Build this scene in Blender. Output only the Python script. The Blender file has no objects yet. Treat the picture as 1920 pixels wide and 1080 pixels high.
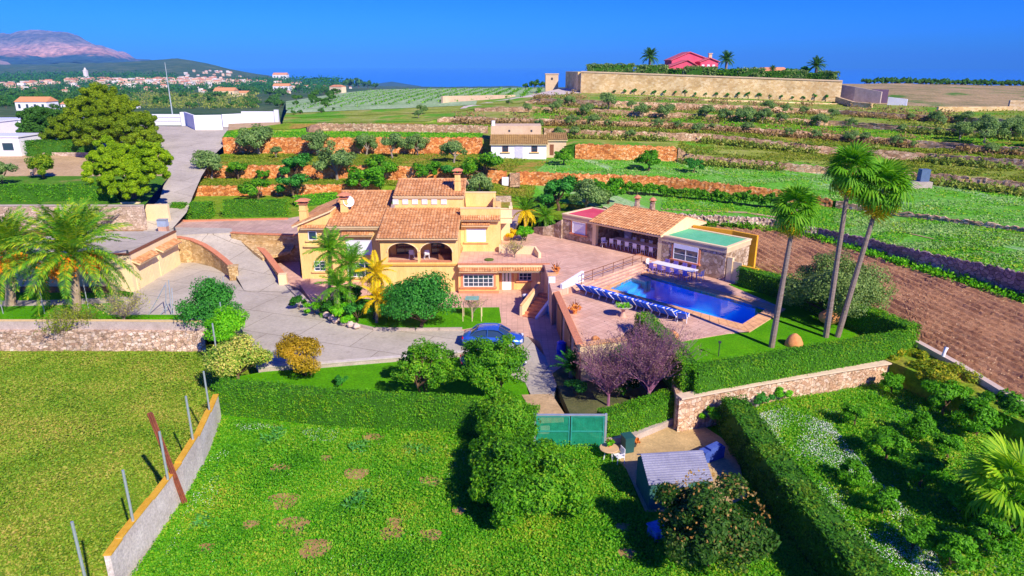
import bpy, bmesh, math, random
import numpy as np
from mathutils import Vector, Matrix
from mathutils.bvhtree import BVHTree
from math import sin, cos, pi, radians

# ------------------------------------------------------------ camera, sky, sun, exposure
sc = bpy.context.scene
col = sc.collection
F = 1280.0                       # focal length in photo pixels (photo 1920 wide)
TH = math.atan(418 / F)          # pitch below the horizon
ST, CT = sin(TH), cos(TH)
CAMZ = 20.0
cam = bpy.data.objects.new('camera', bpy.data.cameras.new('camera'))
col.objects.link(cam)
cam.location = (0, 0, CAMZ)
cam.rotation_euler = (pi / 2 - TH, 0, 0)
cam.data.sensor_width = 36
cam.data.lens = F / 1920 * 36
cam.data.clip_start = 0.5
cam.data.clip_end = 120000
sc.camera = cam

SUN_EL = radians(37)
SUN_AZ = (0.58, -0.81)           # horizontal direction towards the sun
world = bpy.data.worlds.new('World')
sc.world = world
world.use_nodes = True
wn, wl = world.node_tree.nodes, world.node_tree.links
wn.clear()
sky = wn.new('ShaderNodeTexSky')
sky.sky_type = 'NISHITA'
sky.sun_disc = False
sky.sun_elevation = SUN_EL
sky.sun_rotation = math.atan2(SUN_AZ[0], SUN_AZ[1])
sky.air_density = 1.0
sky.dust_density = 0.1
sky.ozone_density = 4.0
hs = wn.new('ShaderNodeHueSaturation')
hs.inputs['Saturation'].default_value = 1.55
hs.inputs['Value'].default_value = 1.0
tint = wn.new('ShaderNodeMix'); tint.data_type = 'RGBA'; tint.blend_type = 'MULTIPLY'
tint.inputs[0].default_value = 1.0
tint.inputs[7].default_value = (0.03, 0.215, 0.95, 1)
bgn = wn.new('ShaderNodeBackground'); bgn.inputs[1].default_value = 0.15
wo = wn.new('ShaderNodeOutputWorld')
wl.new(sky.outputs[0], hs.inputs['Color'])
wl.new(hs.outputs[0], tint.inputs[6])
wl.new(tint.outputs[2], bgn.inputs[0])
wl.new(bgn.outputs[0], wo.inputs[0])

sun = bpy.data.objects.new('sun', bpy.data.lights.new('sun', 'SUN'))
col.objects.link(sun)
sun.data.energy = 4.6
sun.data.angle = radians(0.5)
sun.data.color = (1.0, 0.90, 0.74)
sd = Vector((SUN_AZ[0] * cos(SUN_EL), SUN_AZ[1] * cos(SUN_EL), sin(SUN_EL)))
sun.rotation_euler = sd.to_track_quat('Z', 'Y').to_euler()
sun.location = (40, -40, 60)

vs = sc.view_settings
vs.view_transform = 'Standard'; vs.look = 'None'; vs.gamma = 1; vs.use_curve_mapping = False
vs.exposure = 0.55
sc.render.engine = 'CYCLES'
cy = sc.cycles
cy.max_bounces = 5; cy.diffuse_bounces = 3; cy.glossy_bounces = 2; cy.transmission_bounces = 3
cy.transparent_max_bounces = 6; cy.volume_bounces = 0
cy.use_denoising = True

RNG = np.random.default_rng(7)
random.seed(7)

# ------------------------------------------------------------ geometry helpers
def ray(px, py):
    u, v = (px - 960) / F, (py - 540) / F
    return Vector((u, CT - v * ST, -(ST + v * CT)))
def W(px, py, z=0.0):
    d = ray(px, py); t = (z - CAMZ) / d.z
    return Vector((d.x * t, d.y * t, z))
def WT(px, py, t):
    d = ray(px, py); return Vector((0, 0, CAMZ)) + d * t
def WY(px, py, Y):
    d = ray(px, py); return Vector((0, 0, CAMZ)) + d * (Y / d.y)

def noise2(x, y, seed=0, octaves=3):
    """smooth pseudo noise in -1..1 from summed rotated sines"""
    r = np.random.default_rng(seed); out = 0; amp = 1; tot = 0; f = 1
    for _ in range(octaves):
        for _ in range(3):
            a, p, q = r.uniform(0, 2 * pi), r.uniform(0, 2 * pi), r.uniform(.7, 1.4)
            out = out + amp * np.sin((x * cos(a) + y * sin(a)) * f * q + p)
        tot += 3 * amp * .6; amp *= .55; f *= 2.1
    return out / tot

class MB:
    """collects geometry; build() links it as one mesh object"""
    def __init__(s, M=None): s.v = []; s.f = []; s.M = M; s.smooth = False; s.uv = None
    def add(s, vs_, fs):
        o = len(s.v)
        if s.M is not None: vs_ = [s.M @ Vector(p) for p in vs_]
        s.v.extend(tuple(p) for p in vs_); s.f.extend(tuple(i + o for i in f) for f in fs)
    def box(s, cx, cy_, cz, sx, sy, sz, yaw=0, taper=1.0):
        """centre x, y and BOTTOM z; full sizes"""
        c, n = cos(yaw), sin(yaw); P = []
        for z, k in ((0, 1), (sz, taper)):
            for a, b in ((-1, -1), (1, -1), (1, 1), (-1, 1)):
                x, y = a * sx / 2 * k, b * sy / 2 * k
                P.append((cx + x * c - y * n, cy_ + x * n + y * c, cz + z))
        s.add(P, [(0, 3, 2, 1), (4, 5, 6, 7), (0, 1, 5, 4), (1, 2, 6, 5), (2, 3, 7, 6), (3, 0, 4, 7)])
    def b2(s, x0, x1, y0, y1, z0, z1):
        s.box((x0 + x1) / 2, (y0 + y1) / 2, z0, abs(x1 - x0), abs(y1 - y0), z1 - z0)
    def prism(s, poly, z0, z1):
        n = len(poly)
        a = [(p[0], p[1], z0 if not callable(z0) else z0(p)) for p in poly]
        b = [(p[0], p[1], z1 if not callable(z1) else z1(p)) for p in poly]
        s.add(a + b, [tuple(reversed(range(n))), tuple(range(n, 2 * n))] + [(i, (i + 1) % n, n + (i + 1) % n, n + i) for i in range(n)])
    def wall(s, pts, z0, z1, th):
        """wall along a polyline; z0, z1 scalars or lists"""
        n = len(pts)
        Z0 = z0 if isinstance(z0, (list, tuple)) else [z0] * n
        Z1 = z1 if isinstance(z1, (list, tuple)) else [z1] * n
        L, R = [], []
        for i in range(n):
            a = Vector(pts[max(i - 1, 0)][:2]); b = Vector(pts[min(i + 1, n - 1)][:2])
            d = (b - a).normalized(); q = Vector((-d.y, d.x)) * th / 2; p = Vector(pts[i][:2])
            L.append(p + q); R.append(p - q)
        vs_ = []
        for i in range(n):
            vs_ += [(L[i].x, L[i].y, Z0[i]), (R[i].x, R[i].y, Z0[i]), (R[i].x, R[i].y, Z1[i]), (L[i].x, L[i].y, Z1[i])]
        fs = [(0, 1, 2, 3), (4 * n - 1, 4 * n - 2, 4 * n - 3, 4 * n - 4)]
        for i in range(n - 1):
            a, b = 4 * i, 4 * i + 4
            for k in range(4):
                fs.append((a + (k + 1) % 4, a + k, b + k, b + (k + 1) % 4))
        s.add(vs_, fs)
    def tube(s, path, rad, n=6, cap=True):
        path = [Vector(p) for p in path]; m = len(path)
        rad = rad if isinstance(rad, (list, tuple)) else [rad] * m
        vs_ = []
        for i, p in enumerate(path):
            d = (path[min(i + 1, m - 1)] - path[max(i - 1, 0)])
            d = d.normalized() if d.length > 1e-9 else Vector((0, 0, 1))
            a = d.orthogonal().normalized() if abs(d.z) < .9 else Vector((1, 0, 0)).cross(d).normalized()
            b = d.cross(a)
            for k in range(n):
                t = 2 * pi * k / n
                vs_.append(p + (a * cos(t) + b * sin(t)) * rad[i])
        fs = [(i * n + k, i * n + (k + 1) % n, (i + 1) * n + (k + 1) % n, (i + 1) * n + k) for i in range(m - 1) for k in range(n)]
        if cap: fs += [tuple(reversed(range(n))), tuple(range((m - 1) * n, m * n))]
        s.add(vs_, fs)
    def lathe(s, prof, c=(0, 0, 0), n=14, M2=None):
        vs_ = []; m = len(prof)
        for r, z in prof:
            for k in range(n):
                t = 2 * pi * k / n; p = Vector((r * cos(t), r * sin(t), z))
                if M2 is not None: p = M2 @ p
                vs_.append(p + Vector(c))
        fs = [(i * n + k, i * n + (k + 1) % n, (i + 1) * n + (k + 1) % n, (i + 1) * n + k) for i in range(m - 1) for k in range(n)]
        fs += [tuple(reversed(range(n))), tuple(range((m - 1) * n, m * n))]
        s.add(vs_, fs)
    def grid(s, P):
        """P: rows x cols x 3 array"""
        P = np.asarray(P, float); r, c, _ = P.shape
        s.add([tuple(p) for p in P.reshape(-1, 3)], [(i * c + j, i * c + j + 1, (i + 1) * c + j + 1, (i + 1) * c + j) for i in range(r - 1) for j in range(c - 1)])
    def mesh(s, name):
        me = bpy.data.meshes.new(name); me.from_pydata(s.v, [], s.f)
        if s.smooth:
            me.polygons.foreach_set('use_smooth', [True] * len(me.polygons))
        me.update(); return me

def npmesh(name, V, n_per):
    """fast mesh from an (N*n_per, 3) array of loose n-gons"""
    V = np.ascontiguousarray(V, dtype=np.float32).reshape(-1, 3); nv = len(V); nf = nv // n_per
    me = bpy.data.meshes.new(name)
    me.vertices.add(nv); me.vertices.foreach_set('co', V.ravel())
    me.loops.add(nv); me.loops.foreach_set('vertex_index', np.arange(nv, dtype=np.int32))
    me.polygons.add(nf)
    me.polygons.foreach_set('loop_start', np.arange(0, nv, n_per, dtype=np.int32))
    me.update(calc_edges=True); me.validate(); return me

ROOTLOC = {}
def tag(o, label=None, cat=None, group=None, kind=None):
    if label: o['label'] = label
    if cat: o['category'] = cat
    if group: o['group'] = group
    if kind: o['kind'] = kind
    return o
def thing(name, label, cat, loc=(0, 0, 0), group=None, yaw=0):
    o = bpy.data.objects.new(name, None); col.objects.link(o)
    o.empty_display_size = .3
    o.location = loc; o.rotation_euler = (0, 0, yaw)
    ROOTLOC[o.name] = Vector(loc)
    return tag(o, label, cat, group)
def link(name, me, mat, parent=None, label=None, kind=None):
    o = bpy.data.objects.new(name, me); col.objects.link(o)
    if mat is not None and len(me.materials) == 0: me.materials.append(mat)
    if parent is not None:
        o.parent = parent
    if label: o['label'] = label
    if kind: o['kind'] = kind
    return o
def part(name, mb, mat, parent, label=None, kind=None, world=True):
    """part from world-coordinate geometry (world=True) under an unrotated root"""
    if world:
        root = parent
        while root.parent: root = root.parent
        L = ROOTLOC[root.name]
        mb.v = [(p[0] - L.x, p[1] - L.y, p[2] - L.z) for p in mb.v]
    return link(name, mb.mesh(name), mat, parent, label, kind)
def children(o): return [c for c in bpy.data.objects if c.parent == o]
def copy_tree(o, parent=None, kids=None):
    c = o.copy(); col.objects.link(c); c.parent = parent
    for ch in (o.children if kids is None else kids): copy_tree(ch, c)
    return c
def single(name, mb, mat, label, cat, group=None, kind=None, loc=None):
    """a thing that is one mesh; origin at loc"""
    if loc is None: loc = (0, 0, 0)
    mb.v = [(p[0] - loc[0], p[1] - loc[1], p[2] - loc[2]) for p in mb.v]
    o = link(name, mb.mesh(name), mat); o.location = loc
    return tag(o, label, cat, group, kind)

# ------------------------------------------------------------ materials
MATS = {}
def nm(name):
    m = bpy.data.materials.new(name); m.use_nodes = True
    nt = m.node_tree; nt.nodes.clear()
    out = nt.nodes.new('ShaderNodeOutputMaterial')
    return m, nt, out
def node(nt, t, **kw):
    n = nt.nodes.new(t)
    for k, v in kw.items():
        if k in n.inputs: n.inputs[k].default_value = v
        else: setattr(n, k, v)
    return n
def c4(c): return (c[0], c[1], c[2], 1)
def coords(nt, local=False):
    if local: return node(nt, 'ShaderNodeTexCoord').outputs['Object']
    return node(nt, 'ShaderNodeNewGeometry').outputs['Position']
def ramp(nt, fac, stops):
    r = node(nt, 'ShaderNodeValToRGB'); e = r.color_ramp.elements
    while len(e) < len(stops): e.new(.5)
    for i, (p, c) in enumerate(stops): e[i].position = p; e[i].color = c4(c)
    nt.links.new(fac, r.inputs[0]); return r.outputs[0]
def mixc(nt, f, a, b, mode='MIX'):
    m = node(nt, 'ShaderNodeMix', data_type='RGBA', blend_type=mode)
    for s, k in ((f, 0), (a, 6), (b, 7)):
        if isinstance(s, (int, float)): m.inputs[k].default_value = s
        elif isinstance(s, tuple): m.inputs[k].default_value = c4(s)
        else: nt.links.new(s, m.inputs[k])
    return m.outputs[2]
def noise(nt, vec, scale, detail=3, rough=.55):
    n = node(nt, 'ShaderNodeTexNoise', Scale=scale, Detail=detail, Roughness=rough)
    nt.links.new(vec, n.inputs['Vector']); return n.outputs['Fac']
def scaled(nt, vec, s):
    m = node(nt, 'ShaderNodeVectorMath', operation='MULTIPLY'); nt.links.new(vec, m.inputs[0]); m.inputs[1].default_value = s
    return m.outputs[0]
def finish(nt, out, color, rough=.8, bump=None, bstr=.4, bdist=.05, metallic=0, spec=.25, coat=0):
    p = node(nt, 'ShaderNodeBsdfPrincipled', Roughness=rough, Metallic=metallic)
    p.inputs['Specular IOR Level'].default_value = spec
    if coat: p.inputs['Coat Weight'].default_value = coat
    if isinstance(color, tuple): p.inputs['Base Color'].default_value = c4(color)
    else: nt.links.new(color, p.inputs['Base Color'])
    if bump is not None:
        b = node(nt, 'ShaderNodeBump', Strength=bstr, Distance=bdist); nt.links.new(bump, b.inputs['Height']); nt.links.new(b.outputs[0], p.inputs['Normal'])
    nt.links.new(p.outputs[0], out.inputs[0])
def mottled(name, stops, scale=.5, fine=None, rough=.85, bstr=.4, bdist=.04, local=False, finemix=.35, stretch=None, spec=.2):
    """noise-mottled surface; stops = list of (pos, colour)"""
    if name in MATS: return MATS[name]
    m, nt, out = nm(name); P = coords(nt, local)
    if stretch: P = scaled(nt, P, stretch)
    c = ramp(nt, noise(nt, P, scale, 5, .65), stops)
    fn = noise(nt, P, fine or scale * 14, 3, .7)
    g = ramp(nt, fn, [(.3, (.55, .55, .55)), (.7, (1.35, 1.35, 1.35))])
    c = mixc(nt, finemix * 2 if finemix < .5 else 1.0, c, mixc(nt, 1.0, c, g, 'MULTIPLY'))
    finish(nt, out, c, rough, fn, bstr, bdist, spec=spec)
    MATS[name] = m; return m
def plain(name, c, rough=.6, metallic=0, var=.12, scale=3, spec=.3, local=True, coat=0):
    if name in MATS: return MATS[name]
    m, nt, out = nm(name); P = coords(nt, local)
    k = ramp(nt, noise(nt, P, scale, 4, .6), [(.3, tuple(x * (1 - var) for x in c)), (.7, tuple(min(1, x * (1 + var)) for x in c))])
    finish(nt, out, k, rough, metallic=metallic, spec=spec, coat=coat)
    MATS[name] = m; return m
def leafmat(name, cols, trans=.35, scale=.6, rough=.55):
    """foliage: random per leaf plus light and dark clumps"""
    if name in MATS: return MATS[name]
    m, nt, out = nm(name)
    g = node(nt, 'ShaderNodeNewGeometry')
    rp = g.outputs['Random Per Island']
    n1 = noise(nt, g.outputs['Position'], scale, 2, .5)
    a = node(nt, 'ShaderNodeMath', operation='MULTIPLY_ADD'); nt.links.new(rp, a.inputs[0]); a.inputs[1].default_value = .55; 
    b = node(nt, 'ShaderNodeMath', operation='MULTIPLY_ADD'); nt.links.new(n1, b.inputs[0]); b.inputs[1].default_value = .9; b.inputs[2].default_value = -.2
    nt.links.new(b.outputs[0], a.inputs[2])
    cols = [(min(.85, a * 1.75), min(.85, b * 1.45), c_ * .7) for a, b, c_ in cols]
    k = len(cols)
    c = ramp(nt, a.outputs[0], [((i + .5) / k, cols[i]) for i in range(k)])
    d = node(nt, 'ShaderNodeBsdfPrincipled', Roughness=rough); d.inputs['Specular IOR Level'].default_value = .2
    nt.links.new(c, d.inputs['Base Color'])
    t = node(nt, 'ShaderNodeBsdfTranslucent'); nt.links.new(mixc(nt, 1.0, c, (1.3, 1.35, .6), 'MULTIPLY'), t.inputs[0])
    mx = node(nt, 'ShaderNodeMixShader'); mx.inputs[0].default_value = trans
    nt.links.new(d.outputs[0], mx.inputs[1]); nt.links.new(t.outputs[0], mx.inputs[2]); nt.links.new(mx.outputs[0], out.inputs[0])
    MATS[name] = m; return m
def stonemat(name, stops, joint, scale=2.2, rough=.9, stretch=(1, 1, 1.5), jw=.06, bdist=.06):
    """rubble stone: voronoi stones with recessed joints (for walls whose stones are too small to pick apart)"""
    if name in MATS: return MATS[name]
    m, nt, out = nm(name); P = coords(nt)
    wob = node(nt, 'ShaderNodeTexNoise', Scale=scale * .9, Detail=2); nt.links.new(P, wob.inputs['Vector'])
    add = node(nt, 'ShaderNodeVectorMath', operation='MULTIPLY_ADD'); nt.links.new(wob.outputs['Color'], add.inputs[0]); add.inputs[1].default_value = (.25, .25, .25); nt.links.new(P, add.inputs[2])
    P2 = scaled(nt, add.outputs[0], stretch)
    v = node(nt, 'ShaderNodeTexVoronoi', Scale=scale); nt.links.new(P2, v.inputs['Vector'])
    e = node(nt, 'ShaderNodeTexVoronoi', Scale=scale, feature='DISTANCE_TO_EDGE'); nt.links.new(P2, e.inputs['Vector'])
    sep = node(nt, 'ShaderNodeSeparateColor'); nt.links.new(v.outputs['Color'], sep.inputs[0])
    c = ramp(nt, sep.outputs[0], stops)
    big = ramp(nt, noise(nt, P, .25, 3), [(.35, (.8, .8, .8)), (.65, (1.15, 1.15, 1.15))])
    c = mixc(nt, 1.0, c, big, 'MULTIPLY')
    ef = ramp(nt, e.outputs['Distance'], [(0, (0, 0, 0)), (jw, (1, 1, 1))])
    c = mixc(nt, ef, joint, c)
    finish(nt, out, c, rough, ef, .8, bdist)
    MATS[name] = m; return m
def tiled(name, c1, c2, joint, size, yaw=0, jw=.03, rough=.75):
    """paving of square tiles; thin joints, colour by tile"""
    if name in MATS: return MATS[name]
    m, nt, out = nm(name); P = coords(nt)
    mp = node(nt, 'ShaderNodeMapping'); nt.links.new(P, mp.inputs[0]); mp.inputs['Rotation'].default_value = (0, 0, -yaw)
    br = node(nt, 'ShaderNodeTexBrick', offset=0.0); nt.links.new(mp.outputs[0], br.inputs['Vector'])
    br.inputs['Color1'].default_value = c4(c1); br.inputs['Color2'].default_value = c4(c2); br.inputs['Mortar'].default_value = c4(joint)
    br.inputs['Scale'].default_value = 1; br.inputs['Brick Width'].default_value = size; br.inputs['Row Height'].default_value = size
    br.inputs['Mortar Size'].default_value = jw * size; br.inputs['Bias'].default_value = 0
    g = ramp(nt, noise(nt, P, .5, 5, .7), [(.3, (.8, .8, .8)), (.7, (1.15, 1.15, 1.15))])
    finish(nt, out, mixc(nt, 1.0, br.outputs['Color'], g, 'MULTIPLY'), rough, br.outputs['Fac'], -.3, .01)
    MATS[name] = m; return m
# ------------------------------------------------------------ palette
YEL = mottled('ochre_render', [(.25, (.76, .45, .14)), (.5, (.90, .58, .21)), (.75, (.94, .64, .26))], .9, stretch=(1.6, 1.6, .35), finemix=.16, bstr=.15, bdist=.01)
CREAM = mottled('cream_render', [(.25, (.80, .60, .33)), (.75, (.92, .72, .42))], .8, finemix=.12, bstr=.15, bdist=.01)
WHITE = mottled('white_render', [(.25, (.78, .77, .80)), (.75, (.90, .89, .92))], .6, finemix=.1, bstr=.1, bdist=.01)
def roadmat():
    m, nt, out = nm('concrete_drive'); P = coords(nt)
    c = ramp(nt, noise(nt, P, .22, 5, .65), [(.2, (.38, .33, .26)), (.5, (.52, .46, .37)), (.8, (.62, .55, .45))])
    mp = node(nt, 'ShaderNodeMapping'); nt.links.new(P, mp.inputs[0]); mp.inputs['Rotation'].default_value = (0, 0, .35)
    br = node(nt, 'ShaderNodeTexBrick', offset=.5); nt.links.new(mp.outputs[0], br.inputs['Vector'])
    for k, v in (('Color1', (1, 1, 1, 1)), ('Color2', (.90, .90, .90, 1)), ('Mortar', (.55, .52, .5, 1)), ('Scale', 1), ('Brick Width', 5.0), ('Row Height', 4.0), ('Mortar Size', .035)): br.inputs[k].default_value = v
    c = mixc(nt, 1.0, c, br.outputs['Color'], 'MULTIPLY')
    st = ramp(nt, noise(nt, P, 1.1, 4, .7), [(.60, (1, 1, 1)), (.70, (.68, .64, .62))])
    c = mixc(nt, .7, c, mixc(nt, 1.0, c, st, 'MULTIPLY'))
    fn = noise(nt, P, 4, 4, .7); c = mixc(nt, 1.0, c, ramp(nt, fn, [(.3, (.86, .86, .86)), (.7, (1.1, 1.1, 1.1))]), 'MULTIPLY')
    finish(nt, out, c, .9, fn, .2, .01, spec=.15); return m
ROAD = roadmat()
PINKPAVE = tiled('pink_paving', (.74, .46, .33), (.64, .38, .28), (.50, .28, .20), .45, 0)
PINKPAVE45 = tiled('pink_paving_diagonal', (.74, .47, .34), (.64, .38, .27), (.46, .25, .17), .5, radians(-46))
COPING = tiled('coping_stone', (.88, .48, .22), (.78, .41, .18), (.5, .26, .13), .5, radians(-46))
BRICKCAP = mottled('terracotta_capping', [(.3, (.55, .20, .10)), (.7, (.75, .30, .16))], 6, finemix=.3)
TERRA = mottled('terracotta_pot', [(.3, (.62, .24, .08)), (.7, (.85, .38, .14))], 5, finemix=.2, local=True)
FRAMEC = plain('salmon_surround', (.72, .26, .13), .7)
SHUTTER = plain('white_shutter', (.80, .78, .84), .5, var=.04)
FRAMEW = plain('white_frame', (.82, .82, .84), .4, var=.03)
WOODBR = mottled('brown_wood', [(.3, (.16, .06, .03)), (.7, (.30, .12, .06))], 8, finemix=.3, local=True)
METAL = plain('galvanised_metal', (.50, .56, .60), .4, metallic=.5, var=.1)
DARKM = plain('dark_metal', (.06, .07, .09), .45, metallic=.4)
RUST = mottled('rusty_steel', [(.3, (.16, .05, .03)), (.7, (.34, .10, .05))], 4, finemix=.3)
BLUEP = plain('blue_plastic', (.01, .06, .60), .35, var=.1)
WHITEP = plain('white_plastic', (.82, .82, .86), .35, var=.04)
def glassmat():
    m, nt, out = nm('window_glass')
    finish(nt, out, (.03, .06, .10), .06, spec=1.0); return m
GLASS = glassmat()
GRASSG = [(.2, (.03, .18, .003)), (.45, (.06, .32, .004)), (.7, (.11, .42, .006)), (.85, (.18, .46, .012))]
def tilemat():
    m, nt, out = nm('clay_roof_tiles'); P = coords(nt)
    v = node(nt, 'ShaderNodeTexVoronoi', Scale=3.4); nt.links.new(P, v.inputs['Vector'])
    sep = node(nt, 'ShaderNodeSeparateColor'); nt.links.new(v.outputs['Color'], sep.inputs[0])
    c = ramp(nt, sep.outputs[0], [(0, (.46, .20, .08)), (.4, (.57, .27, .11)), (.75, (.65, .33, .14)), (1, (.72, .42, .21))])
    c = mixc(nt, 1.0, c, ramp(nt, noise(nt, P, .7, 4), [(.3, (.85, .85, .85)), (.7, (1.12, 1.10, 1.05))]), 'MULTIPLY')
    finish(nt, out, c, .85, noise(nt, P, 18, 2), .3, .02); return m
TILE = tilemat()
EARTH = [(.25, (.20, .09, .03)), (.55, (.30, .15, .05)), (.8, (.38, .22, .09))]

# ------------------------------------------------------------ ground surfaces
TV, TF = [], []                  # everything trees may stand on, for ray casts
def terrain_add(me):
    o = len(TV); TV.extend(v.co.copy() for v in me.vertices); TF.extend(tuple(i + o for i in p.vertices) for p in me.polygons)
def sheet(name, polys, mat, z=None, hit_ok=True, kind='structure', thick=.6):
    """flat or gently sloped region: polygon of world points, with a skirt so that it has depth"""
    mb = MB()
    for poly in polys:
        n = len(poly)
        top = [tuple(p) for p in poly]; bot = [(p[0], p[1], p[2] - thick) for p in poly]
        mb.add(top + bot, [tuple(range(n))] + [(i, n + i, n + (i + 1) % n, (i + 1) % n) for i in range(n)])
    me = mb.mesh(name)
    bm = bmesh.new(); bm.from_mesh(me); bmesh.ops.triangulate(bm, faces=[f for f in bm.faces if len(f.verts) > 4]); bmesh.ops.recalc_face_normals(bm, faces=bm.faces); bm.to_mesh(me); bm.free()
    o = link(name, me, mat); o['kind'] = kind
    if hit_ok: terrain_add(me)
    return o
def lerp_row(row, n, x0=None, x1=None):
    """row: list of (px, py, *vals) -> n samples evenly in px"""
    r = np.array(row, float); xs = np.linspace(r[0, 0] if x0 is None else x0, r[-1, 0] if x1 is None else x1, n)
    return np.stack([xs] + [np.interp(xs, r[:, 0], r[:, k]) for k in range(1, r.shape[1])], 1)
def rowpts(row, n):
    """(px, py, z) samples -> base points in the world"""
    return [W(a, b, c) for a, b, c in lerp_row(row, n)[:, :3]]
def ribbon(name, A, B, mat, rows=6, amp=.15, freq=.35, seed=0, hit_ok=True, curve=0, kind='structure'):
    """ruled, roughened ground between two world polylines"""
    A = np.array([tuple(p) for p in A]); B = np.array([tuple(p) for p in B])
    s = np.linspace(0, 1, rows)[:, None, None]
    P = A[None] * (1 - s) + B[None] * s
    w = np.sin(s[:, :, 0] * pi)
    P[:, :, 2] += amp * w * noise2(P[:, :, 0] * freq, P[:, :, 1] * freq, seed)
    mb = MB(); mb.smooth = True; mb.grid(P)
    me = mb.mesh(name); o = link(name, me, mat); o['kind'] = kind
    if hit_ok: terrain_add(me)
    return o

YF = math.atan2((W(1920, 560, 2.6) - W(1540, 447, 2.6)).y, (W(1920, 560, 2.6) - W(1540, 447, 2.6)).x)
def fieldmat(name, stops, scale=.35, patch=None, patchscale=.12, patchlo=.55, flower=None, fscale=9, flo=.66, stretch=None, bd=.08, yaw=None):
    if name in MATS: return MATS[name]
    m, nt, out = nm(name); P = coords(nt)
    Q = P
    if yaw is not None: mp_ = node(nt, 'ShaderNodeMapping'); nt.links.new(P, mp_.inputs[0]); mp_.inputs['Rotation'].default_value = (0, 0, -yaw); Q = mp_.outputs[0]
    if stretch: Q = scaled(nt, Q, stretch)
    c = ramp(nt, noise(nt, Q, scale, 6, .7), stops)
    if patch:
        f = ramp(nt, noise(nt, Q, patchscale, 4, .6), [(patchlo, (0, 0, 0)), (patchlo + .08, (1, 1, 1))])
        c = mixc(nt, f, c, patch)
    if flower:
        f1 = ramp(nt, noise(nt, Q, patchscale * 1.7, 3, .6), [(.48, (0, 0, 0)), (.58, (1, 1, 1))])
        f2 = ramp(nt, noise(nt, P, fscale, 2, .6), [(flo - .06, (0, 0, 0)), (flo, (1, 1, 1))])
        c = mixc(nt, mixc(nt, 1.0, f1, f2, 'MULTIPLY'), c, flower)
    fn = noise(nt, P, scale * 18, 4, .75)
    c = mixc(nt, 1.0, c, ramp(nt, fn, [(.3, (.5, .5, .5)), (.7, (1.4, 1.4, 1.4))]), 'MULTIPLY')
    finish(nt, out, c, .95, fn, .9, bd, spec=.05)
    MATS[name] = m; return m
GREEN = fieldmat('lush_field', GRASSG, .5, (.30, .20, .05), .35, .66)
MEADOW = fieldmat('dry_meadow', [(.25, (.12, .20, .010)), (.5, (.20, .30, .02)), (.7, (.27, .34, .04)), (.85, (.36, .34, .10))], .5, (.10, .28, .010), .25, .56)
LAWN = fieldmat('clipped_lawn', [(.3, (.06, .26, .003)), (.6, (.10, .34, .004)), (.85, (.15, .38, .008))], .5, bd=.03)
TERRG = fieldmat('terrace_grass', [(.25, (.10, .22, .010)), (.5, (.17, .30, .015)), (.8, (.30, .33, .04))], .15, (.38, .26, .05), .12, .54)
PALEG = fieldmat('pale_green_crop', [(.25, (.08, .32, .010)), (.5, (.13, .42, .03)), (.8, (.28, .48, .14))], .2, (.36, .52, .26), .16, .55, stretch=(.14, 1.9, 1), yaw=YF)
VINE = fieldmat('frosted_field', [(.25, (.22, .38, .14)), (.5, (.32, .46, .22)), (.8, (.46, .54, .36))], .1, (.16, .36, .05), .06, .6)
ORCH = fieldmat('flowery_grass', GRASSG, .6, None, .16, .6, flower=(.62, .72, .50), fscale=5, flo=.58)
SCRUB = fieldmat('terrace_scrub', [(.25, (.16, .24, .03)), (.5, (.28, .34, .05)), (.75, (.46, .40, .18))], .3, (.12, .34, .02), .12, .52)
VALLEY = fieldmat('valley_land', [(.25, (.03, .09, .03)), (.5, (.08, .13, .05)), (.7, (.16, .20, .09)), (.85, (.32, .27, .16))], .02, (.05, .11, .04), .009, .52)
DIRT = mottled('bare_earth', EARTH, .6, fine=6, finemix=.3, bdist=.08)
TANDIRT = mottled('tan_track', [(.25, (.42, .28, .14)), (.75, (.62, .44, .24))], .5, fine=5, finemix=.25)
ORANGEW = stonemat('orange_terrace_stone', [(0, (.42, .12, .03)), (.4, (.72, .25, .06)), (.75, (.85, .36, .11)), (1, (.85, .50, .24))], (.42, .14, .04), 3.0)
TANW = stonemat('tan_terrace_stone', [(0, (.36, .20, .11)), (.5, (.58, .36, .20)), (1, (.72, .52, .34))], (.20, .14, .07), 2.0)
PALEW = stonemat('pale_fieldstone', [(0, (.45, .32, .22)), (.5, (.62, .46, .34)), (1, (.78, .62, .48))], (.42, .30, .20), 3.2)
HONEYW = stonemat('honey_stone', [(0, (.45, .27, .10)), (.5, (.60, .40, .17)), (1, (.72, .52, .27))], (.40, .25, .12), 3.5, jw=.04)
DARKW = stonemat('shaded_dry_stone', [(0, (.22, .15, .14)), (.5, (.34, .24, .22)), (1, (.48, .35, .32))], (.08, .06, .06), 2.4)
RUBBLE = stonemat('patio_rubble', [(0, (.32, .20, .12)), (.5, (.52, .36, .24)), (1, (.72, .56, .42))], (.34, .22, .16), 3.2, stretch=(1, 1, 1))
CONCW = mottled('weathered_concrete', [(.3, (.40, .32, .27)), (.7, (.58, .49, .42))], 1.2, finemix=.3)

# broad ground sheet that carries everything near the camera
mb = MB(); mb.grid([[(-160, -60, -2.4), (160, -60, -2.4)], [(-160, 60, -2.4), (160, 60, -2.4)], [(-160, 64, -.6), (160, 64, -.6)], [(-160, 104, -.5), (160, 104, -.5)]])
o = link('ground', mb.mesh('ground'), MEADOW); o['kind'] = 'structure'

NC = 110
XE = 2300
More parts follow.
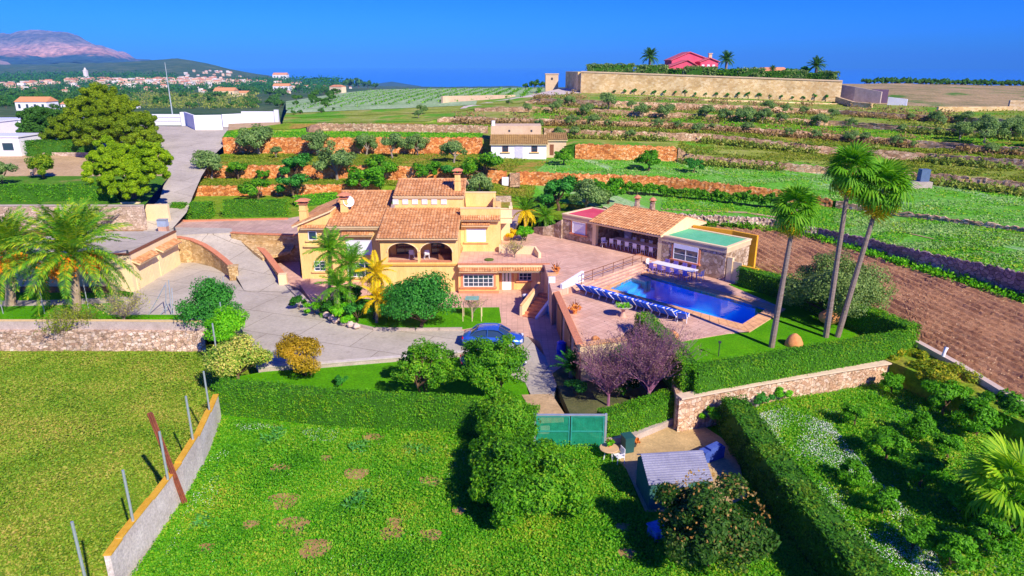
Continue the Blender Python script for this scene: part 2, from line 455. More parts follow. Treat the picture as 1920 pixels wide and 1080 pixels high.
# terrace lines right across the hillside: (px, py of the wall foot, z of the foot, wall height)
R1 = [(355, 368, 3.6, 1.3), (560, 366, 3.5, 1.3), (720, 364, 3.4, 1.3), (960, 378, 3.0, .6), (1130, 400, 2.7, .7), (1240, 415, 2.6, .9), (1440, 427, 2.6, 1.0), (1540, 447, 2.6, 1.0), (1920, 560, 2.6, 1.9), (XE, 680, 2.6, 2.1)]
R2 = [(362, 334, 4.9, 1.7), (700, 336, 4.8, 1.8), (935, 344, 4.6, 1.7), (1000, 347, 4.3, 1.7), (1240, 356, 3.9, 1.7), (1465, 378, 3.8, 1.3), (1640, 400, 4.0, .5), (1920, 436, 4.6, .4), (XE, 500, 4.8, .4)]
R3 = [(420, 288, 6.7, 2.4), (900, 289, 6.7, 2.5), (1030, 292, 6.5, 1.0), (1078, 298, 6.5, 2.2), (1268, 303, 6.2, 2.1), (1290, 306, 6.0, 1.2), (1560, 327, 5.6, .9), (1740, 343, 5.4, 1.2), (1920, 365, 5.2, 1.4), (XE, 410, 5.2, 1.4)]
R4 = [(425, 246, 9.2, .1), (560, 246, 9.1, .4), (600, 246, 9.0, 1.3), (910, 250, 9.1, 1.2), (1083, 258, 8.8, 1.2), (1330, 266, 8.2, 1.2), (1560, 291, 7.0, 1.1), (1740, 303, 6.8, 1.1), (1920, 318, 6.9, 1.2), (XE, 350, 6.9, 1.2)]
R5 = [(530, 232, 10.0, .2), (800, 230, 10.3, .2), (840, 229, 10.3, .9), (1000, 233, 10.3, .9), (1300, 241, 9.6, .8), (1560, 262, 8.5, .9), (1740, 278, 8.1, .9), (1920, 292, 8.2, 1.0), (XE, 318, 8.2, 1.0)]
R6 = [(532, 222, 10.4, .1), (860, 210, 11.1, .1), (900, 209, 11.3, .7), (1000, 210, 11.4, 1.0), (1150, 217, 11.0, 1.0), (1300, 223, 10.6, .9), (1560, 236, 9.6, .9), (1740, 250, 9.4, .9), (1920, 262, 9.5, .9), (XE, 285, 9.5, .9)]
R7 = [(536, 213, 10.6, .1), (980, 194, 12.2, .1), (1010, 194, 12.3, 1.0), (1150, 203, 12.0, 1.3), (1300, 207, 11.6, 1.2), (1560, 214, 10.9, .8), (1740, 226, 10.6, .8), (1920, 237, 10.8, .9), (XE, 255, 10.8, .9)]
R8 = [(540, 206, 11.0, 0), (700, 198, 11.5, 0), (870, 190, 12.2, 0), (1092, 174, 13.3, 0), (1568, 191, 11.8, 0), (1740, 200, 11.8, 0), (1920, 208, 12.0, 0), (XE, 220, 12.0, 0)]
ROWS = [R1, R2, R3, R4, R5, R6, R7, R8]
tops, bases = [], []
for k, R in enumerate(ROWS):
    L = lerp_row(R, NC); b = [W(a, bb, c) for a, bb, c, h in L]; hh = L[:, 3]
    d = []
    t = []
    for i, p in enumerate(b):
        out = Vector((p.x, p.y)).normalized() * (.12 * hh[i] + .02)
        t.append(Vector((p.x + out.x, p.y + out.y, p.z + hh[i])))
    bases.append(b); tops.append(t)
# ground between the rows (grass terrace level by level)
GM = [(TERRG, PALEG), (TERRG, PALEG), (GREEN, SCRUB), (TERRG, TERRG), (SCRUB, TERRG), (SCRUB, SCRUB), (VINE, SCRUB)]
cutx = [(980, 1), (1000, 1), (900, 1), (1000, 1), (1200, 1), (1200, 1), (880, 1)]
for k in range(7):
    xs = lerp_row(ROWS[k], NC)[:, 0]
    c = int(np.searchsorted(xs, cutx[k][0]))
    for (i0, i1, m) in ((0, c + 1, GM[k][0]), (c, NC, GM[k][1])):
        ribbon('terrace', tops[k][i0:i1], bases[k + 1][i0:i1], m, 7, .12, .5, k)
def terrace_wall(row, x0, x1, mat, label, group=None, nx=120, th=.5, rough=.10, name='terrace_wall'):
    """dry-stone retaining wall: rows of knobbly stone relief, real thickness behind"""
    k = row if isinstance(row, int) else None
    L = lerp_row(ROWS[k], NC); 
    f = np.interp(np.linspace(x0, x1, nx), L[:, 0], np.arange(NC))
    B = np.array([tuple(p) for p in bases[k]]); T = np.array([tuple(p) for p in tops[k]])
    ii = np.arange(NC)
    b = np.stack([np.interp(f, ii, B[:, j]) for j in range(3)], 1); t = np.stack([np.interp(f, ii, T[:, j]) for j in range(3)], 1)
    b[:, 2] -= .3; t[:, 2] += .06
    dirn = b[:, :2] / np.linalg.norm(b[:, :2], axis=1)[:, None]
    rr = np.random.default_rng(int(x0) + k)
    rows_ = []
    for s in np.linspace(0, 1, 7):
        p = b * (1 - s) + t * s
        p[:, :2] -= dirn * (.12 + rr.uniform(0, rough, nx))[:, None]
        if s > .9: p[:, 2] += rr.uniform(-.12, .1, nx)
        rows_.append(p)
    back = rows_[-1].copy(); back[:, :2] += dirn * th; rows_.append(back)
    b2 = b.copy(); b2[:, :2] += dirn * th; rows_.append(b2)
    mb = MB(); mb.grid(rows_)
    return single(name, mb, mat, label, 'terrace wall', group, loc=tuple(Vector(b[nx // 2])))
G = 'dry stone terrace walls on the hillside'
terrace_wall(0, 357, 712, ORANGEW, 'orange dry stone terrace wall lowest of three, behind the villa hedges', G)
terrace_wall(1, 364, 950, ORANGEW, 'orange stone terrace wall, middle of the three behind the villa', G, 160)
terrace_wall(1, 968, 1560, ORANGEW, 'long orange stone terrace wall behind the vine row and pool house', G, 160)
terrace_wall(1, 1566, XE, TANW, 'very low stone edging between two frosted fields right of the tall palms', G, 120)
terrace_wall(2, 420, 905, ORANGEW, 'uppermost and tallest orange stone wall, left of the white farmhouse', G, 150)
terrace_wall(2, 1078, 1268, ORANGEW, 'short tall orange stone wall just right of the white farmhouse', G, 60)
terrace_wall(2, 1270, XE, TANW, 'low tan stone wall running right from the orange wall to behind the tall palms', G, 200)
terrace_wall(3, 590, 915, TANW, 'tan dry stone wall above the olive terrace, left of the white farmhouse', G, 120)
terrace_wall(3, 1020, XE, TANW, 'tan dry stone wall on the terrace just above the farmhouse, crossing to the right', G, 220)
terrace_wall(4, 820, XE, TANW, 'crumbling tan stone wall halfway up the hillside', G, 220)
terrace_wall(5, 890, XE, TANW, 'scrubby stone wall two terraces below the big villa wall', G, 220)
terrace_wall(6, 985, XE, TANW, 'stone bank directly under the big villa wall', G, 220)
terrace_wall(0, 1130, 1530, PALEW, 'pale rubble stone bank behind the pool house', G, 120, rough=.3)
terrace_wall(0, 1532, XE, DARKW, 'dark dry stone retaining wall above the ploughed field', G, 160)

# ground from the ploughed field edge down to the pool garden: level z=2.6
o1 = [W(1000, 470, 2.55), W(700, 470, 2.55)]
PF = fieldmat('ploughed_soil', [(.25, (.34, .15, .07)), (.5, (.56, .28, .14)), (.8, (.74, .42, .23))], 1.6, (.26, .26, .06), .25, .68, stretch=(1, 1, 1), bd=.12)
# furrows follow the concrete edge: real ridged geometry
e0 = W(1720, 655, 2.3); e1 = W(1262, 420, 2.55)
n_a, n_f = 70, 150
A0 = W(1640, 668, 2.35); A1 = W(2230, 905, 2.35)      # near edge line (outer kerb)
B0 = W(1180, 432, 2.5); B1 = [W(x, y, 2.55) for x, y, z, h in lerp_row(R1, 30, 1180, XE)]
P = []
near = [W(1180, 470, 2.3), W(1290, 480, 2.3), W(1390, 490, 2.3), W(1500, 535, 2.3), W(1700, 612, 2.3), W(1725, 655, 2.3), W(1920, 765, 2.3), W(2300, 985, 2.3)]
na = np.array([tuple(p) for p in near]); da = np.r_[0, np.cumsum(np.linalg.norm(np.diff(na, axis=0), axis=1))]; da /= da[-1]
fb = np.array([tuple(p) for p in B1]); db = np.r_[0, np.cumsum(np.linalg.norm(np.diff(fb, axis=0), axis=1))]; db /= db[-1]
ss = np.linspace(0, 1, 260); 
AA = np.stack([np.interp(ss, da, na[:, j]) for j in range(3)], 1); BB = np.stack([np.interp(ss, db, fb[:, j]) for j in range(3)], 1)
t_ = np.linspace(0, 1, 150)[:, None, None]
P = AA[None] * (1 - t_) + BB[None] * t_
# furrow phase measured along the field's cross direction
d_edge = Vector((W(1920, 765, 2.3) - W(1725, 655, 2.3))).normalized(); nx_, ny_ = -d_edge.y, d_edge.x
ph = (P[:, :, 0] * nx_ + P[:, :, 1] * ny_)
P[:, :, 2] += .10 * (1 + .8 * noise2(P[:, :, 0] * .9, P[:, :, 1] * .9, 15)) * np.sin(ph * 2 * pi / .85 + .7 * noise2(P[:, :, 0] * .5, P[:, :, 1] * .5, 5)) + .014 * RNG.normal(size=ph.shape)
P_field = P.copy(); mb = MB(); mb.smooth = False; mb.grid(P); me = mb.mesh('ploughed_field'); o = link('ploughed_field', me, PF); o['kind'] = 'structure'; terrain_add(me)

# left platform behind the long pale stone wall
LP0 = [W(x, 431, 2.9) for x in np.linspace(-500, 275, 24)]
LPT = [Vector((p.x, p.y + .3, 5.5)) for p in LP0]
LPB = [WT(x, 250, 121) for x in np.linspace(-500, 300, 24)]
LPM = [W(x, 330, 6.2) for x in np.linspace(-500, 318, 24)]
ribbon('garden_platform', LPT, LPM, fieldmat('garden_grass', [(.25, (.05, .17, .01)), (.55, (.10, .25, .02)), (.8, (.22, .28, .07))], .3, (.34, .23, .09), .15, .56), 7, .06, .4, 31)
ribbon('garden_slope', LPM, LPB, TANDIRT, 8, .15, .3, 32)
# road climbing to the white gate, and the land to both sides
RL = [W(262, 430, 2.9), W(272, 400, 4.1), W(300, 372, 4.9), W(312, 330, 6.1), W(300, 290, 7.4), W(285, 262, 8.4), W(262, 243, 9.1), W(262, 236, 9.2)]
RR = [W(322, 430, 2.9), W(350, 398, 4.0), W(362, 366, 4.9), W(378, 330, 6.1), W(404, 288, 7.4), W(430, 262, 8.4), W(446, 246, 9.1), W(446, 238, 9.2)]
ribbon('access_road', RL, RR, ROAD, 5, .03, 1, 3)
# patio behind the villa
sheet('patio', [[W(318, 430, 2.85), W(432, 430, 2.85), W(434, 438, 2.85), W(560, 443, 2.85), W(700, 442, 2.85), W(960, 436, 2.85), W(980, 392, 3.05), W(720, 380, 3.1), W(540, 409, 3.0), W(345, 412, 3.0), W(318, 418, 2.95)]], tiled('patio_paving', (.62, .42, .32), (.52, .34, .26), (.40, .26, .20), .6))
sheet('terrace', [[W(352, 411, 3.06), W(545, 407, 3.06), W(725, 381, 3.16), W(960, 392, 3.1), W(1130, 414, 2.8), W(1130, 400, 2.75), W(960, 378, 3.05), W(720, 364, 3.45), W(355, 368, 3.65)]], TERRG)
sheet('upper_drive', [[W(160, 446, 2.87), W(300, 442, 2.87), W(436, 436, 2.87), W(434, 428, 2.87), W(318, 426, 2.9), W(160, 428, 2.9)]], ROAD)
ct = [W(319, 494, 0), W(343, 492, 0), W(365, 492, 0), W(388, 496, 0), W(405, 502, 0), W(423, 512, 0), W(438, 524, 0)]
hh = [2.8, 2.75, 2.5, 2.1, 1.75, 1.45, 1.3]
def resamp(pts, n):
    a_ = np.array([tuple(p) for p in pts]); d_ = np.r_[0, np.cumsum(np.linalg.norm(np.diff(a_, axis=0), axis=1))]; u_ = np.linspace(0, d_[-1], n)
    return [Vector([np.interp(x, d_, a_[:, j]) for j in range(3)]) for x in u_]
rl_ = [W(300, 441, 2.87)]
for i in range(7):
    d_ = (ct[min(i + 1, 6)] - ct[max(i - 1, 0)]).normalized(); rl_.append(Vector((ct[i].x - d_.y * .2, ct[i].y + d_.x * .2, hh[i] - .3 - (.45 if i == 6 else .2 if i == 5 else 0))))
rl_.append(W(458, 545, .1))
ribbon('ramp', resamp(rl_, 26), resamp([W(432, 435, 2.87), W(442, 441, 2.6), W(470, 455, 2.0), W(505, 480, 1.15), W(535, 520, .35), W(552, 548, .08)], 26), ROAD, 6, .02, 1, 4)
# lower concrete: garage yard and drive, z about 0
sheet('driveway', [[W(318, 494, .06), W(365, 492, .06), W(405, 502, .06), W(440, 522, .06), W(456, 540, .06), W(560, 544, .06), W(590, 574, .06), W(640, 604, .06), W(700, 619, .06), W(870, 619, .06), W(990, 632, .06), W(1050, 700, .06), W(1030, 770, .06), W(1000, 770, .06), W(985, 716, .06), W(870, 667, .06), W(620, 682, .06), W(495, 696, .06), W(470, 640, .06), W(440, 600, .06), W(350, 604, .06), W(200, 600, .06), W(205, 575, .06), W(250, 545, .06)]], ROAD, thick=1.6)
sheet('forecourt', [[W(560, 530, .10), W(548, 515, .10), W(700, 530, .10), W(860, 540, .10), W(1060, 545, .10), W(1072, 700, .10), W(1040, 716, .10), W(1012, 640, .10), W(988, 630, .10), W(700, 604, .10), W(585, 566, .10)]], PINKPAVE, thick=1.8)
sheet('lawn', [[W(596, 588, .16), W(640, 603, .16), W(700, 616, .16), W(870, 616, .16), W(940, 604, .16), W(936, 576, .16), W(830, 577, .16), W(650, 556, .16)]], LAWN)
sheet('lawn', [[W(408, 712, .06), W(495, 697, .06), W(700, 680, .06), W(870, 669, .06), W(985, 718, .06), W(1010, 772, .06), W(1000, 840, .06), W(700, 812, .06), W(410, 785, .06)]], LAWN)
sheet('dirt_path', [[W(978, 740, .10), W(1034, 738, .10), W(1058, 775, .10), W(1000, 778, .10)]], TANDIRT)
sheet('planting_bed', [[W(1036, 700, .14), W(1090, 660, .14), W(1250, 700, .14), W(1268, 790, .14), W(1130, 836, .14), W(1070, 780, .14)]], mottled('bed_soil', [(.3, (.07, .09, .03)), (.7, (.16, .15, .06))], .8, finemix=.3))
# green field in front
fcov = [W(243, 1090, 0), W(350, 929, 0), W(382, 873, 0), W(416, 787, 0), W(618, 802, 0), W(870, 812, 0), W(1000, 838, 0), W(1140, 840, 0), W(1172, 880, 0), W(1205, 962, 0), W(1340, 965, 0), W(1420, 940, 0), W(1700, 1250, 0), W(200, 1250, 0)]
fp = [W(243, 1090, 0), W(350, 929, 0), (W(382, 873, 0)), W(416, 787, 0), W(618, 802, 0), W(870, 812, 0), W(1000, 838, 0), W(1140, 838, 0), W(1270, 800, 0), W(1400, 800, 0), W(1700, 1250, 0), W(200, 1250, 0)]
sheet('field', [fp], GREEN, thick=2.4)
sheet('shed_path', [[W(1128, 838, .05), W(1186, 826, .05), W(1262, 795, .05), W(1300, 786, .05), W(1352, 820, .05), W(1382, 850, .05), W(1400, 930, .05), W(1340, 960, .05), W(1210, 958, .05), W(1175, 880, .05)]], mottled('brown_concrete', [(.3, (.42, .29, .13)), (.7, (.66, .46, .21))], .6, finemix=.25))
# meadow on the left, lower than the wall
MZ = -1.2
ribbon('meadow', [W(x, 1240, MZ) for x in np.linspace(-500, 330, 30)], [W(x, 650, MZ) for x in np.linspace(-500, 420, 30)], MEADOW, 20, .12, .5, 8)
# orchard ground on the right
OZ = .8
opoly = [W(1352, 772, OZ), W(1290, 778, OZ), W(1480, 745, OZ), W(1665, 715, OZ), W(1740, 690, OZ), W(1920, 800, OZ), W(2300, 1010, OZ), W(2300, 1250, OZ), W(1700, 1250, OZ)]
sheet('orchard_ground', [opoly], ORCH, thick=2)
sheet('garden_strip', [[W(1150, 470, 2.25), W(1390, 470, 2.25), W(1720, 610, 2.25), W(1735, 650, 2.25), W(1950, 770, 2.25), W(1935, 800, 2.25), W(1700, 690, 2.25)]], TERRG, thick=2)
# strip of garden left (under the big palms)
sheet('palm_garden', [[W(-300, 594, .3), W(350, 594, .3), W(345, 590, .3), W(200, 590, .3), W(250, 548, .3), W(190, 540, .3), W(-300, 540, .3)]], LAWN, thick=2)
sheet('garden_path', [[W(-200, 567, .32), W(110, 562, .32), W(235, 556, .32), W(250, 560, .32), W(200, 568, .32), W(100, 572, .32), W(-200, 578, .32)]], ROAD, thick=.3)
sheet('garden_terrace', [[W(-500, 430, 2.9), W(270, 432, 2.9), W(205, 470, 2.9), W(-500, 470, 2.9)]], DIRT, thick=3)
sheet('garden_terrace', [[W(-500, 470, 1.2), W(210, 470, 1.2), W(205, 545, .5), W(-500, 545, .5)]], DIRT, thick=1)

# pool complex frame: u runs along the pool house front (right and nearer), n points back
PO = W(1055, 447, 2.9); PO.z = 0
U = Vector((.7071, -.7071, 0)); N = Vector((.7071, .7071, 0))
def PU(u, n, z=0): return Vector((PO.x + U.x * u + N.x * n, PO.y + U.y * u + N.y * n, z))
# ------------------------------------------------------------ far land, sea, mountain
def tgrid(name, xs, rows, mat, sub=6, amp=.02, fr=.01, seed=0, hit_ok=True, smooth=True):
    """rows: list of (t, [(px, py) ...]); world point at distance t along the ray, roughened by amp*t"""
    n = len(xs); pts = []
    for t, prof in rows:
        pr = np.array(prof, float); ys = np.interp(xs, pr[:, 0], pr[:, 1])
        tt = np.interp(xs, [p[0] for p in t], [p[1] for p in t]) if isinstance(t, list) else [t] * n
        pts.append([tuple(WT(x, y, q)) for x, y, q in zip(xs, ys, tt)])
    A = np.array(pts); out = []
    for i in range(len(A) - 1):
        for s in np.linspace(0, 1, sub, endpoint=False): out.append(A[i] * (1 - s) + A[i + 1] * s)
    out.append(A[-1]); P = np.array(out)
    d = np.linalg.norm(P[:, :, :2], axis=2)
    P[:, :, 2] += amp * d * noise2(P[:, :, 0] * fr, P[:, :, 1] * fr, seed, 4)
    mb = MB(); mb.smooth = smooth; mb.grid(P); me = mb.mesh(name); o = link(name, me, mat); o['kind'] = 'structure'
    if hit_ok: terrain_add(me)
    return o
# frosted crop field on the crest
fx = np.linspace(536, 1092, 70)
r0 = [(536, 206), (700, 198), (870, 190), (1092, 174)]
tgrid('crop_field', fx, [([(536, 152), (700, 158), (870, 166), (1092, 182)], r0), ([(536, 210), (1092, 200)], [(536, 196), (640, 184), (760, 176), (870, 172), (1092, 170)]), ([(536, 300), (1092, 230)], [(536, 190), (640, 174), (700, 168), (800, 166), (1000, 164), (1092, 166)]), ([(536, 400), (1092, 300)], [(536, 190), (640, 176), (800, 172), (1092, 172)])], VINE, 5, .0004, .05, 2)
# valley floor, town slopes and the green hill
VX = np.linspace(-900, 1160, 230)
VR = [(123, [(-900, 246), (1160, 246)]), (160, [(-900, 238), (560, 238), (1160, 250)]), (230, [(-900, 222), (480, 222), (560, 228), (1160, 215)]),
      (350, [(-900, 202), (500, 203), (640, 196), (1160, 196)]), (600, [(-900, 183), (500, 184), (640, 180), (1160, 184)]), (1000, [(-900, 168), (560, 170), (660, 173), (1160, 176)]),
      (1500, [(-900, 152), (300, 153), (450, 157), (560, 162), (640, 166), (1160, 172)]), (1900, [(-900, 142), (200, 142), (330, 139), (450, 146), (560, 157), (640, 163), (760, 165), (1160, 168)]),
      (2400, [(-900, 130), (180, 130), (230, 124), (330, 118), (380, 122), (450, 136), (560, 152), (640, 160), (700, 163), (1160, 166)]),
      (2800, [(-900, 122), (180, 122), (250, 113), (330, 110), (370, 116), (420, 127), (480, 139), (560, 150), (640, 158), (700, 162), (1160, 164)]),
      (3300, [(-900, 124), (180, 120), (250, 116), (330, 116), (420, 134), (560, 158), (700, 164), (1160, 163)])]
tgrid('valley', VX, VR, VALLEY, 6, .0016, .012, 3)
def mountainmat():
    m, nt, out = nm('mountain_rock'); P = coords(nt)
    sp = node(nt, 'ShaderNodeSeparateXYZ'); nt.links.new(P, sp.inputs[0])
    n1 = noise(nt, scaled(nt, P, (1, 1, 4)), .003, 6, .65)
    ad = node(nt, 'ShaderNodeMath', operation='MULTIPLY_ADD'); nt.links.new(n1, ad.inputs[0]); ad.inputs[1].default_value = 150; nt.links.new(sp.outputs['Z'], ad.inputs[2])
    mr = node(nt, 'ShaderNodeMapRange'); nt.links.new(ad.outputs[0], mr.inputs[0]); mr.inputs[1].default_value = 60; mr.inputs[2].default_value = 400
    c = ramp(nt, mr.outputs[0], [(0, (.03, .08, .06)), (.26, (.04, .08, .07)), (.33, (.42, .22, .15)), (.48, (.50, .30, .23)), (.58, (.24, .20, .19)), (.8, (.13, .13, .13)), (1, (.30, .24, .24))])
    g = ramp(nt, noise(nt, P, .02, 5, .7), [(.35, (.38, .44, .50)), (.65, (1.6, 1.45, 1.35))])
    finish(nt, out, mixc(nt, 1.0, c, g, 'MULTIPLY'), .95); return m
MR = [(3300, [(-900, 124), (330, 124)]), (4300, [(-900, 117), (0, 117), (90, 114), (160, 119), (240, 121), (330, 124)]), (5000, [(-900, 98), (0, 101), (60, 104), (120, 101), (180, 106), (240, 119), (330, 124)]),
      (5300, [(-900, 78), (0, 80), (60, 78), (120, 77), (170, 84), (210, 103), (245, 118), (330, 124)]),
      (6000, [(-900, 75), (-100, 64), (0, 60), (40, 59), (60, 62), (90, 59), (125, 60), (150, 68), (180, 84), (215, 102), (250, 112), (290, 117), (330, 122)]),
      (7200, [(-900, 90), (150, 90), (330, 124)])]
tgrid('mountain', np.linspace(-900, 330, 200), MR, mountainmat(), 12, .0055, .009, 11, hit_ok=False)
mb = MB(); mb.smooth = True
hx = [WT(x, y, 3600) for x, y in ((-200, 96), (-60, 108), (0, 113), (14, 116), (30, 127), (60, 134))]
mb.grid([[tuple(WT(x, 138, 2600)) for x in (-200, -60, 0, 14, 30, 60)], [tuple(p) for p in hx], [tuple(WT(x, 138, 4300)) for x in (-200, -60, 0, 14, 30, 60)]])
o = link('hill', mb.mesh('hill'), mottled('far_hill_rock', [(.3, (.25, .18, .14)), (.7, (.5, .36, .28))], .01, finemix=.3)); o['kind'] = 'structure'
# headlands in the distance
def headland(pts, t0, t1, yb):
    a = [tuple(WT(x, yb, t0)) for x, y in pts]; b = [tuple(WT(x, y, (t0 + t1) / 2)) for x, y in pts]; c = [tuple(WT(x, yb + 2, t1)) for x, y in pts]
    m_ = MB(); m_.smooth = True; m_.grid([a, b, c]); o = link('headland', m_.mesh('headland'), MATS['far_green']); o['kind'] = 'structure'
mottled('far_green', [(.3, (.03, .08, .06)), (.7, (.08, .14, .09))], .01, finemix=.2)
headland([(690, 166), (705, 157), (735, 153), (765, 158), (800, 163), (840, 167)], 3600, 4600, 168)
headland([(480, 155), (540, 150), (600, 151), (640, 155), (700, 158), (730, 164)], 3400, 4200, 168)
mb = MB(); n = 48; SR = 30000
mb.add([(0, 0, -101)] + [(SR * cos(2 * pi * i / n), SR * sin(2 * pi * i / n), -101) for i in range(n)], [(0, 1 + i, 1 + (i + 1) % n) for i in range(n)])
m, nt, out = nm('sea_water'); finish(nt, out, (.03, .20, .62), .6, spec=.1); MATS['sea_water'] = m
o = link('sea', mb.mesh('sea'), m); o['kind'] = 'structure'
# small clouds low over the sea, outside the haze
# plateau behind the big wall and beyond it to the right
tgrid('plateau', np.linspace(1070, 1566, 40), [([(1070, 186), (1092, 182), (1568, 170), (2500, 160)], [(1070, 137), (1092, 137.5), (1568, 154.5), (2500, 175)]), ([(1070, 300), (2500, 260)], [(1070, 134), (1300, 134), (1568, 148), (2500, 160)])], SCRUB, 3, .0003, .05, 5)
tgrid('ridge', np.linspace(1550, 2500, 60), [([(1550, 160), (1740, 146), (2500, 130)], [(1550, 191), (1740, 201), (1920, 208), (2500, 225)]), ([(1550, 175), (2500, 155)], [(1550, 186), (1740, 190), (1920, 198), (2500, 210)]), ([(1550, 200), (2500, 200)], [(1550, 170), (1740, 172), (1920, 178), (2500, 190)]), ([(1550, 260), (2500, 240)], [(1550, 158), (1700, 158), (1920, 162), (2500, 168)]), ([(1550, 400), (2500, 360)], [(1550, 157), (1920, 161), (2500, 166)])], fieldmat('ridge_scrub', [(.25, (.14, .18, .06)), (.5, (.38, .28, .14)), (.8, (.58, .42, .24))], .12, (.08, .20, .03), .06, .56), 5, .0012, .08, 7)
# haze: one closed box around everything on the ground
mb = MB(); mb.b2(-33000, 33000, -33000, 33000, -104, 430)
m, nt, out = nm('haze'); pv = node(nt, 'ShaderNodeVolumePrincipled')
pv.inputs['Color'].default_value = (.095, .41, 1, 1); pv.inputs['Density'].default_value = 7.5e-5; pv.inputs['Anisotropy'].default_value = -0.22
nt.links.new(pv.outputs[0], out.inputs['Volume'])
HAZE = link('haze', mb.mesh('haze'), m); HAZE['kind'] = 'stuff'
BVH = BVHTree.FromPolygons(TV, TF)
def hit(px, py):
    for R_ in ROWS[:7]:
        if px < R_[0][0] or px > R_[-1][0]: continue
        a_ = np.array(R_, float); by, bz, bh = (np.interp(px, a_[:, 0], a_[:, k_]) for k_ in (1, 2, 3))
        q_ = W(px, by, bz); hp = bh * F / (q_.y * CT + (CAMZ - q_.z) * ST)
        if by - hp < py < by + 1.5: py = by + 2; break
    d = ray(px, py).normalized(); r = BVH.ray_cast(Vector((0, 0, CAMZ)), d)
    return r[0] if r[0] is not None else W(px, py, 0)
def ground(x, y, z0=60):
    r = BVH.ray_cast(Vector((x, y, z0)), Vector((0, 0, -1)))
    return r[0] if r[0] is not None else Vector((x, y, 0))
def pxm(p):                       # photo pixels per metre at a world point
    return F / (p.y * CT + (CAMZ - p.z) * ST)
# ------------------------------------------------------------ building helpers
def tile_roof(parent, a, b, up, name='roof_tiles', pitch=.29, row=.45, amp=.085):
    """barrel-tile slope. a, b = eave left and right (seen from outside), up = vector from eave to ridge.
    Tile ribs and course steps are geometry; each tile is only about 4 px, so they are joined."""
    a, b, up = Vector(a), Vector(b), Vector(up)
    along = b - a; L = along.length; H = up.length; ud = up.normalized(); ad = along.normalized(); n = ad.cross(ud).normalized()
    if n.z < 0: n = -n
    nc = max(2, int(L / pitch)); nr = max(1, int(H / row)); rr = random.Random(int(L * 100))
    mb = MB(); V = []
    prof = [(0, 0), (.18, .75), (.5, 1), (.82, .75)]
    for r in range(nr):
        for side in (0, 1):
            h = (r + side) * H / nr; lift = .035 * (1 - side)
            line = []
            for c in range(nc):
                for fx_, fz in prof:
                    line.append(a + ad * ((c + fx_) * L / nc) + ud * (h - (.02 if side == 0 else 0)) + n * (fz * amp + lift + .02))
            line.append(b + ud * h + n * (lift + .02))
            V.append(line)
    mb.grid([[tuple(p) for p in l] for l in V])
    o = part(name, mb, TILE, parent, kind='stuff')
    sl = MB(); q = [a, b, b + up, a + up]; dn = n * -.12
    sl.add([p + n * .015 for p in q] + [p + dn for p in q], [(0, 1, 2, 3), (7, 6, 5, 4), (0, 4, 5, 1), (1, 5, 6, 2), (2, 6, 7, 3), (3, 7, 4, 0)])
    part('roof_slab', sl, CREAM, parent)
    return o
def ridge_cap(parent, a, b, r=.11):
    m_ = MB(); a, b = Vector(a), Vector(b); k = max(3, int((b - a).length / .45))
    path, rad = [], []
    for i in range(k + 1):
        path.append(a + (b - a) * (i / k)); rad.append(r * (1 if i % 2 else .85))
    m_.tube(path, rad, 8); return part('ridge_tiles', m_, TILE, parent, kind='stuff')
class Fr:
    """wall frame: o = world point at wall face foot, x = right along wall, out = outward normal"""
    def __init__(s, o, x, out): s.o, s.x, s.n = Vector(o), Vector(x).normalized(), Vector(out).normalized()
    def box(s, mb, x0, x1, z0, z1, d0, d1):
        """x along wall, z above foot, d outward"""
        c = s.o + s.x * ((x0 + x1) / 2) + s.n * ((d0 + d1) / 2)
        mb.box(c.x, c.y, s.o.z + z0, abs(x1 - x0), abs(d1 - d0), z1 - z0, math.atan2(s.x.y, s.x.x))
    def p(s, x, z, d=0): return s.o + s.x * x + s.n * d + Vector((0, 0, z))
def window(parent, fr, x0, x1, z0, z1, bars=2, hbars=0, surround=None, sill=True, mat=None, shutter=False, label=None, sw=.18, pane=None):
    """framed window with recessed pane: surround, frame, panes, bars"""
    f = MB(); w = .06; m_ = mat or FRAMEW
    for b in ((x0, x1, z0, z0 + w), (x0, x1, z1 - w, z1), (x0, x0 + w, z0 + w, z1 - w), (x1 - w, x1, z0 + w, z1 - w)): fr.box(f, *b, -.02, .07)
    wo_ = part('window', f, m_, parent, label)
    g = MB(); fr.box(g, x0 + w, x1 - w, z0 + w, z1 - w, -.02, .02)
    part('shutter' if shutter else 'pane', g, SHUTTER if shutter else (pane or GLASS), wo_)
    if shutter:
        s_ = MB(); k = int((z1 - z0 - 2 * w) / .11)
        for i in range(k): zz = z0 + w + (i + .5) * (z1 - z0 - 2 * w) / k; fr.box(s_, x0 + w, x1 - w, zz - .04, zz + .035, .021, .032)
        part('slats', s_, SHUTTER, wo_)
    elif bars or hbars:
        s_ = MB()
        for i in range(1, bars): xx = x0 + (x1 - x0) * i / bars; fr.box(s_, xx - .025, xx + .025, z0 + w, z1 - w, .021, .06)
        for i in range(1, hbars + 1): zz = z0 + (z1 - z0) * i / (hbars + 1); fr.box(s_, x0 + w, x1 - w, zz - .02, zz + .02, .021, .055)
        part('bars', s_, m_, wo_)
    if surround is not None:
        u = MB()
        for b in ((x0 - sw, x1 + sw, z1, z1 + sw), (x0 - sw, x0, z0, z1), (x1, x1 + sw, z0, z1)): fr.box(u, *b, -.02, .05)
        part('surround', u, surround, wo_)
    if sill:
        u = MB(); fr.box(u, x0 - sw - .1, x1 + sw + .1, z0 - .14, z0 - .003, -.02, .18); part('sill', u, surround or YEL, wo_)
    return wo_
def awning(parent, fr, x0, x1, z, d=.55, drop=.28):
    """little tiled canopy over a window"""
    a, b = fr.p(x0, z - drop, d), fr.p(x1, z - drop, d)
    return tile_roof(parent, a, b, fr.p(x0, z, 0) - a, 'canopy_tiles', .22, .3, .05)
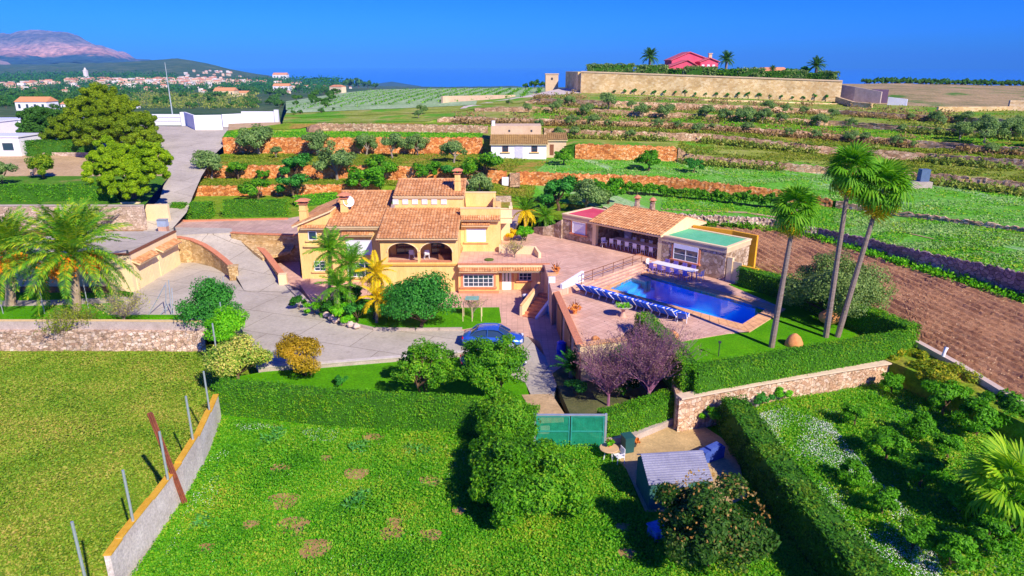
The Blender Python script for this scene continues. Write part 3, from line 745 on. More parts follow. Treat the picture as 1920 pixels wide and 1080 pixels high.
def arch_wall(mb, fr, x0, x1, z0, z1, ops, th=.35):
    """wall with arched openings: ops = (centre, half width, sill, spring)"""
    xs = {x0, x1}
    for c, h, s_, sp in ops:
        for i in range(17): xs.add(c - h * cos(pi * i / 16))
    xs = sorted(xs)
    for a, b in zip(xs[:-1], xs[1:]):
        m_ = (a + b) / 2; op = next((o_ for o_ in ops if abs(m_ - o_[0]) < o_[1]), None)
        if op is None: fr.box(mb, a, b, z0, z1, -th, 0); continue
        c, h, s_, sp = op; rise = h * .62
        za = sp + rise * math.sqrt(max(0, 1 - ((a - c) / h) ** 2)); zb = sp + rise * math.sqrt(max(0, 1 - ((b - c) / h) ** 2))
        fr.box(mb, a, b, z0, s_, -th, 0)
        P = [fr.p(a, za, 0), fr.p(b, zb, 0), fr.p(b, z1, 0), fr.p(a, z1, 0), fr.p(a, za, -th), fr.p(b, zb, -th), fr.p(b, z1, -th), fr.p(a, z1, -th)]
        mb.add(P, [(0, 1, 2, 3), (5, 4, 7, 6), (0, 4, 5, 1), (3, 2, 6, 7)])
def chimney(parent, x, y, z, h, w=.7, cap=True, mat=None):
    m_ = MB(); m_.box(x, y, z, w, w, h * .55, taper=.9); m_.box(x, y, z + h * .55, w * 1.06, w * 1.06, .07); m_.box(x, y, z + h * .55 + .07, w * .85, w * .85, h * .3)
    c = part('chimney', m_, mat or YEL, parent)
    k = MB()
    k.box(x, y, z + h * .85 + .07, w * 1.25, w * 1.25, .07)
    for a in (-1, 1):
        for b in (-1, 1): k.box(x + a * w * .4, y + b * w * .4, z + h * .85 + .14, .12, .12, .22)
    k.box(x, y, z + h * .85 + .36, w * 1.7, w * 1.7, .22, taper=.35)
    part('chimney_cap', k, BRICKCAP, c); return c

# ------------------------------------------------------------ the villa
X0, X1 = -20.8, 2.9
HY = 59.9                                    # front wall plane of the arcade
base = (-9, 60, 0)
H = thing('villa', 'large ochre villa with terracotta tile roofs and two arched loggia openings', 'house', base)
ax0, ax1 = W(706, 520, 2).x + .15, W(857, 520, 2).x
E, NRT = (1, 0, 0), (0, -1, 0)
fA = Fr((0, HY, 0), E, NRT)
m_ = MB(); mid = (ax0 + ax1) / 2
arch_wall(m_, fA, ax0, ax1, 0, 5.05, [(ax0 + 2.0, 1.35, 2.95, 3.85), (ax1 - 2.0, 1.45, 2.95, 3.85)])
m_.b2(ax0, ax0 + .3, HY + .35, HY + 6, 0, 5.05); m_.b2(ax1 - .3, ax1, HY + .35, HY + 6, 0, 5.05)
m_.b2(ax0 + .3, ax1 - .3, HY + 3.0, HY + 3.3, 2.8, 5.2)
part('loggia_wall', m_, YEL, H)
m_ = MB(); m_.b2(ax0 + .3, ax1 - .3, HY + .35, HY + 3, 2.6, 2.8); part('loggia_floor', m_, PINKPAVE, H)
m_ = MB(); m_.b2(ax0 - .1, ax1 + .1, HY - .16, HY - .003, 2.62, 2.76); m_.b2(ax0 - .08, ax1 + .05, HY - .1, HY - .002, 5.0, 5.1); part('string_course', m_, mottled('ochre_moulding', [(.3, (.62, .36, .08)), (.7, (.74, .45, .12))], 3), H)
m_ = MB()
for c, h in ((ax0 + 2.0, 1.35), (ax1 - 2.0, 1.45)): m_.b2(c - h, c + h, HY - .06, HY + .4, 2.952, 3.0)
part('parapet_coping', m_, BRICKCAP, H)
m_ = MB()
for c, h in ((ax0 + 2.0, 1.35), (ax1 - 2.0, 1.45)):
    arcp = [fA.p(c - (h + .06) * cos(pi * i / 20), 3.85 + (h * .62 + .06) * sin(pi * i / 20), .02) for i in range(21)]
    m_.tube(arcp, .055, 5)
part('arch_moulding', m_, CREAM, H)
fB = Fr((0, HY + 3.0, 0), E, NRT)
window(H, fB, ax0 + .9, ax0 + 2.6, 2.85, 4.8, 2, 2, mat=WOODBR, sill=False)
window(H, fB, ax1 - 2.8, ax1 - 1.5, 2.85, 4.8, 2, 2, mat=WOODBR, sill=False)
# wicker seats in the loggia are separate things (below)
eave = 5.15; rz = 6.75; RY = HY + 5.6
tile_roof(H, (ax0 - .3, HY - .35, eave), (ax1 + .02, HY - .35, eave), (0, RY - HY + .35, rz - eave))
m_ = MB(); m_.b2(ax0 - .28, ax1, HY - .33, HY - .2, 4.98, 5.12); part('gutter', m_, WOODBR, H)
# clerestory storey with six small windows
cx0, cx1 = ax0 + .55, ax1 + .15
m_ = MB(); m_.b2(cx0, cx1, RY, RY + 4.6, 4, 7.95); part('clerestory_wall', m_, YEL, H)
fC = Fr((0, RY, 0), E, NRT)
for i in range(6):
    xc = WY(742 + i * 18.1, 381, RY).x
    window(H, fC, xc - .27, xc + .27, rz + .42, rz + .9, 1, 0, shutter=True, sill=False)
tile_roof(H, (cx0 - .12, RY - .25, 7.95), (cx1 + .15, RY - .25, 7.95), (0, 3.9, 1.02))
tile_roof(H, (cx1 + .15, RY + 7.4, 7.95), (cx0 - .12, RY + 7.4, 7.95), (0, -3.75, 1.02))
ridge_cap(H, (cx0 - .12, RY + 3.65, 9.03), (cx1 + .15, RY + 3.65, 9.03))
m_ = MB(); m_.b2(cx0 - .1, cx1 + .1, RY - .12, RY - .003, 7.7, 7.9); part('cornice', m_, CREAM, H)
chimney(H, cx1 - .55, RY + 1.1, 8.2, 2.0, .62)
# right wing, upper block
uy = 63.7; ux1 = WY(938, 430, uy).x
m_ = MB(); m_.b2(ax1 + .01, ux1, uy, uy + 6.5, 2.9, 6.55)
m_.b2(ax1 + .01, ux1, uy, uy + .22, 6.55, 7.1); m_.b2(ux1 - .22, ux1, uy + .22, uy + 3.2, 6.55, 7.1)
part('upper_wing_wall', m_, YEL, H)
m_ = MB(); m_.b2(ax1 + .02, ux1 - .22, uy + .22, uy + 3.2, 6.553, 6.6); part('roof_terrace_floor', m_, PINKPAVE, H)
m_ = MB(); m_.b2(ax1 + .3, ux1 - .5, uy + 3.4, uy + 3.6, 6.6, 8.0); m_.b2(ux1 - .7, ux1 - .5, uy + .9, uy + 3.4, 6.6, 7.55); part('roof_parapet', m_, YEL, H)
m_ = MB(); m_.b2(ax1 + .25, ux1 - .45, uy + 3.35, uy + 3.65, 8.003, 8.08); m_.b2(ax1, ux1 + .05, uy - .06, uy + .28, 7.103, 7.17); part('parapet_coping', m_, CREAM, H, kind='stuff')
fD = Fr((0, uy, 2.9), E, NRT)
wx0, wx1 = WY(875, 445, uy).x, WY(911, 445, uy).x
window(H, fD, wx0, wx1, 1.0, 2.25, shutter=True, surround=YEL, label='window with its white roller shutter closed, on the upper right wing')
awning(H, fD, wx0 - .45, wx1 + .4, 2.85, .5, .22)
tile_roof(H, (ax1 + .02, uy - .5, 6.05), (ux1 + .02, uy - .5, 6.05), (0, .5, .35), 'canopy_tiles', .22, .3)
# balcony at the far right of the upper wing
bx1 = WY(960, 410, uy + 1.5).x
m_ = MB(); m_.b2(ux1 + .01, bx1, uy + 1.4, uy + 5, 5.35, 5.6); m_.b2(ux1 + .01, bx1, uy + 1.4, uy + 1.6, 5.6, 6.75); m_.b2(bx1 - .2, bx1, uy + 1.6, uy + 5, 5.6, 6.75); part('balcony', m_, CREAM, H)
m_ = MB(); m_.b2(ux1 + .01, bx1 + .08, uy + 1.32, uy + 1.4, 5.9, 6.0); part('balcony_moulding', m_, CREAM, H); m_ = MB(); m_.b2(ux1 + .01, bx1 + .06, uy + 1.34, uy + 1.66, 6.752, 6.82); m_.b2(bx1 - .3, bx1 + .05, uy + 1.36, uy + 1.66, 6.815, 7.05); part('balcony_coping', m_, CREAM, H)
m_ = MB(); m_.b2(ux1 + .01, bx1 - .2, uy + 4.5, uy + 4.8, 2.9, 5.34); part('porch_wall', m_, CREAM, H)
# right wing, lower rooms; their roof is the terrace
ly = 59.4; lx1 = WY(1017, 520, ly).x
sx = WY(925, 520, ly).x
m_ = MB(); m_.b2(ax1 + .01, sx + .5, ly, ly + 5, 0, 2.62); m_.b2(sx + .5, lx1, ly + 1.1, ly + 5, 0, 2.62); m_.b2(lx1 - .25, lx1, ly, ly + 1.1, 0, 2.62); part('lower_wing_wall', m_, YEL, H)
m_ = MB(); m_.b2(ax1 + .01, lx1 + .6, ly - .15, uy + 6.5, 2.62, 2.86); part('terrace_slab', m_, CREAM, H)
m_ = MB(); m_.b2(ax1 + .01, lx1 + .6, ly + .1, uy - .003, 2.863, 2.915); part('terrace_paving', m_, PINKPAVE, H)
m_ = MB(); m_.b2(ax1 + .01, lx1 + .65, ly - .2, ly + .1, 2.863, 2.95); part('terrace_edge', m_, BRICKCAP, H)
fE = Fr((0, ly, 0), E, NRT); fE2 = Fr((0, ly + 1.1, 0), E, NRT)
w0, w1 = WY(869, 525, ly).x, WY(925, 525, ly).x
window(H, fE, w0, w1, .75, 1.9, 6, 2, surround=FRAMEC, label='wide white barred window in a salmon surround on the ground floor', sw=.22)
awning(H, fE, w0 - .35, w1 + .35, 2.6, .6, .3); 
dx = WY(950, 530, ly + 1.1).x
d_ = MB(); fE2.box(d_, dx - .42, dx + .42, 0, 2.0, -.02, .06); dd = part('door', d_, WHITEP, H)
d_ = MB(); fE2.box(d_, dx - .24, dx - .1, .9, 1.75, .061, .07); fE2.box(d_, dx + .1, dx + .24, .9, 1.75, .061, .07); part('pane', d_, GLASS, dd)
d_ = MB(); fE2.box(d_, dx - .36, dx - .32, .95, 1.05, .062, .11); part('handle', d_, DARKM, dd)
m_ = MB()
for k in (dx - .65, dx + .5): fE2.box(m_, k, k + .16, 0, 2.25, -.02, .05)
part('door_surround', m_, FRAMEC, H)
w0, w1 = WY(973, 522, ly + 1.1).x, WY(1004, 522, ly + 1.1).x
window(H, fE2, w0, w1, 1.0, 1.75, 4, 1, surround=FRAMEC)
tile_roof(H, (sx + .35, ly - .45, 2.3), (lx1 + .05, ly - .45, 2.3), (0, .5, .3), 'canopy_tiles', .22, .3)
m_ = MB(); m_.b2(sx + .4, lx1, ly + .1, ly + .35, 2.0, 2.22); part('awning_box', m_, WHITEP, H)
m_ = MB(); m_.b2(ax1 + .02, sx + .5, ly - .09, ly - .003, 0, .35); part('plinth', m_, FRAMEC, H)
# left wing: middle block
my = 62.9; mx0 = WY(618, 430, my).x; mx1 = ax0 - .01
m_ = MB(); m_.b2(mx0, mx1, my, my + 6.6, 0, 5.65); part('middle_wing_wall', m_, YEL, H)
tile_roof(H, (mx0 - .2, my - .5, 5.62), (mx1 - .02, my - .5, 5.62), (0, 7.0, 2.1))
tile_roof(H, (mx1 - .02, my + 13, 5.62), (mx0 - .2, my + 13, 5.62), (0, -6.5, 2.1))
ridge_cap(H, (mx0 - .2, my + 6.5, 7.78), (mx1, my + 6.5, 7.78))
m_ = MB(); m_.b2(mx0 - .1, mx1, my - .42, my - .003, 5.3, 5.5); part('eave_board', m_, mottled('shaded_timber', [(.3, (.45, .30, .16)), (.7, (.55, .38, .2))], 3), H)
fM = Fr((0, my, 0), E, NRT)
w0, w1 = WY(648, 450, my).x, WY(701, 450, my).x - .2
window(H, fM, w0, w1, 2.8, 4.25, 1, 0, shutter=True, label='very wide window with a pale roller shutter, half shaded')
awning(H, fM, w0 - .3, w1 + .25, 5.1, .6, .3)
window(H, fM, w0, w1, .6, 2.0, 3, 1, label='ground floor window behind the palms')
# left wing: gabled end block
gy = 63.9; gx0 = WY(562, 470, gy).x; gx1 = mx0 + .01
g_ = MB(); zl, zr = 5.45, 6.85
P = [(gx0, gy, 0), (gx1, gy, 0), (gx1, gy, zr), (gx0, gy, zl), (gx0, gy + 9, 0), (gx1, gy + 9, 0), (gx1, gy + 9, zr), (gx0, gy + 9, zl)]
g_.add(P, [(0, 1, 2, 3), (5, 4, 7, 6), (4, 0, 3, 7), (1, 5, 6, 2), (3, 2, 6, 7)]); part('gable_wall', g_, YEL, H)
tile_roof(H, (gx0 - .45, gy + 9.2, zl - .1), (gx0 - .45, gy - .3, zl - .1), (gx1 - gx0 + .45, 0, (zr - zl) * 1.12))
fG = Fr((0, gy, 0), E, NRT)
w0, w1 = WY(578, 440, gy).x, WY(594, 440, gy).x
window(H, fG, w0, w1, 4.0, 4.85, 1, 0, label='small upper window under the left gable')
awning(H, fG, w0 - .6, w1 + 1.4, 5.45, .5, .25)
m_ = MB(); fG.box(m_, w0 - .5, w1 + 1.1, 3.35, 3.5, -.01, .25); part('sill', m_, YEL, H)
w0, w1 = WY(590, 503, gy).x, WY(611, 503, gy).x
window(H, fG, w0, w1, .9, 1.9, 2, 2, surround=YEL, label='lower left window with white bars')
chimney(H, WY(570, 390, gy + 1.5).x, gy + 1.3, 5.6, 1.9, .75)
chimney(H, WY(639, 380, gy + 1).x + .3, my + 2.2, 6.5, 1.5, .72)
# satellite dish on the roof: a thing of its own
dl = WY(653, 378, my + 2.2); 
SD = thing('satellite_dish', 'white satellite dish on the villa roof beside the chimney', 'satellite dish', tuple(dl))
q = Vector((.45, -.85, .35)).normalized().to_track_quat('Z', 'Y').to_matrix().to_4x4()
d_ = MB(); d_.lathe([(.02, 0), (.25, .03), (.42, .09), (.52, .16), (.54, .16), (.43, .07), (.25, .005), (.02, -.03)], dl, 18, q); part('dish', d_, WHITEP, SD)
d_ = MB(); pz = q @ Vector((0, 0, .45)); d_.tube([dl + q @ Vector((0, -.5, .1)), dl + pz], .018, 5); d_.tube([dl + pz, dl + pz * .85], .06, 6); part('feed_arm', d_, METAL, SD)
d_ = MB(); d_.tube([dl + Vector((0, .1, -.75)), dl + Vector((0, .1, 0))], .04, 6); part('mast', d_, METAL, SD)
# terracotta jars on the wing terrace
def jar(x, y, z, s=1.0, tilt=None, label='', g=None):
    T_ = thing('terracotta_jar', label, 'jar', (x, y, z), g)
    p = MB(); M2 = None if tilt is None else Matrix.Rotation(tilt[0], 4, 'Z') @ Matrix.Rotation(tilt[1], 4, 'X')
    p.lathe([(.16 * s, 0), (.30 * s, .12 * s), (.47 * s, .45 * s), (.5 * s, .7 * s), (.40 * s, .98 * s), (.24 * s, 1.12 * s), (.22 * s, 1.2 * s)], (x, y, z), 18, M2); p.smooth = True
    b = part('jar_body', p, TERRA, T_)
    p = MB(); p.lathe([(.22 * s, 1.2 * s), (.29 * s, 1.2 * s), (.29 * s, 1.27 * s), (.2 * s, 1.27 * s), (.17 * s, 1.1 * s)], (x, y, z), 18, M2); part('jar_rim', p, TERRA, T_)
    p = MB(); p.lathe([(.001, 1.12 * s), (.19 * s, 1.12 * s), (.19 * s, 1.14 * s), (.001, 1.14 * s)], (x, y, z), 14, M2); part('jar_mouth', p, DARKM, T_)
    return T_
a = WY(861, 467, uy - .5); jar(a.x, uy - .6, 2.9, .75, label='terracotta jar against the upper wing wall by the loggia')
a = WY(937, 468, uy - .4); jar(a.x + .2, uy - .4, 2.9, .5, label='small terracotta jar at the right corner of the upper wing wall')

# low walls round the drive
T_ = thing('curved_wall', 'curved honey stone retaining wall with brick coping beside the garage yard', 'wall', tuple(ct[3]))
m_ = MB(); m_.wall(ct, -.4, hh, .4); part('stonework', m_, HONEYW, T_)
m_ = MB(); m_.wall(ct, [h + .002 for h in hh], [h + .1 for h in hh], .55); part('coping', m_, BRICKCAP, T_)
m_ = MB(); e = ct[-1]; m_.box(e.x + .15, e.y - .1, -.2, .8, .8, 1.55, .3); m_.box(e.x + .15, e.y - .1, 1.352, .95, .95, .1, .3); part('end_pillar', m_, HONEYW, T_)
rt = [W(488, 478, .9), W(503, 496, .5), W(520, 520, .1), W(532, 536, 0)]; rh = [1.75, 1.5, 1.15, 1.0]
T_ = thing('ramp_wall', 'straight brick-capped wall between the drive and the villa side yard', 'wall', tuple(rt[1]))
m_ = MB(); m_.wall(rt, -.5, rh, .35); part('stonework', m_, HONEYW, T_)
m_ = MB(); m_.wall(rt, [h + .002 for h in rh], [h + .09 for h in rh], .62); part('coping', m_, BRICKCAP, T_)
m_ = MB(); e = rt[-1]; m_.box(e.x, e.y, -.3, .75, .75, 1.5, .2); part('end_pillar', m_, CREAM, T_)
ut = [W(434, 439, 2.8), W(470, 441, 2.8), W(560, 444, 2.8)]
T_ = thing('patio_wall', 'low brick-capped wall along the edge of the upper patio left of the villa', 'wall', tuple(ut[1]))
m_ = MB(); m_.wall(ut, 0, 2.95, .3); part('stonework', m_, HONEYW, T_)
m_ = MB(); m_.wall(ut, 2.952, 3.05, .45); part('coping', m_, BRICKCAP, T_)
sheet('verge', [[W(440, 443, 2.4), W(560, 446, 2.4), W(545, 470, 1.6), W(492, 484, 1.3)]], HONEYW, thick=.3)
sheet('side_yard', [[W(495, 480, .12), W(560, 470, .12), W(565, 535, .12), W(535, 535, .12)]], PINKPAVE, thick=1.5)
kt = [W(535, 537, 0), W(560, 560, 0), W(590, 583, 0), W(640, 606, 0), W(700, 620, 0), W(780, 621, 0), W(868, 620, 0)]
T_ = thing('garden_kerb', 'pale curved kerb edging the drive below the palm bed', 'kerb', tuple(kt[2]))
L_ = []
for a, b in zip(kt[:-1], kt[1:]):
    n_ = max(1, int((b - a).length / 1.6))
    for i in range(n_):
        p0, p1 = a + (b - a) * (i / n_), a + (b - a) * ((i + .97) / n_)
        m_ = MB(); m_.wall([p0, p1], -.1, .26, .22); part('kerb_stone', m_, CONCW, T_)
kt = [W(486, 697, 0), W(600, 690, 0), W(720, 680, 0), W(870, 668, 0)]
T_ = thing('road_kerb', 'low pale kerb wall between the drive and the front lawn', 'kerb', tuple(kt[1]))
m_ = MB(); m_.wall(kt, -.2, .35, .3); part('kerb_wall', m_, CONCW, T_)
m_ = MB(); m_.wall(kt, .352, .4, .42); part('coping', m_, plain('pale_coping', (.62, .55, .46), .8), T_)

# ------------------------------------------------------------ garage at the left
gx, gy0, gy1, gz = -34.9, 60.0, 69.2, 3.55
T_ = thing('garage', 'flat-roofed ochre garage with two shuttered doors facing the yard', 'garage', (gx, gy0, 0))
m_ = MB(); m_.b2(gx - 12, gx, gy0, gy1, -1, gz); part('wall', m_, CREAM, T_)
m_ = MB(); m_.b2(gx - 12, gx - .25, gy0 + .25, gy1, gz + .002, gz + .05); part('roof', m_, ROAD, T_)
m_ = MB(); m_.b2(gx - 12.05, gx + .08, gy0 - .08, gy0 + .25, gz + .003, gz + .14); m_.b2(gx - .25, gx + .08, gy0 + .255, gy1, gz + .003, gz + .14); part('roof_edge', m_, WOODBR, T_)
fR = Fr((gx, gy0, 0), (0, 1, 0), (1, 0, 0))
for a, b in ((.5, 3.7), (4.9, 8.4)):
    m_ = MB(); fR.box(m_, a, b, -.1, 2.45, -.01, .05); dd = part('garage_door', m_, CREAM, T_)
    m_ = MB(); k = 12
    for i in range(k): fR.box(m_, a + (b - a) * (i + .1) / k, a + (b - a) * (i + .9) / k, 0, 2.42, .051, .075)
    part('door_boards', m_, CREAM, dd)
    p0 = fR.p(a - .2, 2.6, .75); tile_roof(T_, p0, fR.p(b + .2, 2.6, .75), fR.p(a - .2, 2.95, 0) - p0, 'canopy_tiles', .22, .35)
for yy in (gy0 - .02, gy1 - .1): single('wall_lantern', (lambda q: (q.box(gx - .1, yy + .1, gz + .145, .16, .16, .3, taper=.7), q)[1])(MB()), DARKM, 'small dark lantern on the %s corner of the garage roof' % ('near' if yy < 62 else 'far'), 'lantern', loc=(gx, yy, gz + .14))
# long pale wall behind, with gate gap and pillars
T_ = thing('long_stone_wall', 'long pale stone retaining wall behind the garage under the clipped hedge', 'wall', tuple(LP0[12]))
m_ = MB(); q = LP0[:]; m_.wall(q, 2.3, 5.55, .5); part('stonework', m_, PALEW, T_)
m_ = MB(); m_.wall(q, 5.552, 5.65, .6); part('coping', m_, CONCW, T_)
a, b = W(236, 418, 4.0), W(266, 418, 4.0); T_ = thing('gate_wall', 'short pale rendered wall left of the access road opening', 'wall', tuple(a))
m_ = MB(); m_.wall([W(232, 404, 4.2), W(266, 404, 4.2)], 2.5, 5.7, .4); part('wall_panel', m_, CREAM, T_)
T_ = thing('gate_wall', 'short pale rendered wall right of the access road opening', 'wall', tuple(W(276, 404, 4.2)))
m_ = MB(); m_.wall([W(276, 405, 4.0), W(318, 405, 4.0)], 2.5, 5.3, .4); part('wall_panel', m_, CREAM, T_)
a = W(308, 436, 2.9); T_ = thing('meter_box', 'grey metal utility box on a low pink plinth by the upper drive', 'utility box', tuple(a))
m_ = MB(); m_.box(a.x, a.y, 2.8, .9, .6, .8); part('plinth', m_, PINKPAVE, T_)
m_ = MB(); m_.box(a.x, a.y, 3.602, .95, .62, .7); part('cabinet', m_, plain('grey_cabinet', (.35, .42, .55), .4), T_)
m_ = MB(); m_.box(a.x, a.y - .02, 4.304, 1.05, .72, .06); part('lid', m_, METAL, T_)
# brick edge of the patio
pe = [W(322, 404, 3.05), W(326, 410, 3.05), W(345, 414, 3.05), W(540, 410, 3.05)]
single('patio_edging', (lambda q: (q.wall(pe, 2.8, 3.14, .3), q)[1])(MB()), BRICKCAP, 'terracotta edging strip at the foot of the three clipped hedge blocks', 'edging', loc=tuple(pe[2]))

# ------------------------------------------------------------ left concrete wall, boundary wall, posts
LW = [W(-400, 655, -1.2), W(0, 655, -1.2), W(200, 655, -1.2), W(388, 657, -1.2)]
T_ = thing('field_wall', 'concrete topped rubble wall between the palm garden and the dry meadow', 'wall', tuple(LW[2]))
m_ = MB()
n_ = 150; f = np.linspace(0, 1, n_); A = np.array([tuple(LW[0].lerp(LW[3], t)) for t in f]); rr = np.random.default_rng(3); rows_ = []
for i, z in enumerate(np.linspace(-1.5, .35, 9)):
    p = A.copy(); p[:, 2] = z + rr.uniform(-.04, .04, n_); p[:, 1] += -.22 + rr.uniform(-.08, .06, n_) + i * .03; rows_.append(p)
p = A.copy(); p[:, 2] = .36; p[:, 1] += .6; rows_.append(p); m_.grid(rows_); part('rubble_base', m_, TANW if False else stonemat('pink_rubble', [(0, (.38, .24, .15)), (.5, (.60, .42, .29)), (1, (.78, .62, .48))], (.30, .20, .13), 3.4), T_)
m_ = MB(); m_.wall([Vector((p.x, p.y + .42, 0)) for p in LW], .3, 1.05, .3); part('concrete_wall', m_, CONCW, T_)
m_ = MB(); m_.wall([Vector((p.x, p.y + .42, 0)) for p in LW], 1.052, 1.1, .34); part('wall_top', m_, plain('sandy_capping', (.72, .52, .24), .8), T_)

BW = [W(222, 1112, 0), W(243, 1080, 0), W(300, 1001, 0), W(350, 929, 0), W(382, 873, 0), W(403, 822, 0), W(416, 787, 0)]
T_ = thing('boundary_wall', 'white-grey block boundary wall with yellow capping beside the lush field', 'wall', tuple(BW[3]))
bh = [1.85, 1.85, 1.85, 1.85, 1.8, 1.65, 1.5]
BWH = mottled('stained_block', [(.3, (.56, .47, .40)), (.7, (.82, .73, .64))], .9, fine=9, finemix=.3)
YCAP = mottled('lichen_yellow_cap', [(.3, (.62, .30, .015)), (.7, (.80, .48, .05))], 3, finemix=.2)
for i in range(6):
    a, b = BW[i], BW[i + 1]; h = bh[i] - (.0 if i % 2 else .06); d = (b - a).normalized()
    q = Vector((-d.y, d.x, 0)) * .12
    a2, b2 = a + q, b + q - d * .006
    m_ = MB(); m_.wall([a2, b2], -2.4, h, .24); part('wall_panel', m_, BWH, T_)
    m_ = MB(); m_.wall([a2 - d * .0, b2], h + .002, h + .06, .32); part('capping', m_, YCAP, T_)
def post(px, py, z, h, label, r=.045, tilt=(0, 0), mat=METAL):
    p = W(px, py, z); m_ = MB(); m_.tube([p, p + Vector((tilt[0], tilt[1], h))], r, 7)
    return single('fence_post', m_, mat, label, 'post', 'metal posts of the missing fence', loc=tuple(p))
post(160, 1085, 1.85, 2.5, 'galvanised fence post on the boundary wall, nearest the camera', .055)
post(250, 979, 1.85, 2.5, 'galvanised fence post on the boundary wall, second from the near end', .055)
post(315, 899, 1.85, 2.5, 'galvanised fence post standing against the leaning rusty beam', .055)
post(362, 826, 1.85, 2.5, 'galvanised fence post on the boundary wall, fourth from the near end', .055)
post(393, 770, 1.7, 2.4, 'galvanised fence post at the far end of the yellow-capped wall', .05)
post(410, 688, .3, 3.2, 'slim post rising beside the variegated shrub', .05)
post(421, 628, .8, 2.6, 'slim post rising through the bright green ivy, middle of three', .045)
post(396, 549, .3, 1.6, 'thin post in front of the small dark tree, leftmost of three in the ivy', .045)
post(424, 563, .3, 2.2, 'thin post sticking out of the top of the bright green ivy', .045)
for x, y, h in ((84, 588, 2.0), (166, 579, 2.6), (6, 588, 2.0)):
    post(x, y, .3, h, 'slim pole in the palm garden, %s' % {84: 'left of the big palm trunk', 166: 'right of the big palm trunk', 6: 'at the left picture edge'}[x], .04)
a, b = W(322, 592, .3), W(313, 592, .3)
T_ = thing('clothes_frame', 'grey tubular A-frame of poles standing in the garage yard', 'pole frame', tuple(a))
for p0, p1 in (((322, 592), (316, 525)), ((311, 590), (311, 530)), ((279, 590), (309, 535)), ((325, 590), (322, 540)), ((300, 591), (318, 568))):
    A_ = W(*p0, .06); B_ = WY(*p1, A_.y + .4); m_ = MB(); m_.tube([A_, B_], .04, 6); part('pole', m_, METAL, T_)
# rusty beam leaning over the wall
T_ = thing('rusty_beam', 'long rusty steel beam leaning across the boundary wall', 'beam', tuple(W(347, 940, .1)))
A_ = W(347, 944, .05); B_ = WY(281, 775, A_.y - .72)
d = (B_ - A_).normalized(); s_ = d.cross(Vector((0, 1, 0))).normalized()
for k, w_ in ((-1, 'flange'), (1, 'flange')):
    m_ = MB(); m_.tube([A_ + s_ * .1 * k, B_ + s_ * .1 * k], [.05, .05], 4); part('flange', m_, RUST, T_)
m_ = MB(); m_.tube([A_ + Vector((0, .04, 0)), B_ + Vector((0, .04, 0))], .1, 4); part('web', m_, RUST, T_)

# right stone wall under the hedge
SW = [W(1270, 792, .6), W(1420, 757, .8), W(1560, 733, .8), W(1662, 716, .8)]
T_ = thing('orchard_wall', 'pinkish stone retaining wall below the pool garden hedge', 'wall', tuple(SW[1]))
n_ = 130; A = np.array([[np.interp(t, [0, .38, .74, 1], [p[j] for p in SW]) for j in range(3)] for t in np.linspace(0, 1, n_)]); rows_ = []; rr = np.random.default_rng(4)
for i, z in enumerate(np.linspace(0, 2.1, 10)):
    p = A.copy(); p[:, 2] = z; p[:, 1] += -.15 + rr.uniform(-.05, .05, n_) + i * .015; rows_.append(p)
p = A.copy(); p[:, 2] = 2.1; p[:, 1] += .5; rows_.append(p); p = A.copy(); p[:, 2] = 0; p[:, 1] += .5; rows_.append(p); m_.v, m_.f = [], []; m_ = MB(); m_.grid(rows_); m_.wall([SW[0] + Vector((.1, .2, 0)), W(1264, 748, .6) + Vector((.1, 1.5, 0))], -.2, 2.1, .4); part('stonework', m_, stonemat('pink_wall_stone', [(0, (.55, .32, .19)), (.5, (.72, .48, .31)), (1, (.85, .66, .50))], (.50, .24, .12), 3.6), T_)
m_ = MB(); m_.wall([Vector((p.x, p.y + .12, 0)) for p in SW], 2.103, 2.19, .62); part('coping', m_, plain('buff_coping', (.74, .56, .38), .85), T_)
m_ = MB(); m_.wall([W(1130, 836, .0) + Vector((0, .1, 0)), W(1184, 827, 0), W(1264, 793, 0)], -.1, .42, .35); single('path_kerb', m_, CONCW, 'low pale concrete kerb at the foot of the hedge right of the gate', 'kerb', loc=tuple(W(1184, 827, 0)))
# concrete channel wall along the ploughed field
CW = [W(1718, 645, 2.35), W(1800, 690, 2.35), W(1868, 732, 2.35), W(1930, 770, 2.35), W(2100, 862, 2.35)]
T_ = thing('field_kerb', 'long pale concrete kerb wall along the near edge of the ploughed field', 'wall', tuple(CW[1]))
for a, b in zip(CW[:-1], CW[1:]):
    m_ = MB(); m_.wall([a, a.lerp(b, .995)], .5, 2.6, .42); part('kerb_segment', m_, plain('kerb_concrete', (.62, .48, .37), .85), T_)
a = W(1768, 668, 2.6); m_ = MB(); m_.tube([a, a + Vector((.05, 0, .35)), a + Vector((.15, .05, .6))], [.1, .1, .13], 8); single('irrigation_valve', m_, WHITEP, 'small white irrigation standpipe at the edge of the ploughed field', 'pipe', loc=tuple(a))
# ------------------------------------------------------------ pool terrace
from mathutils.geometry import tessellate_polygon
def holed_sheet(name, outer, hole, mat, thick=.5):
    vs_ = [Vector(p) for p in outer] + [Vector(p) for p in hole]
    tri = tessellate_polygon([[Vector(p) for p in outer], [Vector(p) for p in hole]])
    mb = MB(); mb.add(vs_, [tuple(t) for t in tri]); n = len(outer)
    bot = [(p[0], p[1], p[2] - thick) for p in outer]; mb.add(list(outer) + bot, [(i, n + i, n + (i + 1) % n, (i + 1) % n) for i in range(n)])
    me = mb.mesh(name); bm = bmesh.new(); bm.from_mesh(me); bmesh.ops.recalc_face_normals(bm, faces=bm.faces)
    if sum(f.normal.z * f.calc_area() for f in bm.faces) < 0: bmesh.ops.reverse_faces(bm, faces=bm.faces)
    bm.to_mesh(me); bm.free(); o = link(name, me, mat); o['kind'] = 'structure'; return o
PD = 2.4
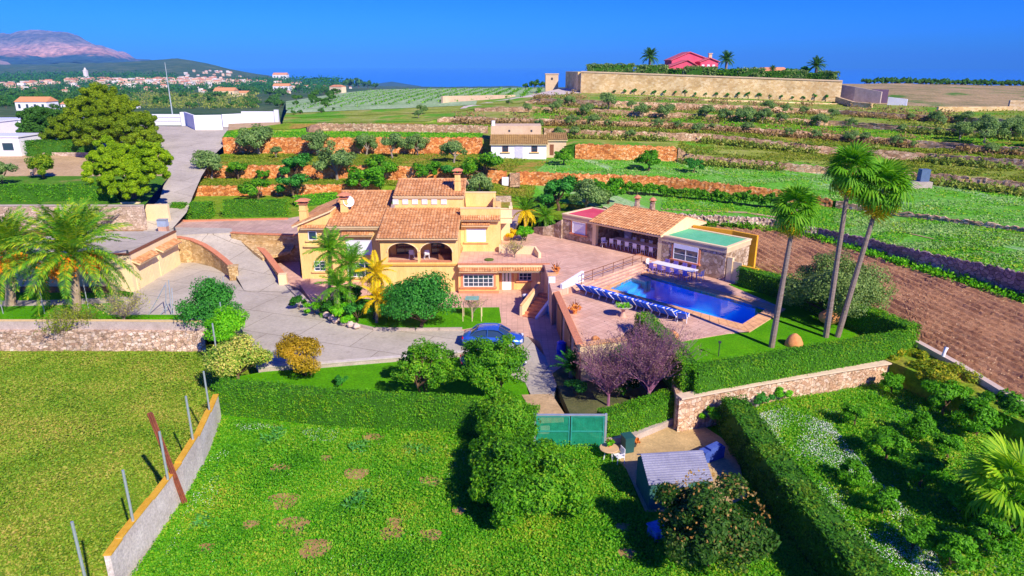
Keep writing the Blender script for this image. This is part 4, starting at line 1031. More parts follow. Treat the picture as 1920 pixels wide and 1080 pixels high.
pa, pb, pc, pdd = W(1143, 541, PD), W(1199, 513, PD), W(1438, 579, PD), W(1392, 608, PD)
hole = [pa, pb, pc, pdd]
cen = sum(hole, Vector()) / 4
ring = []
for i in range(4):
    p = hole[i]; d0 = (hole[i] - hole[i - 1]).normalized(); d1 = (hole[i] - hole[(i + 1) % 4]).normalized()
    ring.append(p + d0 * (1.0 if i in (0, 1) else 1.1) + d1 * (1.0))
EL1, EL2 = W(1043, 552, 2.6), W(1086, 650, 2.6)
outer = [Vector((EL1.x, EL1.y, PD)), Vector((EL2.x, EL2.y, PD)), W(1150, 640, PD), W(1205, 600, PD), W(1240, 646, PD), W(1372, 624, PD), ring[3] + Vector((.1, .1, 0)), ring[2], W(1362, 532, PD), PU(19.5, 0, PD), PU(19.5, 3.8, PD), PU(11.9, 3.8, PD), PU(11.9, -.2, PD), W(1215, 492, PD), W(1088, 536, PD)]
holed_sheet('pool_deck', outer, ring, PINKPAVE45, 2.6)
cp = thing('swimming_pool', 'rectangular blue swimming pool with honey stone coping and a small entry platform', 'pool', tuple(cen))
# coping stones, each a part
for i in range(4):
    a, b = hole[i], hole[(i + 1) % 4]; c, d = ring[(i + 1) % 4], ring[i]; n_ = int((b - a).length / .62)
    for k in range(n_):
        f0, f1 = (k + .02) / n_, (k + .98) / n_
        q = [a.lerp(b, f0), a.lerp(b, f1), d.lerp(c, f1), d.lerp(c, f0)]
        m_ = MB(); zz = PD + .03 + random.uniform(0, .012)
        m_.prism([(p.x, p.y) for p in q], PD - .25, zz); part('coping_stone', m_, COPING, cp)
m_ = MB(); hz = [Vector((p.x, p.y, PD - 1.7)) for p in hole]; ht = [Vector((p.x, p.y, PD - .02)) for p in hole]
m_.add(hz + ht, [(0, 1, 2, 3), (0, 4, 5, 1), (1, 5, 6, 2), (2, 6, 7, 3), (3, 7, 4, 0)])
m, nt, out = nm('pool_mosaic'); P_ = coords(nt)
finish(nt, out, ramp(nt, noise(nt, P_, .35, 3, .6), [(.35, (.003, .24, .80)), (.52, (.006, .38, .92)), (.68, (.03, .66, 1.0))]), .4); part('basin', m_, m, cp)
def inpool(s, t): return pa.lerp(pdd, s).lerp(pb.lerp(pc, s), t)
for k in range(3):
    q = [inpool(s, t) for s, t in ((0.001, .03), (.05 + .035 * (3 - k), .03), (.05 + .035 * (3 - k), .97), (.001, .97))]
    m_ = MB(); m_.prism([(p.x, p.y) for p in q], PD - 1.68, PD - .35 - .3 * (2 - k)); part('pool_step', m_, plain('light_mosaic', (.08, .55, .95), .4), cp)
q = [inpool(s, t) for s, t in ((.0, .72), (.13, .70), (.145, .80), (.13, .90), (.0, .92))]
m_ = MB(); m_.prism([(p.x, p.y) for p in q], PD - 1.6, PD + .035); part('entry_platform', m_, PINKPAVE45, cp)
m, nt, out = nm('pool_water'); P_ = coords(nt)
tr = node(nt, 'ShaderNodeBsdfTransparent'); nt.links.new(ramp(nt, noise(nt, P_, .22, 3), [(.4, (.45, .75, 1.0)), (.65, (.60, .92, 1.0))]), tr.inputs[0])
gl = node(nt, 'ShaderNodeBsdfGlossy', Roughness=.03); fz = node(nt, 'ShaderNodeFresnel', IOR=1.33)
bp = node(nt, 'ShaderNodeBump', Strength=.25, Distance=.03); nt.links.new(noise(nt, P_, 3.0, 3), bp.inputs['Height']); nt.links.new(bp.outputs[0], gl.inputs['Normal'])
mx = node(nt, 'ShaderNodeMixShader'); fm = node(nt, 'ShaderNodeMath', operation='MULTIPLY'); nt.links.new(fz.outputs[0], fm.inputs[0]); fm.inputs[1].default_value = .22; nt.links.new(fm.outputs[0], mx.inputs[0]); nt.links.new(tr.outputs[0], mx.inputs[1]); nt.links.new(gl.outputs[0], mx.inputs[2]); nt.links.new(mx.outputs[0], out.inputs[0])
MATS['pool_water'] = m
m_ = MB(); m_.add([Vector((p.x, p.y, PD - .1)) for p in hole], [(0, 1, 2, 3)]); part('water', m_, m, cp)
# pool lawn
sheet('pool_lawn', [[W(1205, 602, 2.36), W(1300, 729, 2.2), W(1500, 696, 2.2), W(1670, 668, 2.2), W(1712, 628, 2.2), W(1560, 560, 2.3), W(1390, 505, 2.36), W(1362, 530, 2.36), W(1455, 581, 2.36), W(1404, 622, 2.36), W(1372, 626, 2.36), W(1240, 648, 2.36)]], LAWN, thick=1.5)
# upper plaza, one step flight above the deck
sheet('plaza', [[W(1088, 534, 2.9), W(1212, 489, 2.9), PU(11.9, -.15, 2.9), PU(11.9, 3.8, 2.9), PU(0, 3.8, 2.9), PU(0, 0, 2.9), W(1012, 436, 2.9), W(985, 430, 2.9), W(940, 440, 2.9), W(940, 470, 2.9), W(1021, 497, 2.9), W(1035, 548, 2.9)]], PINKPAVE45, thick=3.2)
for k in range(3):
    o_ = (3 - k) * .34; a, b = W(1088, 534, 2.9), W(1212, 489, 2.9); d = (b - a).normalized(); q = Vector((d.y, -d.x, 0))
    m_ = MB(); m_.prism([(p.x, p.y) for p in (a, b, b + q * o_, a + q * o_)], PD - .1, PD + .125 * (k + 1)); 
    single('deck_step', m_, PINKPAVE45, 'long paved step between plaza and pool deck, %s of three' % ('lowest', 'middle', 'topmost')[k], 'step', 'steps between plaza and pool deck', loc=tuple(a))
# retaining wall with garage doors below the deck edge
T_ = thing('terrace_wall', 'shaded ochre retaining wall with brown doors below the pool deck edge', 'wall', (EL1.x, EL1.y, 0))
L_ = (EL2 - EL1); L_.z = 0; LL = L_.length; LD = L_.normalized()
m_ = MB(); m_.wall([Vector((EL1.x, EL1.y, 0)) + Vector((.16, 0, 0)), Vector((EL2.x, EL2.y, 0)) + Vector((.16, 0, 0))], -1, 2.75, .3); part('wall_panel', m_, YEL, T_)
m_ = MB(); m_.wall([EL1, EL2], 2.753, 2.86, .5); part('coping', m_, BRICKCAP, T_)
fr = Fr((EL1.x, EL1.y, 0), LD, (-LD.y * -1 if False else LD.y, -LD.x, 0))
fr = Fr((EL1.x, EL1.y, 0), LD, (-1, 0, 0))
for a, b in ((1.2, 3.6), (5.0, 7.6), (9.0, 11.4)):
    m_ = MB(); fr.box(m_, a, b, 0, 2.2, -.02, .09); part('garage_door', m_, plain('brown_door', (.42, .17, .08), .6), T_)
m_ = MB(); e = EL2; m_.wall([Vector((e.x, e.y, 0)), Vector((e.x + 3.2, e.y + 1.0, 0))], -.5, 2.7, .3); part('wall_panel', m_, CREAM, T_)
m_ = MB(); m_.wall([Vector((e.x, e.y, 0)), Vector((e.x + 3.2, e.y + 1.0, 0))], 2.703, 2.8, .5); part('coping', m_, COPING, T_)
# white stepped wall by the deck steps
T_ = thing('white_wall', 'white rendered wall rising beside the deck steps at the head of the lounger row', 'wall', tuple(W(1065, 545, PD)))
m_ = MB(); a, b = W(1052, 552, PD), W(1092, 537, PD); m_.wall([a, b], [PD] * 2, [3.25, 3.75], .25); part('wall_panel', m_, WHITE, T_)
T_ = thing('white_pillar', 'white rendered pillar at the top of the outside stairs', 'pillar', tuple(W(1034, 556, 2.4)))
m_ = MB(); p = W(1034, 556, 1.6); m_.box(p.x, p.y, 0, .55, .55, 3.5); part('pillar', m_, WHITE, T_); m_ = MB(); m_.box(p.x, p.y, 3.502, .7, .7, .1); part('cap', m_, COPING, T_)
# outside stairs from the forecourt to the terrace
s0, s1 = W(1003, 600, 0), W(1036, 578, 0); sv = (s1 - s0); sl = sv.length; su = sv.normalized(); sn = Vector((-su.y, su.x, 0))
ST_ = thing('outside_stairs', 'outside stairs with tiled treads and a yellow-capped parapet by the terrace wall', 'stairs', tuple(s0))
for k in range(7):
    p0 = s0 + su * (sl * k / 7); p1 = s0 + su * (sl * (k + 1) / 7)
    m_ = MB(); m_.prism([(p.x, p.y) for p in (p0, p1 + su * .02, p1 + su * .02 + sn * 1.2, p0 + sn * 1.2)], 0, .18 * (k + 1)); part('step', m_, BRICKCAP, ST_)
m_ = MB(); m_.prism([(p.x, p.y) for p in (s0 - sn * .22, s1 - sn * .22, s1, s0)], 0, lambda p: .25 + 1.1 * ((Vector((p[0], p[1], 0)) - s0).dot(su)) / sl); part('side_wall', m_, WHITE, ST_)
m_ = MB(); q0, q1 = s0 + sn * 1.32, s1 + sn * 1.32; m_.prism([(p.x, p.y) for p in (q0 - sn * .12, q1 - sn * .12, q1 + sn * .12, q0 + sn * .12)], 0, lambda p: .95 + 1.1 * ((Vector((p[0], p[1], 0)) - s0).dot(su)) / sl); part('parapet', m_, CREAM, ST_)
m_ = MB(); m_.tube([q0 + Vector((0, 0, 1.0)), q1 + Vector((0, 0, 2.1))], .13, 4); part('parapet_cap', m_, COPING, ST_)
# railing
a, b = W(1090, 533, 2.9), W(1203, 492, 2.9)
T_ = thing('railing', 'thin brown metal railing along the top of the deck steps', 'railing', tuple(a))
for z in (.45, .9): m_ = MB(); m_.tube([a + Vector((0, 0, z)), b + Vector((0, 0, z))], .03, 5); part('rail', m_, WOODBR, T_)
for k in range(7): p = a.lerp(b, k / 6); m_ = MB(); m_.tube([p, p + Vector((0, 0, .93))], .03, 5); part('baluster', m_, WOODBR, T_)

# ------------------------------------------------------------ pool house
ph = thing('pool_house', 'stone pool house with tiled porch roof between a red and a green flat roof', 'house', tuple(PU(8, 1, 2.9)))
fH = Fr((PO.x, PO.y, 0), U, -N)
FAS = mottled('beige_fascia', [(.3, (.62, .44, .27)), (.7, (.74, .55, .36))], 1, finemix=.12)
def flat_block(u0, u1, depth, z0, z1, roofmat, label):
    m_ = MB(); fH.box(m_, u0, u1, z0, z1 - .55, -depth, 0); part('stone_wall', m_, RUBBLE, ph)
    m_ = MB(); fH.box(m_, u0 - .06, u1 + .06, z1 - .55, z1 - .12, -depth - .06, .06); part('fascia', m_, FAS, ph)
    m_ = MB()
    for b in ((u0 - .1, u1 + .1, -.2, .12), (u0 - .1, u1 + .1, -depth - .12, -depth + .2)): fH.box(m_, b[0], b[1], z1 - .118, z1, b[2], b[3])
    for b in ((u0 - .1, u0 + .2), (u1 - .2, u1 + .1)): fH.box(m_, b[0], b[1], z1 - .118, z1, -depth + .203, -.203)
    part('roof_edge', m_, CREAM, ph)
    m_ = MB(); fH.box(m_, u0 + .2, u1 - .2, z1 - .3, z1 - .08, -depth + .2, -.2); part('flat_roof', m_, roofmat, ph, label)
flat_block(0, 3.85, 4.6, 2.7, 5.55, mottled('red_roof_paint', [(.3, (.62, .06, .10)), (.7, (.74, .10, .14))], .8, finemix=.12), 'flat roof painted red')
flat_block(11.95, 18.3, 4.2, 2.3, 5.35, mottled('green_roof_paint', [(.3, (.10, .46, .22)), (.7, (.16, .56, .30))], .8, finemix=.12), 'flat roof painted green')
window(ph, fH, 1.3, 3.0, 3.75, 4.95, shutter=True, surround=FRAMEC, label='shuttered window of the red-roofed end')
window(ph, fH, 13.2, 15.7, 3.35, 4.45, 2, 1, surround=FRAMEC, label='wide two-pane window of the green-roofed end')
m_ = MB(); fH.box(m_, 13.2, 15.7, 4.452, 4.8, -.01, .07); part('roller_box', m_, SHUTTER, ph)
m_ = MB(); fH.box(m_, 3.853, 11.947, 2.7, 5.0, -4.6, -4.3); part('porch_back_wall', m_, RUBBLE, ph)
m_ = MB(); fH.box(m_, 3.853, 11.947, 5.0, 5.3, -.3, 0); part('porch_beam', m_, CREAM, ph)
for u_ in (3.86, 11.5):
    m_ = MB(); fH.box(m_, u_, u_ + .42, 2.9, 4.997, -.42, -.003); part('porch_pillar', m_, CREAM, ph)
m_ = MB(); fH.box(m_, 4.7, 5.6, 2.9, 4.9, -4.295, -4.2); part('door', m_, SHUTTER, ph)
m_ = MB(); fH.box(m_, 3.853, 11.947, 2.9, 2.92, -4.295, -.05); part('porch_floor', m_, BRICKCAP, ph)
e0_, e1_ = PU(3.7, -.55, 5.3), PU(12.1, -.55, 5.3); tile_roof(ph, e0_, e1_, N * 4.2 + Vector((0, 0, 1.15)))
r0_, r1_ = PU(12.1, 7.5, 5.3), PU(3.7, 7.5, 5.3); tile_roof(ph, r0_, r1_, -N * 3.85 + Vector((0, 0, 1.15)))
ridge_cap(ph, PU(3.7, 3.65, 6.52), PU(12.1, 3.65, 6.52))
for u_ in (3.72, 11.98):
    g0, g1, g2 = PU(u_, -.4, 5.2), PU(u_, 3.6, 6.35), PU(u_, 7.4, 5.2); m_ = MB(); w_ = U * .1
    m_.add([g0 - w_, g1 - w_, g2 - w_, g0 + w_, g1 + w_, g2 + w_], [(0, 1, 2), (5, 4, 3), (0, 3, 4, 1), (1, 4, 5, 2), (2, 5, 3, 0)]); part('gable', m_, CREAM, ph)
for u_ in (6.1, 7.9):
    p = PU(u_, 4.2, 5.9); m_ = MB(); m_.lathe([(.34, 0), (.30, .6), (.24, 1.2), (.3, 1.25), (.3, 1.32), (.22, 1.34)], p, 10); c_ = part('chimney', m_, RUBBLE, ph)
    m_ = MB(); m_.lathe([(.1, 1.34), (.34, 1.5), (.4, 1.52), (.2, 1.72), (.02, 1.8)], p, 10); part('chimney_cap', m_, BRICKCAP, c_)
m_ = MB(); q = [PU(-.02, 0, 0), W(1040, 443, 2.9), W(1020, 441, 2.9), W(1003, 436, 2.9)]; m_.wall(q, 2.5, [4.9, 4.2, 3.8, 3.5], .4); single('curved_stone_wall', m_, RUBBLE, 'curving rubble wall sweeping down from the red-roofed end of the pool house', 'wall', loc=tuple(q[1]))
# ochre yard wall and gate at the right end
oy = thing('yard_wall', 'bright orange-yellow yard wall with a pale gate right of the pool house', 'wall', tuple(PU(19, 0, 2.4)))
OYE = mottled('bright_ochre', [(.3, (.82, .38, .02)), (.7, (.92, .48, .04))], 1, finemix=.12)
m_ = MB(); fH.box(m_, 18.42, 18.9, 2.3, 4.5, -.3, -.05); part('wall_panel', m_, CREAM, oy)
m_ = MB(); fH.box(m_, 19.75, 21.2, 2.3, 4.0, -.3, -.05); part('wall_panel', m_, OYE, oy)
m_ = MB(); fH.box(m_, 18.903, 19.747, 2.4, 4.2, -.2, -.12); part('gate', m_, CREAM, oy)
m_ = MB(); m_.wall([PU(12.2, 4.8, 0), PU(16, 5.4, 0), PU(18.5, 5.2, 0)], 2.3, 5.5, .25); part('back_wall', m_, OYE, oy)

# ------------------------------------------------------------ furniture
def chair_proto(name, mat, x):
    t = thing(name, 'x', 'chair', (x, 0, -50))
    def P(n_, f): m_ = MB(); f(m_); return part(n_, m_, mat, t, world=False)
    P('seat', lambda q: q.box(0, 0, .42, .46, .44, .04))
    P('backrest', lambda q: (q.box(0, .21, .5, .44, .035, .4)))
    for a in (-1, 1):
        for b in (-1, 1): P('leg', lambda q: q.tube([(a * .24, b * .22, 0), (a * .2, b * .19, .42)], .022, 5))
        P('armrest', lambda q: q.tube([(a * .24, -.2, .42), (a * .25, -.2, .64), (a * .25, .2, .66)], .02, 5))
    return t
chair0 = chair_proto('white_chair', WHITEP, 0)
CH_USED = []
def put(proto, p, yaw, label, group):
    o = proto if proto not in CH_USED else copy_tree(proto)
    CH_USED.append(proto) if proto not in CH_USED else None
    o.location = p; o.rotation_euler = (0, 0, yaw); o['label'] = label; o['group'] = group
    return o
YU = math.atan2(U.y, U.x)
def table(name, p, L, Wd, h, yaw, mat, label, legmat=None):
    T_ = thing(name, label, 'table', tuple(p), yaw=yaw)
    m_ = MB(); m_.box(0, 0, h - .05, L, Wd, .05); part('tabletop', m_, mat, T_, world=False)
    for a in (-1, 1):
        for b in (-1, 1): m_ = MB(); m_.box(a * (L / 2 - .1), b * (Wd / 2 - .1), 0, .07, .07, h - .052); part('leg', m_, legmat or mat, T_, world=False)
    return T_
tc = PU(14.3, -1.5, PD + .02)
table('outdoor_table', tc, 4.2, 1.0, .75, YU, SHUTTER, 'long pale table set out in front of the green-roofed end of the pool house', plain('violet_leg', (.14, .08, .40), .5))
chair1 = chair_proto('violet_chair', plain('violet_plastic', (.30, .22, .62), .4), 3)
for k in range(5): put(chair1, tc + U * (-1.7 + k * .85) - N * .85, YU + pi, 'violet chair on the pool side of the outdoor table, %s from the left' % ('first', 'second', 'third', 'fourth', 'fifth')[k], 'chairs round the outdoor table')
for k in range(4): put(chair1, tc + U * (-1.4 + k * .9) + N * .85, YU, 'plastic chair on the wall side of the outdoor table, %s from the left end' % ('first', 'second', 'third', 'fourth')[k], 'chairs round the outdoor table')
put(chair0, tc - U * 2.6, YU + pi / 2, 'bright white chair at the left head of the outdoor table', 'chairs round the outdoor table')
put(chair0, tc + U * 2.6, YU - pi / 2, 'white chair at the right head of the outdoor table', 'chairs round the outdoor table')
tc = PU(8.2, 1.5, 2.93)
table('porch_table', tc, 5.4, .95, .75, YU, SHUTTER, 'long white table under the pool house porch')
for k in range(6): put(chair0, tc + U * (-2.3 + k * .92) - N * .85, YU + pi, 'white chair on the open side of the porch table, %s from the left' % ('first', 'second', 'third', 'fourth', 'fifth', 'sixth')[k], 'white chairs under the porch')
for k in range(5): put(chair0, tc + U * (-2.0 + k * .95) + N * .85, YU, 'white chair behind the porch table, %s from the left' % ('first', 'second', 'third', 'fourth', 'fifth')[k], 'white chairs under the porch')
put(chair0, PU(5.2, .2, 2.93), YU + 1, 'lone white chair at the left end of the porch', 'white chairs under the porch')
for i, x in enumerate((772, 800)):
    p = WY(x, 476, HY + 1.5); put(chair0, Vector((p.x, HY + 1.5, 2.82)), pi + .3 * i, 'white chair inside the left loggia arch, %s one' % ('left', 'right')[i], 'chairs in the loggia')
p = WY(838, 476, HY + 1.6); m_ = MB(); m_.box(p.x, HY + 1.6, 2.8, 1.5, .8, .42); m_.box(p.x, HY + 1.95, 3.22, 1.5, .18, .45); m_.box(p.x - .66, HY + 1.5, 3.22, .18, .6, .2); m_.box(p.x + .66, HY + 1.5, 3.22, .18, .6, .2)
single('sofa', m_, WOODBR, 'brown wicker sofa inside the right loggia arch', 'sofa', loc=(p.x, HY + 1.6, 2.8))
# sun loungers
LG = thing('sun_lounger', 'x', 'sun lounger', (0, 0, 0))
SL = plain('blue_sling', (.01, .10, .78), .6, var=.2)
def lp(n_, f, mat, par=None): m_ = MB(); f(m_); return part(n_, m_, mat, par or LG, world=False)
for a in (-1, 1): lp('side_rail', lambda q: q.tube([(a * .32, -1.0, .30), (a * .32, .35, .32), (a * .32, .95, .92)], .028, 5), WHITEP)
lp('seat_sling', lambda q: q.box(0, -.33, .30, .6, 1.3, .03), SL)
def bk(q): q.add([(-.3, .32, .31), (.3, .32, .31), (.3, .95, .95), (-.3, .95, .95), (-.3, .35, .29), (.3, .35, .29), (.3, .98, .93), (-.3, .98, .93)], [(0, 1, 2, 3), (7, 6, 5, 4), (0, 4, 5, 1), (2, 6, 7, 3), (1, 5, 6, 2), (3, 7, 4, 0)])
lp('back_sling', bk, SL)
for a in (-1, 1):
    lp('armrest', lambda q: q.tube([(a * .36, -.25, .3), (a * .38, -.2, .55), (a * .38, .45, .6)], .026, 5), WHITEP)
    for y, s_ in ((-.85, -.1), (.3, .15)): lp('leg', lambda q: q.tube([(a * .32, y, .3), (a * .34, y + s_, 0)], .025, 5), WHITEP)
l0, l1 = W(1098, 549, PD), W(1280, 602, PD); rowd = (l1 - l0).normalized(); ORD = ('first', 'second', 'third', 'fourth', 'fifth', 'sixth', 'seventh', 'eighth', 'ninth', 'tenth', 'eleventh', 'twelfth', 'thirteenth', 'fourteenth')
for k in range(14):
    o = LG if k == 0 else copy_tree(LG)
    p = l0.lerp(l1, k / 13); o.location = (p.x, p.y, PD + .01)
    o.rotation_euler = (0, 0, math.atan2(rowd.y, rowd.x) + pi + (random.uniform(-.12, .12) if k < 13 else .4)); o['label'] = 'white framed lounger with blue sling, %s from the white wall end of the pool row' % ORD[k]; o['group'] = 'blue sun loungers beside the pool'
# planters
def pot(p, r, h, mat, label, name='plant_pot', spread=.5, col_=None, twig=False, n=60):
    T_ = thing(name, label, 'potted plant', tuple(p))
    m_ = MB(); m_.lathe([(r * .6, 0), (r * .9, h * .8), (r, h * .82), (r, h), (r * .85, h), (r * .8, h * .9)], p, 12); part('pot', m_, mat, T_)
    m_ = MB(); rr = random.Random(int(p[0] * 31) & 255)
    for i in range(10 if not twig else 26):
        t = rr.uniform(0, 2 * pi); e = Vector((cos(t) * spread * rr.uniform(.3, 1), sin(t) * spread * rr.uniform(.3, 1), h + spread * rr.uniform(.4, 1.4)))
        m_.tube([Vector(p) + Vector((0, 0, h * .9)), Vector(p) + e * .55 + Vector((0, 0, h * .4)), Vector(p) + e], [.02, .014, .006], 4)
    part('stems', m_, WOODBR, T_)
    q = np.random.default_rng(int(abs(p[0]) * 77) % 999); C = q.normal(size=(n, 3)); C /= np.linalg.norm(C, axis=1)[:, None]; C *= spread * q.uniform(.5, 1, n)[:, None]; C[:, 2] = np.abs(C[:, 2]) * .9 + h
    me = npmesh('leaves', leaf_quads(C, None, .12, q), 4); o_ = link('leaves', me, col_, T_, kind='stuff'); return T_
def leaf_quads(C, nrm, size, rng, aspect=.5, jitter=1.0):
    """diamond leaves at centres C (N,3)"""
    n = len(C); s = size * rng.uniform(.65, 1.35, n)[:, None] if np.isscalar(size) else size[:, None] * rng.uniform(.7, 1.3, n)[:, None]
    r = rng.normal(size=(n, 3)) * jitter
    if nrm is not None: r = r * .75 + nrm * 1.1
    r /= np.linalg.norm(r, axis=1)[:, None] + 1e-9
    a = np.cross(r, rng.normal(size=(n, 3))); a /= np.linalg.norm(a, axis=1)[:, None] + 1e-9
    b = np.cross(r, a)
    return np.stack([C - a * s, C - b * s * aspect, C + a * s, C + b * s * aspect], 1).reshape(-1, 3)
LF_GREY = leafmat('grey_leaves', [(.16, .22, .08), (.28, .34, .16), (.40, .42, .24)])
LF_RED = leafmat('rusty_leaves', [(.30, .10, .04), (.50, .20, .08), (.45, .30, .12)])
LF_BR = leafmat('bright_leaves', [(.03, .20, .006), (.08, .36, .012), (.16, .46, .02)])
pot(W(1078, 588, PD), .22, .35, TERRA, 'rust-leaved plant in a small pot on the pool deck', spread=.55, col_=LF_RED, twig=True, n=90)
pot(W(1043, 513, 2.9), .3, .4, TERRA, 'straggly potted plant at the lower corner of the plaza', spread=.5, col_=LF_RED, twig=True, n=40)
p = W(1168, 594, PD); T_ = thing('planter_bowl', 'wide stone bowl planter with green plants on a pedestal by the loungers', 'planter', tuple(p))
m_ = MB(); m_.lathe([(.28, 0), (.22, .1), (.14, .3), (.14, .55), (.3, .65)], p, 12); part('pedestal', m_, PINKPAVE, T_)
m_ = MB(); m_.lathe([(.2, .62), (.62, .82), (.68, .84), (.66, .88), (.4, .8)], p, 18); part('bowl', m_, CONCW, T_)
q = np.random.default_rng(5); C = np.c_[q.uniform(-.5, .5, 160), q.uniform(-.5, .5, 160), q.uniform(.85, 1.0, 160)]; link('leaves', npmesh('leaves', leaf_quads(C, None, .09, q), 4), LF_BR, T_, kind='stuff')
a = W(1270, 638, 2.38); jar(a.x, a.y, 2.62, .85, (-1.1, 1.3), 'terracotta jar lying on its side at the edge of the paving behind the west hedge')
a = W(1524, 610, 2.3); jar(a.x + .35, a.y, 2.95, 1.15, (1.35, 1.5), 'big terracotta jar lying on its side on the lawn between the palms')
a = W(1488, 650, 2.2); p_ = thing('terracotta_dome', 'half-buried upturned terracotta jar behind the south hedge', 'jar', (a.x, a.y, 2.2)); m_ = MB(); m_.smooth = True; m_.lathe([(.6, 0), (.55, .35), (.38, .7), (.15, .9), (.02, .95)], (a.x, a.y, 2.2), 18); part('jar_body', m_, TERRA, p_)
a = W(1110, 641, PD); jar(a.x, a.y, 2.62, .5, (.6, 1.3), 'small terracotta jar lying at the lower corner of the pool deck')
a = W(1347, 668, 2.3); m_ = MB(); m_.tube([a, a + Vector((0, 0, .9))], .03, 6); m_.box(a.x, a.y, 2.3 + .9, .16, .1, .14); single('garden_lamp', m_, DARKM, 'thin dark garden lamp on the pool lawn in front of the long hedge', 'lamp', loc=tuple(a))
# bare bonsai-like shrub in the terrace bed, agave
def bare(p, r, h, n, label, mat, name='bare_tree', cat='tree', group=None, leafm=None, nl=0, ls=.06, seed=1, trunk=.09):
    T_ = thing(name, label, cat, tuple(p), group); rr = random.Random(seed); tr = MB(); tw = MB(); tips = []
    tr.tube([(0, 0, -.1), (.02, 0, h * .25), (0, .03, h * .36)], [trunk, trunk * .75, trunk * .6], 6)
    for i in range(n):
        t = 2 * pi * i / n + rr.uniform(-.3, .3); k = rr.uniform(.35, 1)
        e = Vector((cos(t) * r * k, sin(t) * r * k, h * rr.uniform(.6, 1) * (1 - .25 * k) + .1)); b0 = Vector((0, 0, h * rr.uniform(.2, .36)))
        mid_ = b0.lerp(e, .5) + Vector((rr.uniform(-.1, .1) * r, rr.uniform(-.1, .1) * r, rr.uniform(0, .12) * h))
        tw.tube([b0, mid_, e], [trunk * .35, trunk * .22, trunk * .08], 4, False)
        for j in range(7):
            s_ = b0.lerp(mid_, rr.random()) if j < 2 else mid_.lerp(e, rr.random()); d_ = (e - b0).normalized() * rr.uniform(.15, .4) * r + Vector((rr.uniform(-.3, .3) * r, rr.uniform(-.3, .3) * r, rr.uniform(0, .35) * r))
            tw.tube([s_, s_ + d_], [trunk * .12, trunk * .05], 3, False); tips.append(s_ + d_)
            for q_ in range(3):
                d2 = d_ * .5 + Vector((rr.uniform(-.2, .2) * r, rr.uniform(-.2, .2) * r, rr.uniform(-.05, .25) * r)); f_ = s_ + d_ * rr.uniform(.4, 1); tw.tube([f_, f_ + d2], [trunk * .07, trunk * .035], 3, False); tips.append(f_ + d2)
    part('trunk', tr, mat, T_, world=False); part('branches', tw, mat, T_, world=False)
    if leafm and nl:
        q = np.random.default_rng(seed); TT = np.array([tuple(t) for t in tips]); C = TT[q.integers(0, len(TT), nl)] + q.normal(size=(nl, 3)) * .07 * r
        link('leaves', npmesh('leaves', leaf_quads(C, None, ls, q), 4), leafm, T_, kind='stuff')
    return T_
GREYBARK = mottled('grey_bark', [(.3, (.22, .17, .13)), (.7, (.38, .31, .25))], 5, finemix=.3, local=True)
bare(WY(965, 484, 61.5), .9, 1.35, 14, 'sculpted grey bonsai-like shrub on the wing terrace', GREYBARK, 'bonsai_shrub', 'shrub', leafm=LF_GREY, nl=350, ls=.06, seed=4)
q = WY(917, 486, 60.6); m_ = MB(); m_.lathe([(.4, 0), (.45, .1), (.3, .14)], (q.x, q.y, 2.9), 12); single('floor_planter', m_, plain('moss_green', (.10, .16, .02), .9), 'flat round patch planter of low green on the wing terrace', 'planter', loc=(q.x, q.y, 2.9))
MAUVE = leafmat('mauve_buds', [(.12, .08, .16), (.19, .13, .26), (.26, .20, .34)])
PURPLE = plain('purple_twigs', (.34, .14, .24), .8, var=.3, scale=2)
bare(W(1140, 762, .1), 1.9, 3.7, 46, 'leafless purple-twigged tree behind the gate hedge, left of the pair', PURPLE, 'purple_tree', group='leafless purple trees', seed=11, trunk=.10, leafm=MAUVE, nl=5200, ls=.045)
bare(W(1214, 768, .1), 2.0, 5.0, 60, 'taller leafless purple-twigged tree beside the dark face of the lawn hedge', PURPLE, 'purple_tree', group='leafless purple trees', seed=12, trunk=.12, leafm=MAUVE, nl=8000, ls=.045)
bare(W(886, 596, .15), .85, 1.7, 14, 'small bare tree inside a wooden stake frame on the front lawn', GREYBARK, seed=14, trunk=.06, leafm=LF_GREY, nl=160, ls=.06)
p = W(886, 598, .15); T_ = thing('stake_frame', 'pale wooden stake frame around the small bare lawn tree', 'frame', tuple(p))
for a in (-1, 0, 1):
    for b in (-1, 1): m_ = MB(); m_.tube([p + Vector((a * .75, b * .6, 0)), p + Vector((a * .75, b * .6, 1.25))], .03, 5); part('stake', m_, CREAM, T_)
m_ = MB(); m_.box(p.x, p.y, 1.95, 1.1, .9, .03); m_.box(p.x, p.y, 1.9, .06, .06, .05); single('bird_table', m_, plain('verdigris', (.20, .42, .34), .5), 'small greenish tray table above the staked lawn tree', 'table', loc=tuple(p))
bare(W(235, 610, .2), 1.6, 2.2, 30, 'half-bare olive-brown shrub leaning over the concrete wall by the yard', GREYBARK, 'bare_shrub', 'shrub', leafm=LF_GREY, nl=900, ls=.07, seed=16, trunk=.07)
bare(W(140, 645, -1.1), 1.7, 2.6, 24, 'sparse green shrub growing against the rubble base of the field wall', GREYBARK, 'wall_shrub', 'shrub', leafm=leafmat('olive_green', [(.08, .14, .02), (.14, .22, .03), (.22, .30, .06)]), nl=2600, ls=.08, seed=17, trunk=.06)

